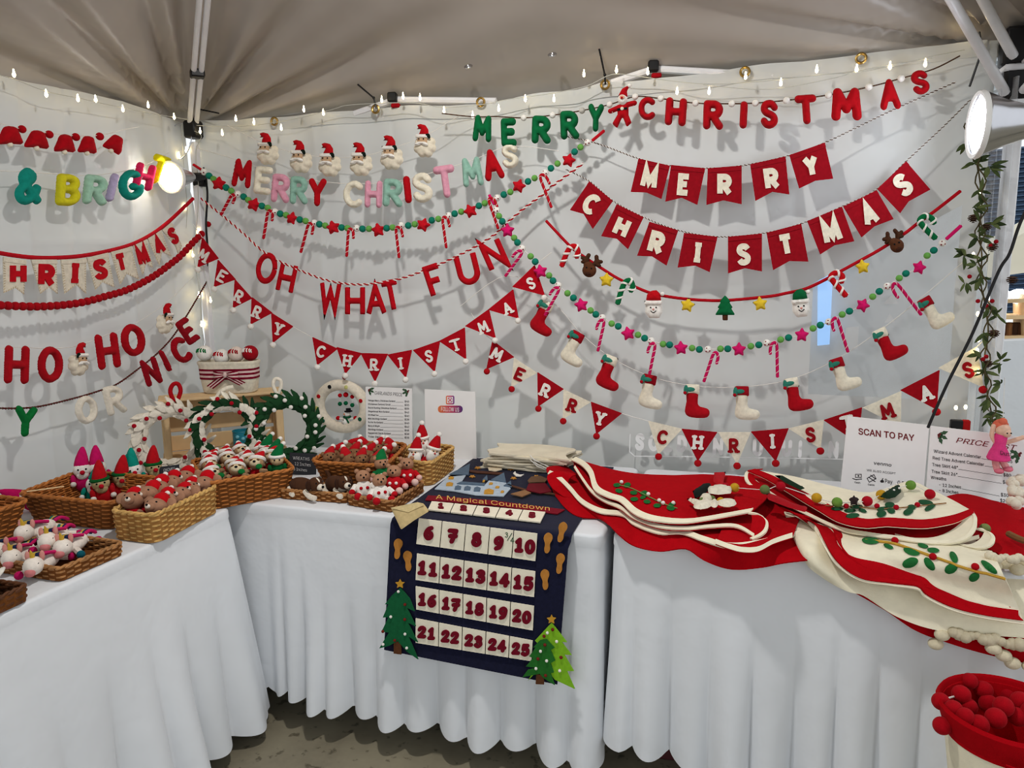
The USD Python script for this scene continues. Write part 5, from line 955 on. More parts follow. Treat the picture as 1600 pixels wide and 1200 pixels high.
obj('body', lathe([(.0004, .001), (.034, .001), (.036, .006), (.036, .086), (.037, .09), (.035, .09), (.034, .01), (.0004, .01)], 28, None, c), Mt, t); obj('rim', MB().tube([c+V(.0362*cos(a), .0362*sin(a), .089) for a in np.arange(28)/28*2*pi], .002, 6, closed=True), Mt, t)
for u, z in ((.1, .062), (.45, .03), (-.35, .035), (.55, .066), (-.5, .07)):
    a = math.atan2(*(CAM[:2]-c[:2])[::-1])+u; q = c+V(.036*cos(a), .036*sin(a), z); obj('pierced_hole', MB().ball(q, (.008, .008, .008), 1), M_hole, t, 'pale round hole')
M_slate = mat('chalkboard', (38, 40, 46), .6, .1, 40, .1); M_chalk = mat('chalk', (190, 190, 190), .9, .1, 100, .1)
# text in the picture's own place: from the px of the baseline's start to its end
def text(s, p0, p1, hpx, pl, d, m, par, th=.0008, bold=False, italic=0.0, name='lettering'):
    t = meshkit.text_mesh(s, 1.0, .05, bold); v = np.array(t.vertices); x0, x1 = v[:, 0].min(), v[:, 0].max(); p0, p1 = V(*p0), V(*p1); e = (p1-p0)
    u = (v[:, 0]+italic*v[:, 1]-x0)/(x1-x0); q = p0+u[:, None]*e+np.c_[np.zeros(len(v)), -v[:, 1]*hpx]
    return obj(name, (np.array([pl(x, y, d+(th if z > .01 else 0)) for (x, y), z in zip(q, v[:, 2])]), np.array(t.faces)), m, par, smooth=False)
def card(name, lab, cat, quad, pl, m, th=.004): 
    g = felt(pxpoly(quad), pl, 0, th); v, f = g.get(); t = thing(name, lab, cat, V(v[:, 0].mean(), v[:, 1].mean(), v[:, 2].min())); obj('board', g, m, t); return t
n = V(.4, -1, .35); pl = Plane(A_(472, 741, .742), n); t = card('chalkboard_sign', 'small black chalkboard price sign left of the bear basket', 'sign', [(453, 707), (495, 709), (494, 743), (452, 741)], pl, M_slate)
text('WREATHS', (458, 718), (484, 720), 5, pl, .004, M_chalk, t); text('12 Inches', (461, 727), (486, 729), 5, pl, .004, M_chalk, t); text('8 Inches', (459, 735), (480, 737), 4.5, pl, .004, M_chalk, t)
pl = Plane(A_(266, 742, .80), V(.5, -1, .5)); t = card('chalkboard_sign', 'small black price card leaning at the back of the gnome basket', 'sign', [(249, 730), (280, 726), (281, 740), (250, 744)], pl, M_slate); text('GNOMES', (256, 738), (274, 735), 5, pl, .004, M_chalk, t)
# ring with a snowman, on the back wall
pl = BW; D = .045; c = pl(543, 632, D); m = mpp(pl, 543, 632)
t = thing('felt_ring', 'cream dotted felt ring with a small snowman inside, hanging on the back wall', 'ornament', c)
K = V(1.18, 1, 1)*m; obj('ring', MB().tube([c+K*V(33*cos(a), 0, 33*sin(a)) for a in np.arange(48)/48*2*pi], 8.3*m, 12, closed=True), F((236, 226, 206)), t)
for a, col in ((112, BLACK), (152, RED), (185, (190, 190, 100)), (222, (20, 84, 60)), (330, (20, 84, 60)), (70, (206, 204, 130)), (20, RED)): a = math.radians(a); obj('dot', MB().ball(c+K*V(33*cos(a), 0, 33*sin(a))+V(0, -8*m, 0), (3.2*m, 1.6*m, 3.2*m), 1), F(col), t)
for x, y in ((540, 615), (549, 614), (559, 617)): obj('hung_ball', MB().ball(pl(x, y, D), m*(4 if x == 549 else 3.2), 1), F(RED), t); obj('hung_ball', MB().ball(pl(x, y+13, D), m*3.3, 1), F((12, 96, 60)), t); obj('thread', MB().tube([pl(x, y-14, D), pl(x, y+13, D)], .0007, 4), M_string, t)
s = obj('snowman', MB().ball(pl(549, 655, D), m*6.5, 2).ball(pl(551, 643, D), m*5, 2), F(WHITE), t, 'small white snowman'); obj('hat', MB().add(*lathe([(m*6, 0), (m*6, m*1.2), (m*3.8, m*1.4), (m*3.6, m*5), (.0002, m*5.4)], 14, None, pl(553, 640, D))), F(BLACK), s); obj('scarf', MB().tube([pl(551, 648, D)+m*V(5*cos(a), 5*sin(a), 0) for a in np.arange(14)/14*2*pi], m*1.3, 6, closed=True).tube([pl(551, 648, D+.012), pl(556, 657, D+.012)], m*1.2, 6), F((12, 84, 50)), s); obj('nose', MB().ball(pl(549, 643, D+.013), m*1.2, 1), F((220, 110, 40)), s)
for x in (537, 564): obj('mitten', MB().ball(pl(x, 650, D), m*3.4, 1), F(RED), s); obj('arm', MB().tube([pl(549, 652, D), pl(x, 650, D)], m*1.6, 6), F(WHITE), s)
for y in (652, 657): obj('button', MB().ball(pl(548, y, D+.014), m*1, 1), F(BLACK), s)
obj('hanging_thread', MB().tube([pl(547, 592, D), pl(546, 545, D)], .0009, 5), F(DRED), t); obj('hanging_ball', MB().ball(pl(547, 587, D), m*3.6, 1), F(DRED), t)

# ================================================================== paper signs
GP = wall(-.085); M_sh = mat('holly_print', (52, 84, 56), .7, .1, 60, 0); M_gr = mat('grey_print', (120, 118, 118), .7, .02, 60, 0); M_rp = mat('maroon_print', (116, 40, 44), .7, .02, 60, 0)
t = card('price_sign', 'white paper garland price list standing behind the bear basket', 'sign', [(572, 604), (644, 607), (645, 708), (573, 707)], GP, M_paper)
text('GARLANDS PRICE', (586, 616), (629, 619), 5.2, GP, .004, M_gr, t, italic=.2)
def holly(par, pl, x, y, s, d, mir=1, rot=0):
    for a in (20, -70, -25+rot*0): 
        aa = math.radians(a); fr = local(pl, x+mir*s*.55*cos(aa), y-s*.55*sin(aa), s, -a*mir if mir > 0 else a); obj('holly_print', felt(shape(fr, [(-.5, 0), (-.25, .2), (-.1, .14), (.1, .22), (.25, .12), (.5, 0), (.25, -.12), (.1, -.2), (-.1, -.12), (-.25, -.2)]), pl, d, .0006), M_sh, par)
    for q in ((0, 0), (s*.14, -s*.1), (s*.02, s*.16)): obj('berry_print', felt(Point(x+q[0], y+q[1]).buffer(s*.12, quad_segs=4), pl, d+.0006, .0005), M_rp, par)
holly(t, GP, 577, 609, 9, .004); holly(t, GP, 638, 611, 9, .004, -1)
for k, (s_, e, pr) in enumerate([('Vintage Merry Christmas Garland', 618, '$45'), ('Christmas Garland Small', 611, '$35'), ('Round Bunting Christmas Garland', 620, '$35'), ('Gingerbread Man Garland', 609, '$42'), ('Oh What Fun', 592, '$40'), ('Mini Stockings Garland', 605, '$28'), ('Ho Ho Ho Garland', 599, '$40'), ('Merry & Bright', 594, '$42'), ('Stockings Garland', 599, '$45'), ('Peppermint Candy Garland', 611, '$38'), ('Tree Garland', 602, '$38')]):
    y = 626.6+5.65*k; sl = .028; text(s_, (576, y), (e, y+(e-576)*sl), 2.6, GP, .004, M_ink, t); obj('price_line', felt(pxpoly([(e+1, y+(e-576)*sl), (631, y+1.4), (631, y+1.8), (e+1, y+.4+(e-576)*sl)]), GP, .004, .0005), M_gr, t); text(pr, (633, y+1.6), (640, y+1.8), 2.8, GP, .004, M_ink, t)
t = card('follow_sign', 'white sign reading FOLLOW US with a camera emblem, standing by the back wall', 'sign', [(664, 608), (743, 612), (745, 720), (666, 716)], GP, M_paper)
def grad(name, stops, x0, x1): return usdkit.material(stage, '/World/Looks/'+name, {'tc': ('texture_coordinate', {}), 'sp': ('separate_xyz', {}), 'mr': ('map_range', {'from_min': x0, 'from_max': x1}), 'r': ('rgb_ramp', {'ramp': [(a, lin(c)) for a, c in stops]}), 'p': ('principled_bsdf', {'roughness': .6})}, [('tc.object', 'sp.vector'), ('sp.x', 'mr.value'), ('mr.result', 'r.fac'), ('r.color', 'p.base_color')], surface='p.BSDF')
M_g1 = grad('orange_to_purple', [(0, (226, 120, 60)), (.5, (196, 50, 84)), (1, (74, 36, 110))], GP(685, 639)[0]-t.loc[0], GP(723, 639)[0]-t.loc[0]); M_g2 = grad('emblem_gradient', [(0, (232, 130, 60)), (.45, (206, 46, 90)), (1, (84, 44, 130))], GP(697, 625)[0]-t.loc[0], GP(711, 625)[0]-t.loc[0])
em = sbox(697.5, 618, 710.5, 631.5).buffer(-2).buffer(2, quad_segs=4); obj('emblem', felt(em, GP, .004, .0006), M_g2, t, 'rounded square camera emblem'); obj('emblem_lines', felt(union_all([em.buffer(-1.8).difference(em.buffer(-3)), Point(704, 624.8).buffer(2.9).difference(Point(704, 624.8).buffer(1.7)), Point(707.3, 621.6).buffer(.7)]), GP, .0046, .0005), M_paper, t)
obj('banner', felt(sbox(685, 633.5, 723.5, 644.5).buffer(-5).buffer(5), GP, .004, .0006), M_g1, t, 'orange to purple pill'); text('FOLLOW US', (690, 641.8), (718, 643.0), 6.4, GP, .0046, M_paper, t)
SP = wall(-.2)
t = card('payment_sign', 'white paper sign reading SCAN TO PAY propped against the back wall', 'sign', [(1324, 650), (1451.5, 664), (1441, 786), (1312, 771)], SP, M_paper)
text('SCAN TO PAY', (1341, 678), (1428, 688.5), 9.5, SP, .004, M_rp, t, bold=True); text('venmo', (1364.5, 725), (1392, 728.5), 5, SP, .004, M_ink, t, italic=.15); text('WE ALSO ACCEPT', (1354, 735.5), (1399, 741), 3.2, SP, .004, M_gr, t)
obj('cash_icon', felt(union_all([sbox(1336, 740, 1346, 746).difference(sbox(1337, 741, 1345, 745)), Point(1341, 743).buffer(1.3), LineString([(1332, 747), (1337, 749), (1346, 748)]).buffer(.6)]), SP, .004, .0005), M_ink, t); obj('card_icon', felt(union_all([affinity.rotate(sbox(1355, 743, 1368, 751).difference(sbox(1356, 744, 1367, 750)), -28), LineString([(1357, 745), (1367, 752)]).buffer(.6), LineString([(1360, 742), (1368, 748)]).buffer(.6)]), SP, .004, .0005), M_ink, t)
text('Cash', (1335, 754), (1344, 755), 2.4, SP, .004, M_ink, t); text('Cards', (1356, 757.5), (1366, 758.5), 2.4, SP, .004, M_ink, t)
obj('fruit_icon', felt(union_all([Point(1377, 751.5).buffer(2), Point(1379, 751.5).buffer(2), LineString([(1378, 749), (1379.2, 747.2)]).buffer(.6)]).difference(Point(1381.4, 751).buffer(1)), SP, .004, .0005), M_ink, t); text('Pay', (1382.5, 753.6), (1394, 755.4), 6, SP, .004, M_ink, t); text('G Pay', (1402, 756.4), (1420, 759), 6, SP, .004, M_ink, t); text('THANK YOU', (1327, 772.5), (1359, 776), 3.6, SP, .004, M_gr, t)
t = card('price_sign', 'white paper PRICE LIST sign with holly corners at the right end of the table', 'sign', [(1454, 665), (1625, 686), (1618, 815), (1445, 786)], SP, M_paper)
text('PRICE LIST', (1493, 691), (1585, 703), 8, SP, .004, M_rp, t, italic=.3); holly(t, SP, 1466, 679, 15, .004); holly(t, SP, 1592, 709, 15, .004, -1)
for s_, p0, p1, pr, q, hh in [('Wizard Advent Calendar', (1458.5, 706.5), (1532, 716), '$85', (1569, 721.5), 4.8), ('Red Tree Advent Calendar', (1457, 717), (1537, 727.5), '$80', (1569, 731.5), 4.8), ('Tree Skirt 48"', (1456, 727.5), (1496, 732.5), '$80', (1567, 743.5), 4.8), ('Tree Skirt 26"', (1455, 738), (1495, 743.5), '$60', (1566, 754.8), 4.8), ('Wreaths', (1454, 747.5), (1478, 750.5), None, None, 4.8), ('- 12 Inches', (1467, 759), (1501, 763), '$30', (1563, 774.6), 4.8), ('- 8 Inches', (1467, 767.5), (1497, 771.5), '$20', (1562, 783.5), 4.8), ('Ornaments', (1452, 775.5), (1486, 780), '$18', (1560, 793), 4.8)]:
    text(s_, p0, p1, hh, SP, .004, M_ink, t)
    if pr: text(pr, q, (q[0]+12, q[1]+1.6), 5, SP, .004, M_ink, t); obj('price_line', felt(pxpoly([(p1[0]+1, p1[1]-.2), (q[0]-2, q[1]-.4), (q[0]-2, q[1]+.1), (p1[0]+1, p1[1]+.3)]), SP, .004, .0005), M_ink, t)

# ================================================================== folded cotton bags
t = thing('folded_bags', 'stack of folded cream cotton bags at the back of the middle table', 'cloth bags', (1.5, -.13, .742)); Mb = mat('unbleached_cotton', (226, 216, 192), .9, .06, 20, .4, 60, bdist=.003)
for k in range(9):
    zb = .7482+.007*k; w = .30+R.uniform(-.02, .02); x0 = 1.335+R.uniform(-.012, .012)+.004*k; P = []
    for u in np.linspace(0, 1, 26):
        row = []
        for v in np.linspace(0, 1, 12):
            x = x0+w*u+.012*sin(9*v+k); y = -.215+.16*v+.008*sin(7*u+k*2)-.002*k; z = zb+.0045+.003*sin(13*u+k)*sin(pi*v)+.0035*sin(5*v+3*u+k); row.append((x, y, z))
        P.append(row)
    P = np.array(P); lo = P.copy(); lo[..., 2] -= .006; e = MB().grid(P).grid(lo[:, ::-1])
    for s_ in ((P[0], lo[0]), (lo[-1], P[-1]), (lo[:, 0], P[:, 0]), (P[:, -1], lo[:, -1])): e.grid(np.array(s_).transpose(1, 0, 2))
    obj('folded_bag', e, Mb, t)
    if k > 4: obj('drawstring', MB().tube(spline([(x0+w*.55, -.222, zb+.004), (x0+w*.62, -.24, zb-.006), (x0+w*.7, -.228, zb-.02), (x0+w*.8, -.235, zb-.03)], 5), .0022, 5), M_string, t)

# ================================================================== advent calendar
t = thing('advent_calendar', 'navy felt advent calendar draped over the table front, with numbered cream pockets and felt trees', 'advent calendar', (1.52, -.79, .745))
MN = mat('felt_navy', (20, 22, 46), .95, .15, 90, .35, 700, .1, spec=.1)
CPn = V(0, -1, .10); CPn /= np.linalg.norm(CPn); CP = Plane((0, -.802, .735), CPn)
pth = [(-.075, .746), (-.35, .746), (-.62, .746), (-.76, .746), (-.785, .742), (-.797, .730)]
zb0, zb1 = CP(605, 1016)[2], CP(881, 1071)[2]; P = []
for u in np.linspace(0, 1, 24):
    zbt = zb0+(zb1-zb0)*u; row = [(1.253+.007*min(-y/.78, 1)+(1.80-1.26)*u, y, z) for y, z in pth]
    for v in np.linspace(0, 1, 24)[1:]: z = .73+(zbt-.73)*v; row.append((1.262-.018*v+(1.795-1.262-.006*v)*u, -.802-(.735-z)*.10*1.0+.003*sin(5*u+4*v)*v*0, z))
    P.append(row)
P = np.array(P); lo = P.copy(); lo[..., 1] += .004*np.linspace(0, 1, P.shape[1])[None, :]**.3; lo[..., 2] -= .003
e = MB().grid(P[:, ::-1]).grid(lo)
for s_ in ((P[0], lo[0]), (lo[-1], P[-1]), (lo[:, -1], P[:, -1])): e.grid(np.array(s_).transpose(1, 0, 2)[:, ::-1])
obj('backing', e, MN, t, 'navy felt backing', smooth=60)
def quadmap(q):
    q = [V(*p) for p in q]      # TL TR BR BL, v up from 0 to 1
    return lambda u, v: (q[3]*(1-u)+q[2]*u)*(1-v)+(q[0]*(1-u)+q[1]*u)*v
MP = mat('felt_pocket', (236, 228, 206), .95, .04, 40, .4, 200, .1, spec=.1); MNUM = F((116, 14, 34)); GO = F((196, 138, 62)); top_pl = flat(.7475)
rows = [([(674, 786), (853, 803), (845, 819), (668, 799)], top_pl, 1), ([(655, 809), (841, 833), (838, 876), (651, 849)], CP, 6), ([(652, 864), (838, 892), (836, 932), (650, 905)], CP, 11), ([(650, 915), (836, 946), (834, 984), (651, 951)], CP, 16), ([(650, 965), (834, 1000), (832, 1032), (650, 1003)], CP, 21)]
for q, pl, n0 in rows:
    f_ = quadmap(q); dlt = .0025
    for k in range(5):
        a, b2 = k/5+.004, (k+1)/5-.004; pk_ = obj('pocket', felt(pxpoly([f_(a, 0), f_(b2, 0), f_(b2, 1), f_(a, 1)]), pl, dlt, .004), MP, t, 'cream pocket numbered %d' % (n0+k))
        s_ = str(n0+k); cx, cy = f_((a+b2)/2, .5); hpx = 8 if n0 == 1 else np.linalg.norm(V(*f_(.5, 1))-V(*f_(.5, 0)))*.56; wx = 1.0 if n0 > 1 else 2.0; gs = []
        adv = hpx*.74*(1 if n0 > 1 else 1)
        for i, ch in enumerate(s_): gs.append(glyph(ch, cx+(i-(len(s_)-1)/2)*adv-(3 if s_ == '9' else 0), cy+(i-(len(s_)-1)/2)*adv*.16+(1 if s_ == '9' else 0), hpx, 4, .285, wx))
        obj('number', felt(union_all(gs), pl, dlt+.004, .004), MNUM, pk_, 'maroon number '+s_)
        if s_ == '9': obj('fraction', felt(union_all([glyph('3', cx+9, cy-12, 8, 0, .12), glyph('/', cx+14, cy-9, 13, 10, .08), glyph('4', cx+18, cy-4, 9, 0, .12)]), pl, dlt+.004, .001), M_sh, pk_, 'stitched fraction 3/4')
fz = lambda x, y: (590+x/5, 700+y/5)         # from the 5x study of this corner
def topf(pts, n, m, d=.001, th=.003, par=t, lab=None): return obj(n, felt(pxpoly([fz(*p) for p in pts]), top_pl, d, th), m, par, lab)
LB, SL_ = F((186, 200, 214)), F((92, 112, 132)); MU = F((204, 150, 60))
ct = topf([(445, 328), (545, 235), (690, 220), (645, 290), (835, 300), (870, 262), (1000, 275), (1040, 325), (985, 385), (770, 376), (600, 345)], 'castle', LB, lab='pale blue felt castle')
for pts in ([(560, 218), (722, 135), (712, 222)], [(885, 262), (988, 205), (1003, 280)], [(618, 292), (655, 276), (842, 290), (832, 306)], [(818, 262), (855, 226), (860, 264)], [(985, 308), (1040, 270), (1048, 318)]): topf(pts, 'castle_roof', SL_, .004, .003, ct)
for x, y, w, h, m_ in [(575, 245, 44, 20, MU), (563, 294, 56, 28, MU), (886, 290, 32, 16, MU), (936, 318, 34, 16, MU), (975, 354, 28, 16, MU), (870, 352, 78, 40, MU), (628, 321, 52, 32, SL_), (702, 326, 54, 32, SL_), (778, 333, 54, 34, SL_), (830, 270, 22, 16, MU)]:
    topf([(x-w/2, y+h/2), (x-w/2+4, y-h/5), (x, y-h/2), (x+w/2, y-h/5), (x+w/2-6, y+h/2)], 'castle_window', m_, .004, .003, ct)
for x, y in [(782, 160), (740, 228), (1040, 170), (1062, 241), (1240, 228)]: topf([(x+26*a, y+12*b2) for a, b2 in star_pts(1, .5)], 'star', GO)
topf([(1058, 205), (1075, 188), (1082, 205), (1110, 216), (1145, 212), (1120, 228), (1080, 226)], 'moon', F(WHITE)); topf([(715, 178), (840, 190), (985, 200), (975, 216), (850, 205), (780, 202), (720, 192)], 'branch', F((88, 54, 40))); ow = topf([(862, 165), (900, 150), (960, 158), (972, 180), (920, 194), (868, 186)], 'owl', F((230, 214, 186)), .004)
topf([(1005, 300), (1020, 297), (1180, 340), (1450, 378), (1448, 386), (1170, 352)], 'broom', F((96, 62, 44)), .004); topf([(1180, 300), (1310, 295), (1360, 360), (1270, 375), (1160, 350)], 'cloak', F((110, 18, 32)), .007); topf([(1172, 275), (1200, 245), (1270, 238), (1330, 262), (1310, 285), (1180, 290)], 'cap', F((112, 84, 62)), .007); topf([(1040, 380), (1150, 350), (1200, 372), (1130, 402)], 'broom_bristles', F((150, 110, 74)), .007)
topf([(395, 378), (900, 418), (1465, 490), (1405, 524), (900, 455), (372, 414)], 'title_ribbon', F((128, 14, 34)), .001, .003)
text('A Magical Countdown', fz(455, 408), fz(1345, 500), 6.6, top_pl, .0042, F((224, 178, 92)), t)
ev = obj('envelope', puff(pxpoly([(613, 795), (655, 786), (664, 788), (673, 800), (650, 814), (629, 829)]), Plane(CP(629, 815, .02), V(-.2, -1, .7)), .008, .005, 3), F((206, 182, 132)), t, 'tan envelope')
obj('flap', felt(pxpoly([(614, 796), (657, 787), (666, 792), (642, 803)]), Plane(CP(629, 815, .02), V(-.2, -1, .7)), .013, .002), F((214, 192, 142)), ev)
for x, y, a in [(622, 857, 4), (638, 876, -6), (878, 831, 12), (856, 848, 4), (875, 880, 6), (852, 905, -4)]:
    fr = local(CP, x, y, 32, a); obj('footprint', felt(shape(fr, spline([(0, .5), (.18, .4), (.22, .2), (.12, -.05), (.14, -.3), (.06, -.48), (-.08, -.48), (-.14, -.3), (-.12, -.05), (-.2, .2), (-.16, .4)], 3, True)), CP, .001, .003), F((190, 128, 58)), t)
def ftree(P_, col, n, d, lab, trunk, star, balls):
    tr = obj(n, felt(pxpoly(P_), CP, d, .004), F(col), t, lab)
    if trunk: obj('trunk', felt(pxpoly(trunk), CP, d-.001, .004), F((92, 56, 34)), tr)
    if star: obj('star', felt(shape(local(CP, *star, 7.5), star_pts(1, .5)), CP, d+.002, .004), F((204, 150, 50)), tr)
    for i, (x, y) in enumerate(balls): obj('bauble', MB().ball(CP(x, y, d+.006), .0045, 1), F(WHITE if i % 2 == 0 else (120, 40, 30)), tr)
g6_ = lambda L: [(590+x*330/1600, 880+y*220/1067) for x, y in L]
ftree(g6_([(185, 178), (255, 260), (292, 355), (235, 330), (300, 468), (240, 440), (315, 590), (245, 545), (318, 718), (235, 660), (165, 580), (100, 615), (25, 635), (70, 560), (100, 515), (42, 510), (95, 400), (52, 402), (95, 300), (68, 303), (120, 235)]), (22, 94, 56), 'felt_tree', .007, 'dark green felt tree', g6_([(133, 585), (188, 585), (190, 682), (133, 675)]), g6_([(183, 148)])[0], g6_([(172, 205), (222, 302), (115, 395), (220, 415), (222, 525), (145, 572), (235, 630), (55, 505), (57, 603)]))
ftree(g6_([(1325, 440), (1440, 588), (1400, 585), (1475, 684), (1420, 680), (1492, 805), (1440, 805), (1500, 940), (1350, 870), (1260, 760), (1145, 880), (1180, 820), (1260, 640), (1200, 575)]), (132, 188, 40), 'felt_tree', .007, 'lime green felt tree', None, g6_([(1325, 415)])[0], g6_([(1295, 515), (1335, 490), (1365, 580), (1398, 700), (1388, 800), (1270, 540)]))
ftree(g6_([(1290, 560), (1350, 625), (1320, 640), (1355, 720), (1320, 740), (1345, 810), (1320, 815), (1352, 905), (1265, 850), (1240, 820), (1110, 845), (1150, 790), (1210, 775), (1135, 765), (1190, 700), (1160, 690), (1210, 620), (1190, 622), (1240, 570)]), (40, 108, 40), 'felt_tree', .012, 'dark green felt tree overlapping the lime one', g6_([(1212, 825), (1270, 828), (1270, 902), (1208, 898)]), None, g6_([(1247, 648), (1280, 600), (1293, 720), (1228, 705), (1213, 778), (1285, 830)]))
# ================================================================== felt tree skirts on the right table
def pt(x, y, k): return at(x, y, **({'Z': k} if k > 0 else {'Y': k}))      # k > 0: that height; k < 0: that distance from the back wall
def loft(curves, nu=60, nv=14, th=.0035, cross=True):
    """A felt sheet through curves (lists of points in the place), th thick."""
    C = [resample(spline(np.array(c), 8) if len(c) > 2 else np.array(c), nu) for c in curves]; P = np.zeros((nu, nv, 3))
    for i in range(nu):
        col = np.array([c[i] for c in C]); P[i] = resample(spline(col, 8) if len(col) > 2 else col, nv)
    du = np.gradient(P, axis=0); dv = np.gradient(P, axis=1); N = np.cross(du, dv); N /= np.maximum(np.linalg.norm(N, axis=2, keepdims=True), 1e-9)
    ref = (CAM-P); s = np.sign((N*ref).sum(2).sum()); N *= s or 1
    wv = .0022*(meshkit.fbm(P*14, 2, 3)-.5)[..., None]*N; T0 = P+N*th/2+wv; B0 = P-N*th/2+wv; m = MB()
    if s > 0: m.grid(T0).grid(B0[:, ::-1])
    else: m.grid(T0[:, ::-1]).grid(B0)
    for a, b2 in ((T0[0], B0[0]), (B0[-1], T0[-1]), (B0[:, 0], T0[:, 0]), (T0[:, -1], B0[:, -1])):
        g_ = np.array([a, b2]); m.grid(g_ if s > 0 else g_[::-1])
    return m
def pts(L, k=None): return [pt(*(p if len(p) == 3 else (*p, k))) for p in L]
def band(edge, inner_off, lift=.004, w=.022, nu=80):
    """A trim strip: along an edge curve, w wide towards inner_off."""
    E3 = resample(spline(np.array(edge), 8), nu); io = np.array(inner_off); d = io-E3 if io.ndim == 2 else np.broadcast_to(io, E3.shape); d = d/np.linalg.norm(d, axis=1)[:, None]
    return E3, E3+d*w
class MeshPlane:
    """Lies on a built sheet: the point where the photo shows it there."""
    def __init__(s, *mbs):
        vs, fs, n = [], [], 0
        for mb in mbs: v, f = mb.get(); vs.append(v); fs.append(f+n); n += len(v)
        v, f = np.vstack(vs), np.vstack(fs); s.a = v[f[:, 0]]; s.e1 = v[f[:, 1]]-s.a; s.e2 = v[f[:, 2]]-s.a; s.last = None
    def __call__(s, px, py, d=0.0):
        r = ray(px, py); r = r/np.linalg.norm(r); h = np.cross(r, s.e2); a = (s.e1*h).sum(1); ok = np.abs(a) > 1e-12; q = CAM-s.a; ia = 1/np.where(ok, a, 1)
        u = ia*(q*h).sum(1); c = np.cross(q, s.e1); v = ia*(c@r); t_ = ia*(s.e2*c).sum(1); hit = ok & (u >= -1e-6) & (v >= -1e-6) & (u+v <= 1+1e-6) & (t_ > .1)
        if not hit.any(): return (s.last if s.last is not None else at(px, py, Z=.79))
        i = np.where(hit)[0][np.argmin(t_[hit])]; n_ = np.cross(s.e1[i], s.e2[i]); n_ /= np.linalg.norm(n_); n_ = n_ if n_@r < 0 else -n_; n_ = n_*.5+V(0, -.2, .8)*.5; s.last = CAM+r*t_[i]+n_*d; return s.last
SR, SC = mat('felt_skirt_red', (172, 6, 18), .95, .06, 60, .4, 500, .0, spec=.06), mat('felt_skirt_cream', (238, 230, 204), .95, .05, 30, .5, 160, .0, spec=.08); SRD = SR
t = thing('tree_skirts', 'pile of folded red felt tree skirts with white scalloped edges, left on the right table', 'tree skirts', pt(1050, 800, .76)); RP = t
# lowest layer, over the table's front edge
l3 = [(856, 742, .79), (872, 750, .785), (890, 768, .775), (908, 788, .768), (937, 803, .766), (972, 808, .765), (990, 822, .764), (1030, 836, .762), (1065, 836, .762), (1100, 848, .76), (1140, 858, .76), (1190, 852, .762), (1250, 838, .765)]
back = [(885, 728, .765), (900, 740, .765), (930, 750, .765), (980, 760, .765), (1020, 765, .765), (1100, 770, .765), (1180, 775, .765), (1270, 780, .765)]
hang = [(866, 772, .75), (884, 795, .748), (905, 808, .747), (940, 812, .746), (965, 834, -.785), (990, 853, -.79), (1030, 862, -.795), (1072, 858, -.80), (1100, 876, -.80), (1140, 889, -.80), (1185, 888, -.80), (1225, 880, -.80), (1275, 874, -.80)]
mid = [(x, y+5, k-.003) for x, y, k in l3]
obj('bottom_layer', loft([pts(back), pts([(x, y-12, k) for x, y, k in l3]), pts([(x, y, k-.004) for x, y, k in l3]), pts(hang)], 90, 22), SRD, t, smooth=60)
e, i_ = band(pts(l3), V(.1, 1, .25), w=.020); obj('white_trim', loft([i_+V(0, 0, .004), e+V(0, -.002, .003)], 90, 4, .004), SC, t, 'white felt edging', smooth=60)
lp = loft([pts([(888, 738, .80), (868, 737, .803), (855, 745, .79), (862, 762, .77), (880, 776, .762)]), pts([(900, 742, .80), (893, 745, .80), (888, 752, .785), (890, 765, .772), (898, 780, .765)])], 30, 6); obj('fold', lp, SRD, t, 'rolled left fold', smooth=60)
# middle layer: the underside half of the top skirt
l2 = [(897, 732, .805), (910, 752, .798), (925, 772, .792), (945, 786, .786), (968, 796, .783), (990, 812, .78), (1030, 826, .778), (1070, 829, .777), (1110, 826, .777), (1150, 826, .776), (1178, 841, .772)]
b2_ = [(905, 724, .785), (940, 740, .782), (980, 750, .78), (1030, 758, .78), (1080, 765, .78), (1130, 772, .78), (1175, 790, .775)]
obj('under_half', loft([pts(b2_), pts([(x, y-16, k) for x, y, k in l2]), pts(l2)], 80, 12), SRD, t, smooth=60)
e, i_ = band(pts(l2), V(.1, 1, .2), w=.013); obj('white_trim', loft([i_+V(0, 0, .004), e+V(0, -.002, .003)], 80, 4, .004), SC, t, smooth=60)
# top
l1 = [(893, 720, .818), (908, 728, .815), (920, 742, .812), (928, 766, .806), (948, 778, .803), (968, 785, .80), (988, 803, .796), (1010, 813, .794), (1040, 818, .793), (1070, 819, .793), (1100, 815, .794), (1135, 809, .797), (1172, 802, .803)]
tops = loft([pts([(902, 718, .812), (930, 727, .806), (965, 736, .803), (1000, 741, .80), (1050, 743, .80), (1110, 742, .80), (1200, 749, .80)]), pts([(898, 719, .818), (935, 738, .810), (970, 752, .806), (1010, 762, .803), (1060, 770, .802), (1120, 772, .803), (1200, 775, .806)]), pts(l1)], 90, 16)
obj('top_half', tops, SR, t, smooth=60)
e, i_ = band(pts(l1), V(.35, 1, .1), w=.026); obj('white_trim', loft([i_+V(0, 0, .0045), e+V(0, -.002, .003)], 90, 5, .004), SC, t, 'white scalloped edging', smooth=60)
re = [(1168, 802, .804), (1186, 805, .803), (1198, 815, .797), (1197, 828, .787), (1188, 837, .778), (1174, 843, .772)]
obj('fold', loft([pts([(x-4-20*math.sin(pi*k/5), y-6, z) for k, (x, y, z) in enumerate(re)]), pts(re)], 40, 6), SRD, t, 'rolled right fold', smooth=60); e, i_ = band(pts(re), V(-.1, .6, 1)*0+V(-.5, .8, .1), w=.007); obj('white_trim', loft([i_, e+V(.003, -.002, 0)], 50, 4, .005), SC, t, smooth=60)
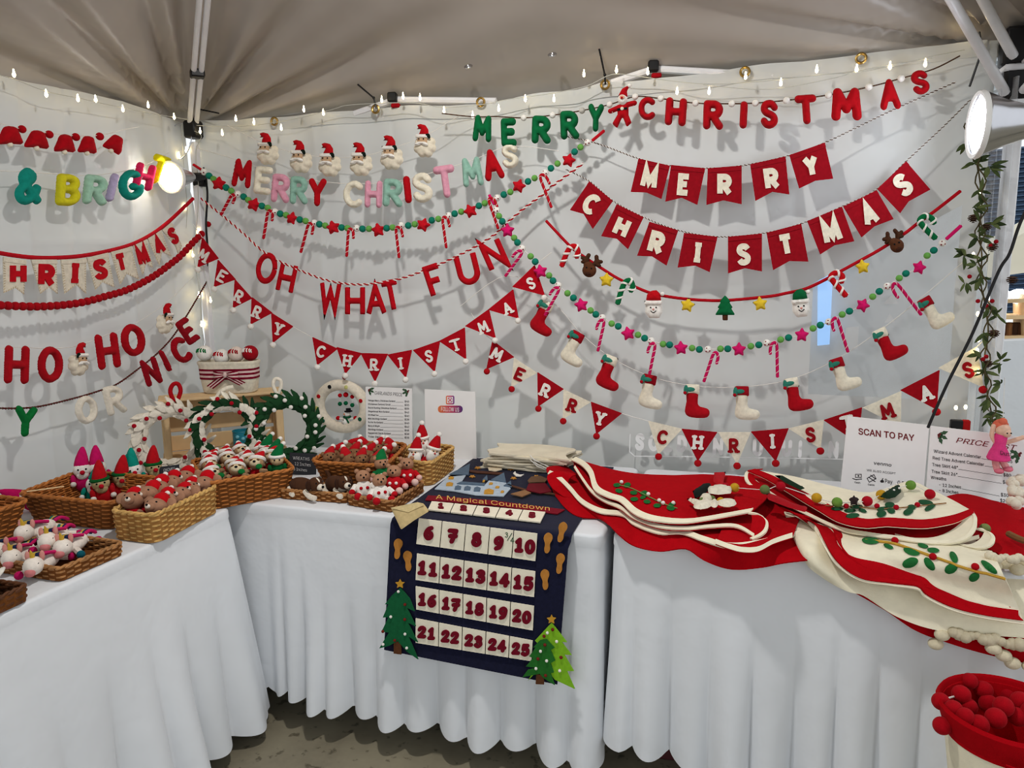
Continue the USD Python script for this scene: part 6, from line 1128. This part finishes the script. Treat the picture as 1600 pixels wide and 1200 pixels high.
l4 = [(1118, 850, .770), (1140, 858, .768), (1160, 863, .766), (1184, 862, .768), (1208, 850, .772), (1238, 840, .778)]; e, i_ = band(pts(l4), V(0, 1, .3), w=.014); obj('white_trim', loft([i_+V(0, 0, .004), e], 60, 4, .004), SC, t, smooth=60)
obj('under_half', loft([pts([(1130, 822, .768), (1180, 815, .772), (1250, 808, .778)]), pts(l4)], 40, 6), SRD, t, smooth=60)
MPt = MeshPlane(tops)
def sprig(par, pl, stem, leaves, berries, stemcol, leafcol, bcol, bw=.0065, sw=.0022):
    P = np.array([pl(x, y, .004) for x, y in spline(stem, 6)]); obj('sprig_stem', MB().tube(P, sw, 6), F(stemcol), par)
    for x, y, L, W, a in leaves: obj('sprig_leaf', puff(blob(lambda u, v: (x+u, y-v), 0, 0, L/2, W/2, 14, math.radians(a)), pl, .003, .0042, 3.0, back=.3), F(leafcol), par)
    for x, y in berries: obj('sprig_berry', MB().ball(pl(x, y, .007), bw, 1), F(bcol), par)
sprig(t, MPt, [(962, 758), (985, 764), (1010, 776), (1035, 788), (1058, 796)], [(964, 759, 12, 7, 0), (967, 768, 12, 7, -10), (980, 759, 12, 8, 15), (990, 771, 12, 7, -5), (1006, 771, 12, 7, 10), (991, 781, 13, 7, 0), (1005, 778, 11, 6, 20), (1011, 785, 12, 7, -5), (1027, 791, 13, 7, 5), (1050, 789, 13, 7, 20), (1048, 795, 14, 8, -10)], [(971, 756), (1013, 775), (1030, 785), (1036, 789), (1052, 789)], (120, 150, 84), (26, 104, 44), WHITE, .006, .0016)
# cream skirts to the right, one draped over the front edge
t = thing('tree_skirts', 'folded cream felt tree skirts with red edging and mistletoe, draped over the right table', 'tree skirts', pt(1400, 850, .77)); CPi = t
low = loft([pts([(1330, 862, .752), (1420, 866, .752), (1540, 872, .752), (1640, 880, .752)]), pts([(1330, 912, -.775), (1400, 930, -.78), (1500, 950, -.785), (1640, 975, -.79)]), pts([(1335, 926, -.785), (1385, 955, -.79), (1430, 985, -.80), (1480, 1004, -.81), (1540, 1022, -.82), (1640, 1045, -.83)])], 60, 10); obj('lowest_layer', low, SRD, t, 'dark red lowest layer', smooth=60)
und = loft([pts([(1225, 800, .772), (1300, 815, .770), (1420, 835, .770), (1560, 850, .77), (1640, 860, .77)]), pts([(1232, 818, .768), (1262, 858, .766), (1330, 890, -.775), (1450, 915, -.785), (1640, 930, -.79)]), pts([(1237, 832, .766), (1262, 882, -.785), (1292, 906, -.80), (1325, 924, -.815), (1352, 932, -.82), (1400, 963, -.825), (1460, 984, -.83), (1540, 992, -.835), (1640, 1000, -.84)])], 70, 14); obj('under_layer', und, SC, t, smooth=60)
drp = loft([pts([(1228, 801, .785), (1290, 822, .783), (1380, 838, .782), (1480, 846, .782), (1550, 862, .78)]), pts([(1245, 806, .783), (1310, 845, .778), (1400, 865, .776), (1490, 880, .776), (1566, 894, .775)]), pts([(1262, 812, .780), (1305, 862, -.79), (1400, 892, -.805), (1500, 920, -.815), (1585, 935, -.82)]), pts([(1275, 824, .777), (1290, 856, -.80), (1310, 886, -.825), (1345, 908, -.835), (1390, 915, -.84), (1434, 922, -.845), (1447, 935, -.845), (1490, 955, -.85), (1540, 967, -.85), (1600, 976, -.85)])], 90, 20); obj('draped_layer', drp, SC, t, 'cream draped layer', smooth=60)
MPd = MeshPlane(drp); ln = lambda L, dy: [MPd(x, y, .004) for x, y in resample(spline([(q[0], q[1]+dy) for q in L], 8), 60)]
red_o = [(1230, 801), (1262, 815), (1277, 826), (1291, 855), (1311, 884), (1345, 906), (1390, 913), (1434, 919), (1447, 932), (1490, 952), (1540, 964), (1598, 972)]; red_i = [(1240, 801), (1274, 812), (1298, 824), (1310, 850), (1329, 873), (1356, 891), (1394, 898), (1440, 902), (1458, 917), (1496, 936), (1540, 948), (1597, 956)]
obj('red_trim', loft([ln(red_i, 0), ln([((a[0]+b_[0])/2, (a[1]+b_[1])/2) for a, b_ in zip(red_i, red_o)], 0), ln(red_o, -1)], 110, 5, .004), SR, t, 'red felt edging', smooth=60)
sprig(t, MPd, [(1352, 846), (1376, 848), (1400, 852), (1430, 862), (1462, 873), (1500, 886), (1540, 897), (1574, 906)], [(1360, 846, 28, 11, -4), (1388, 855, 17, 7, -22), (1424, 863, 27, 11, -18), (1422, 880, 26, 15, 18), (1452, 882, 24, 12, -50), (1442, 854, 18, 7, -15), (1458, 861, 20, 8, -5), (1490, 872, 20, 11, -62), (1486, 889, 22, 15, 25), (1522, 902, 18, 13, 30), (1545, 887, 32, 10, -38)], [(1398, 848), (1457, 873), (1523, 888)], (206, 160, 64), (38, 112, 56), RED, .0085, .0032)
# upper cream skirt
low2 = [(1168, 742, .80), (1190, 762, .797), (1222, 785, .795), (1262, 806, .793), (1310, 828, .79), (1360, 838, .789), (1400, 843, .788), (1450, 850, .787), (1496, 849, .787), (1530, 842, .79)]
obj('red_layer', loft([pts([(1180, 736, .79), (1300, 770, .785), (1420, 790, .785), (1540, 815, .785)]), pts([(x, y-3, k-.002) for x, y, k in low2])], 60, 6), SRD, t, smooth=60); e, i_ = band(pts(low2), V(.1, 1, .1), w=.012); obj('cream_trim', loft([i_+V(0, 0, .004), e], 70, 4, .004), SC, t, smooth=60)
u1 = [(1168, 737, .826), (1200, 751, .82), (1236, 773, .818), (1276, 797, .816), (1310, 816, .814), (1350, 825, .812), (1388, 823, .814), (1440, 826, .814), (1490, 818, .818), (1521, 803, .826)]
cst = loft([pts([(1180, 735, .83), (1240, 745, .828), (1300, 760, .826), (1360, 770, .826), (1420, 753, .832), (1455, 766, .83), (1490, 783, .828), (1522, 801, .828)]), pts([(1174, 736, .829), (1225, 752, .826), (1280, 780, .824), (1340, 796, .823), (1410, 794, .826), (1460, 800, .826), (1522, 802, .828)]), pts(u1)], 90, 16); obj('top_layer', cst, SC, t, 'cream top layer', smooth=60)
ri = np.array(pts([(1180, 735, .829), (1212, 748, .824), (1250, 768, .821), (1290, 788, .819), (1320, 805, .817), (1352, 814, .815), (1388, 812, .817), (1440, 815, .817), (1488, 808, .821), (1519, 797, .829)])); obj('red_trim', loft([ri+V(0, 0, .004), np.array(pts(u1))+V(0, -.002, .003)], 100, 5, .004), SR, t, smooth=60)
for re_, dx in (([(1521, 803, .826), (1525, 812, .822), (1522, 828, .81), (1508, 842, .797), (1480, 849, .789), (1440, 846, .788), (1402, 836, .79)], 26), ([(1524, 826, .806), (1545, 832, .804), (1553, 842, .80), (1546, 853, .792), (1526, 857, .786), (1500, 851, .784)], 16)):
    n_ = len(re_)-1; obj('fold', loft([pts([(x-dx*math.sin(pi*k/n_), y-10*math.sin(pi*k/n_), z) for k, (x, y, z) in enumerate(re_)]), pts(re_)], 40, 8), SC, t, 'rolled cream fold', smooth=60); e, i_ = band(pts(re_), V(-.7, .5, .1), w=.006); obj('cream_trim', loft([i_, e+V(.002, -.003, 0)], 50, 4, .005), SC, t, smooth=60)
lp = [(1178, 734, .83), (1166, 738, .824), (1165, 750, .812), (1176, 762, .80), (1196, 775, .795)]; obj('fold', loft([pts([(x+14, y-1, z) for x, y, z in lp]), pts(lp)], 30, 5), SRD, t, smooth=60); e, i_ = band(pts(lp), V(1, 0, 0), w=.008); obj('cream_trim', loft([i_, e+V(-.002, -.003, 0)], 40, 4, .004), SC, t, smooth=60)
MPc = MeshPlane(cst)
sprig(t, MPc, [(1290, 792), (1340, 794), (1370, 797), (1410, 795), (1440, 792), (1478, 788)], [(1308, 796, 20, 6, 0), (1338, 793, 22, 6, 0), (1328, 799, 20, 6, 0), (1332, 807, 22, 8, 6), (1348, 799, 14, 6, -20), (1390, 790, 16, 9, 0), (1377, 804, 16, 11, 10), (1392, 799, 14, 9, -20), (1424, 794, 14, 9, 0), (1419, 801, 17, 10, 20), (1446, 786, 24, 8, -8), (1453, 794, 20, 8, 30), (1378, 796, 18, 6, 10)], [(1322, 794), (1370, 794), (1400, 796), (1433, 792)], (150, 110, 70), (34, 84, 52), (176, 16, 34), .007, .0016)
# felt ball garland heaped over both piles
t = thing('bead_garland', 'mustard, green and red felt ball garland lying loose across the tree skirts', 'garland', pt(1260, 770, .83))
gb = [(1148, 762, .83, 'm'), (1195, 765, .845, 'g'), (1220, 760, .85, 'r'), (1276, 778, .842, 'm'), (1308, 785, .84, 'l'), (1355, 783, .842, 'r'), (1377, 773, .842, 'm'), (1423, 758, .85, 'l'), (1453, 772, .845, 'r'), (1098, 783, .818, 'g'), (1112, 780, .818, 'g'), (1126, 783, .825, 'm'), (1133, 760, .82, 'r')]
for x, y, z, c in gb: obj('felt_ball', MB().ball(pt(x, y, z), .0135 if z > .825 else .011, 2), F({'m': (196, 150, 40), 'g': (104, 124, 72), 'l': (108, 148, 62), 'r': (176, 16, 34)}[c]), t)
obj('cord', MB().tube(spline([pt(x, y, z) for x, y, z, c in gb[:9]], 6), .0013, 5), M_string, t)
G_ = (22, 48, 30); ll = flat(.832)
tree_ = obj('felt_tree', puff(pxpoly([(1374, 783), (1392, 770), (1405, 764), (1408, 775), (1398, 784), (1386, 786)]), ll, .012, .011, 3), F(G_), t, 'dark green tree ornament')
for q in ((1388, 776), (1400, 770), (1396, 779), (1404, 776)): obj('white_dot', MB().ball(ll(*q, .024), .003, 1), F(WHITE), tree_)
obj('felt_leaf', puff(pxpoly([(1210, 746), (1222, 746), (1240, 756), (1258, 766), (1250, 769), (1228, 758)]), flat(.836), .006, .006, 3), F(G_), t, 'dark green felt leaf'); obj('felt_bow', puff(union_all([affinity.rotate(affinity.scale(Point(1098, 795).buffer(1), 15, 6), -8), affinity.scale(Point(1136, 792).buffer(1), 15, 5.5), affinity.scale(Point(1116, 793).buffer(1), 6, 6), Polygon([(1074, 785), (1092, 790), (1090, 797)]).buffer(1), affinity.scale(Point(1103, 784).buffer(1), 10, 6)]), flat(.812), .010, .012, 2.4), F((232, 224, 204)), t, 'white felt bow')
obj('felt_hat', puff(pxpoly([(1082, 772), (1098, 762), (1110, 760), (1112, 768), (1098, 778), (1086, 784)]), flat(.815), .009, .010, 3), F((18, 26, 22)), t, 'black felt hat'); obj('felt_cushion', puff(Polygon([(1107, 768), (1125, 764), (1142, 768), (1141, 775), (1122, 777), (1108, 775)]).buffer(1.5), flat(.818), .010, .010, 3), F((230, 222, 204)), t, 'round white stitched piece')
obj('felt_cane', puff(pxpoly([(1116, 742), (1134, 741), (1130, 758), (1138, 765), (1124, 766), (1114, 756)]), flat(.812), .008, .008, 3), F((184, 18, 30)), t, 'red felt piece'); obj('felt_star', puff(shape(local(flat(.84), 1334, 787, 9), star_pts(1, .6)), flat(.836), .008, .007, 2.4), F((40, 26, 24)), t, 'dark felt star'); obj('felt_ribbon', puff(pxpoly([(1196, 772), (1215, 778), (1240, 790), (1262, 796), (1258, 804), (1230, 796), (1200, 784)]), flat(.826), .006, .006, 3), F((168, 14, 28)), t, 'red felt ribbon')
# red skirt at the far right with cream pom-poms
t = thing('tree_skirts', 'red felt tree skirt with cream pom-pom edge at the right end of the table', 'tree skirts', pt(1560, 840, .765))
rs = loft([pts([(1466, 781, .775), (1505, 772, .785), (1560, 785, .78), (1640, 803, .775)]), pts([(1490, 805, .778), (1540, 810, .782), (1600, 822, .78), (1660, 835, .775)]), pts([(1515, 835, .772), (1548, 860, .772), (1600, 880, .77), (1680, 900, .768)])], 40, 12); obj('sheet', rs, SR, t, smooth=60)
def bumpy(P, r):
    m = MB()
    for k, q in enumerate(resample(P, int(np.linalg.norm(np.diff(P, axis=0), axis=1).sum()/(r*.75)))): m.ball(q+V(0, .003*sin(k*2.1), .003*cos(k*1.7)), r*(.9+.2*sin(k*1.3)), 1)
    return m
for x, y, k in [(1553, 884, -.775), (1590, 890, -.775), (1570, 880, -.76), (1604, 878, -.75), (1472, 992, -.83), (1552, 1013, -.85), (1568, 1024, -.85), (1582, 1036, -.85), (1462, 1006, -.82), (1610, 1042, -.85)]: obj('pom_pom', MB().ball(pt(x, y, k), (.017, .015, .0135), 2), F((226, 214, 184)), t)
P = spline([pt(1545, 870, -.785), pt(1570, 872, -.79), pt(1600, 874, -.79), pt(1640, 878, -.79)], 8); obj('pom_pom_braid', bumpy(P, .0105), F((228, 216, 190)), t); P = spline([pt(1490, 990, -.835), pt(1540, 998, -.845), pt(1590, 1008, -.85), pt(1640, 1016, -.85)], 8); obj('fleece_edge', bumpy(P, .014), F((206, 194, 166)), t)
t2 = obj('antler_piece', MB().tube(spline([pt(1576, 834, .795), pt(1590, 841, .797), pt(1604, 846, .80), pt(1625, 850, .80)], 6), [.008]*19, 7), F((130, 90, 56))); meta(t2.path, 'brown felt antler lying on the red tree skirt at the right', 'ornament'); t2 = obj('felt_ball', MB().ball(pt(1539, 826, .797), .013, 2), F((128, 140, 84))); meta(t2.path, 'olive felt ball resting on the red tree skirt at the right', 'felt ball')
t2 = obj('wool_tuft', (lambda m: [m.ball(pt(1588+R.uniform(-9, 9), 765+R.uniform(-20, 22), .84)+R.normal(0, .006, 3), R.uniform(.009, .014), 1) for _ in range(40)] and m)(MB()), F((232, 220, 200))); meta(t2.path, 'cream woolly tuft standing on the red skirt at the right edge', 'ornament')
t = thing('battery_box', 'small black and red battery box hanging behind the price list', 'battery box', wall(-.09)(1500, 665)); obj('case', MB().box(wall(-.09)(1494, 668), (.035, .02, .05), 0, .003), M_black, t); obj('red_side', MB().box(wall(-.09)(1509, 666), (.022, .02, .04), 0, .003), F((170, 24, 26)), t)
# doll
HD = wall(-.26); m = mpp(HD, 1565, 700)
t = thing('fairy_doll', 'pink felt fairy doll hanging in front of the price list', 'doll', HD(1563, 740)); SKN = F((232, 190, 166))
obj('head', MB().ball(HD(1567, 672), m*10.5, 2), SKN, t); obj('hair', MB().ball(HD(1565, 667, -.010), m*11, 2).ball(HD(1567, 659), m*6, 2), F((222, 110, 84)), t); obj('dress', lathe([(m*15, -m*2), (m*16, 0), (m*13, m*10), (m*8, m*20), (m*9.5, m*34), (m*6, m*40), (.0003, m*41)], 18, None, HD(1560, 716)), F((226, 66, 132)), t, 'pink dress')
obj('face', MB().ball(HD(1571, 676, .012), m*6.5, 1), SKN, t)
for p_, n_ in (([(1556, 692), (1550, 680), (1553, 664)], 'arm'), ([(1570, 692), (1585, 688), (1600, 683)], 'arm')): obj(n_, MB().tube(spline([HD(*q) for q in p_], 5), m*3.4, 8), SKN, t)
for p_ in ([(1555, 716), (1556, 726), (1558, 733)], [(1565, 716), (1568, 724), (1572, 730)]): obj('leg', MB().tube([HD(*q) for q in p_], m*5, 8), F((232, 160, 160)), t); obj('shoe', MB().ball(HD(p_[-1][0]+2, p_[-1][1]+2, .006), (m*7, m*7, m*4.5), 1), F((226, 120, 140)), t)
for x in (1569, 1575): obj('eye', MB().ball(HD(x, 674, .027), m*1.1, 1), F(BLACK), t)
obj('hanging_thread', MB().tube([HD(1567, 656), HD(1570, 590)], .0008, 4), M_string, t)
text('Dust', (1563, 710), (1580, 713), 6, Plane(HD(1563, 705, .026), V(0, -1, 0)), .001, M_ink, t)
# pom-pom basket at the lower right
c = V(2.775, -1.03, .03); t = thing('felt_basket', 'tall cream felt basket with red rim and red ball garland inside, lower right', 'basket', c); rb_ = .126
obj('body', lathe([(.0005, .002), (.062, .002), (.066, .01), (.085, .25), (rb_-.012, .47), (rb_-.016, .47), (.08, .25), (.06, .02), (.0005, .015)], 40, None, c), SC, t); obj('red_rim', lathe([(rb_-.018, .455), (rb_-.008, .474), (rb_+.006, .52), (rb_+.002, .528), (rb_-.004, .522), (rb_-.012, .46)], 40, None, c), SR, t, 'red felt rim'); obj('lining', lathe([(.0005, .40), (rb_-.03, .40), (rb_-.008, .515), (rb_-.004, .515)], 32, None, c), SRD, t)
fr_ = Plane(c+V(-.03, -.105, .3), V(-.3, -1, -.2)); obj('red_motif', felt(pxpoly([(1572, 1192), (1590, 1198), (1620, 1200), (1620, 1215), (1585, 1212)]), fr_, .004, .003), SR, t)
t = thing('ball_garland', 'red felt ball garland on white cord spilling over the tall basket\'s rim', 'garland', c+V(0, 0, .52)); q = []
for x, y, z, r in [(1502, 1085, .55, .019), (1470, 1096, .545, .018), (1490, 1108, .548, .018), (1508, 1120, .545, .018), (1530, 1132, .535, .019), (1472, 1134, .515, .018), (1515, 1064, .545, .017), (1537, 1078, .53, .019), (1514, 1104, .53, .017), (1556, 1122, .545, .02), (1568, 1104, .55, .02), (1595, 1096, .55, .02), (1590, 1120, .53, .019), (1545, 1100, .51, .02), (1575, 1085, .52, .02), (1612, 1112, .545, .02)]: p = pt(x, y, z); q.append(p); obj('felt_ball', MB().ball(p, r, 2), F((172, 10, 24)), t)
obj('cord', MB().tube(spline(q[:6], 5), .002, 5), M_string, t)
# mistletoe garland down the right corner post
GPn = wall(-.07); rg = np.random.default_rng(3); t = thing('mistletoe_garland', 'artificial mistletoe garland with pine cones, red berries and fairy lights down the right corner post', 'garland', GPn(1535, 420)); LF = [F((70, 84, 48)), F((92, 104, 62)), F((54, 66, 40))]
st = [(1512, 190), (1522, 230), (1530, 275), (1534, 320), (1530, 360), (1534, 400), (1532, 440), (1540, 480), (1544, 520), (1538, 560), (1540, 600), (1548, 640), (1552, 665)]
for o in (0, 5, -4): obj('stem', MB().tube(np.array([GPn(x+o*sin(k*1.3), y, .006*o) for k, (x, y) in enumerate(spline(st, 5))]), .0022, 5), F((78, 70, 48)), t)
ctrs = [(1508, 228, 3), (1520, 255, 7), (1545, 262, 6), (1528, 300, 6), (1520, 325, 5), (1545, 350, 5), (1528, 370, 5), (1508, 398, 7), (1525, 412, 5), (1508, 440, 5), (1530, 432, 5), (1545, 480, 5), (1555, 492, 4), (1535, 520, 4), (1562, 565, 7), (1538, 580, 6), (1530, 555, 4), (1545, 620, 7), (1552, 640, 5), (1540, 655, 5), (1560, 600, 4)]
for x, y, n_ in ctrs:
    for k in range(n_):
        a = rg.uniform(-pi, pi); d = V(cos(a), rg.uniform(-.7, .1), sin(a)*.8-.35); L = rg.uniform(.028, .05); obj('leaf', leafmesh(GPn(x+rg.uniform(-3, 3), y+rg.uniform(-4, 4), .01), d, V(rg.uniform(-.4, .4), -1, .3), L, L*rg.uniform(.22, .36), .0012, .25), LF[k % 3], t)
for x, y, s_ in [(1519, 341, 1), (1539, 355, .9), (1548, 386, 1), (1579, 437, 1), (1541, 567, .9), (1551, 520, 1)]:
    pc = GPn(x, y, .014); cone = MB()
    for j in range(5):
        rr = (.014, .016, .014, .010, .005)[j]*s_*.7
        for k in range(7): a = k/7*2*pi+j*.45; cone.add(*leafmesh(pc+V(0, 0, .010-.0055*j)*s_, V(cos(a), sin(a), -.35), V(cos(a)*.3, sin(a)*.3, 1), rr*1.5, rr*1.2, .001).get())
    cone.ball(pc, .006*s_, 1); obj('pine_cone', cone, F((74, 52, 38)), t)
for x, y in [(1513, 218), (1512, 432), (1538, 477), (1553, 378), (1545, 384), (1538, 556), (1533, 560), (1525, 470), (1547, 470)]: obj('berry', MB().ball(GPn(x, y, .02), .0065, 1), F((150, 16, 28)), t)
for x, y in [(1526, 490), (1527, 530), (1525, 547), (1527, 580), (1507, 635), (1492, 636), (1519, 398), (1530, 305)]: obj('bulb', MB().ball(GPn(x, y, .012), (.005, .005, .008), 1), M_bulb, t)
t = obj('vinyl_curtain', MB().grid(np.array([[(2.92+.06*u+.0*v, -.02-.03*sin(u*9), .1+1.9*v) for v in np.linspace(0, 1, 20)] for u in np.linspace(0, 1, 24)])), M_vinyl, None, 'clear vinyl side curtain bunched at the right corner post', 'curtain')

# ================================================================== beyond the tent
def far(n, quad, y, th, m, lab, cat): 
    t_ = obj(n, felt(pxpoly(quad), wall(y), 0, -th), m); meta(t_.path, lab, cat); return t_
M_cv = mat('canvas_cream', (226, 220, 200), .8, .03, 4, .2, 20); M_gw = mat('grey_backdrop', (226, 228, 228), .8, .03, 2, .2, 10)
far('neighbour_canopy', [(1500, 420), (1660, 330), (1720, 350), (1720, 410), (1500, 440)], 1.9, .5, M_cv, 'cream canvas canopy of the next stall, beyond the right corner', 'canopy')
struct('neighbour_wall', felt(pxpoly([(1100, 300), (1535, 300), (1560, 760), (1080, 760)]), wall(.45), 0, -.02), M_gw, 'grey backdrop of the stall behind, seen through the vinyl window')
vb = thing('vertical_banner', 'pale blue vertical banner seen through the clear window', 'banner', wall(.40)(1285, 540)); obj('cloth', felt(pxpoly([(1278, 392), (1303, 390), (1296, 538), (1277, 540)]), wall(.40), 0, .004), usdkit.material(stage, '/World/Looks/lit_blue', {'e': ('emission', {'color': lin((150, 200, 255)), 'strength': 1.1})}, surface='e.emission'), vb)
for q, l_ in (([(1322, 512), (1342, 510), (1340, 546), (1320, 546)], 'cream notice'), ([(1380, 475), (1394, 460), (1404, 475)], 'white triangle sign'), ([(1382, 504), (1391, 490), (1399, 504)], 'smaller white triangle sign')): far('notice', q, .40, .004, M_paper, l_+' on the grey backdrop behind the clear window', 'notice')
far('market_table', [(1546, 534), (1700, 528), (1700, 700), (1540, 700)], 1.2, .5, M_cloth, 'white clothed table of the next stall beyond the right corner', 'table')
t = thing('display_shelf', 'wooden display shelf full of small brown goods on the next stall', 'shelf', wall(1.25)(1580, 530)); wsh = wall(1.3)
for q in ([(1540, 526), (1700, 522), (1700, 530), (1540, 533)], [(1540, 494), (1700, 490), (1700, 496), (1540, 500)], [(1558, 462), (1562, 462), (1562, 530), (1558, 530)], [(1600, 460), (1604, 460), (1604, 530), (1600, 530)], [(1558, 468), (1700, 464), (1700, 470), (1558, 474)]): obj('board', felt(pxpoly(q), wsh, 0, -.15), M_pine, t)
for k in range(9): x = 1543+9*k; obj('brown_good', MB().box(wsh(x, 517, -.06), (.028, .05, .07), .2*k, .006), F(((92, 60, 40), (140, 96, 60), (70, 48, 36))[k % 3]), t)
t = thing('lamp_row', 'bright white lamps over the next stall', 'lamp', wall(1.4)(1575, 463)); M_fl = glow('far_lamp', (235, 245, 255), 9)
for x in (1562, 1592): obj('lamp_head', MB().ball(wall(1.4)(x, 463), (.05, .03, .035), 2), M_fl, t)
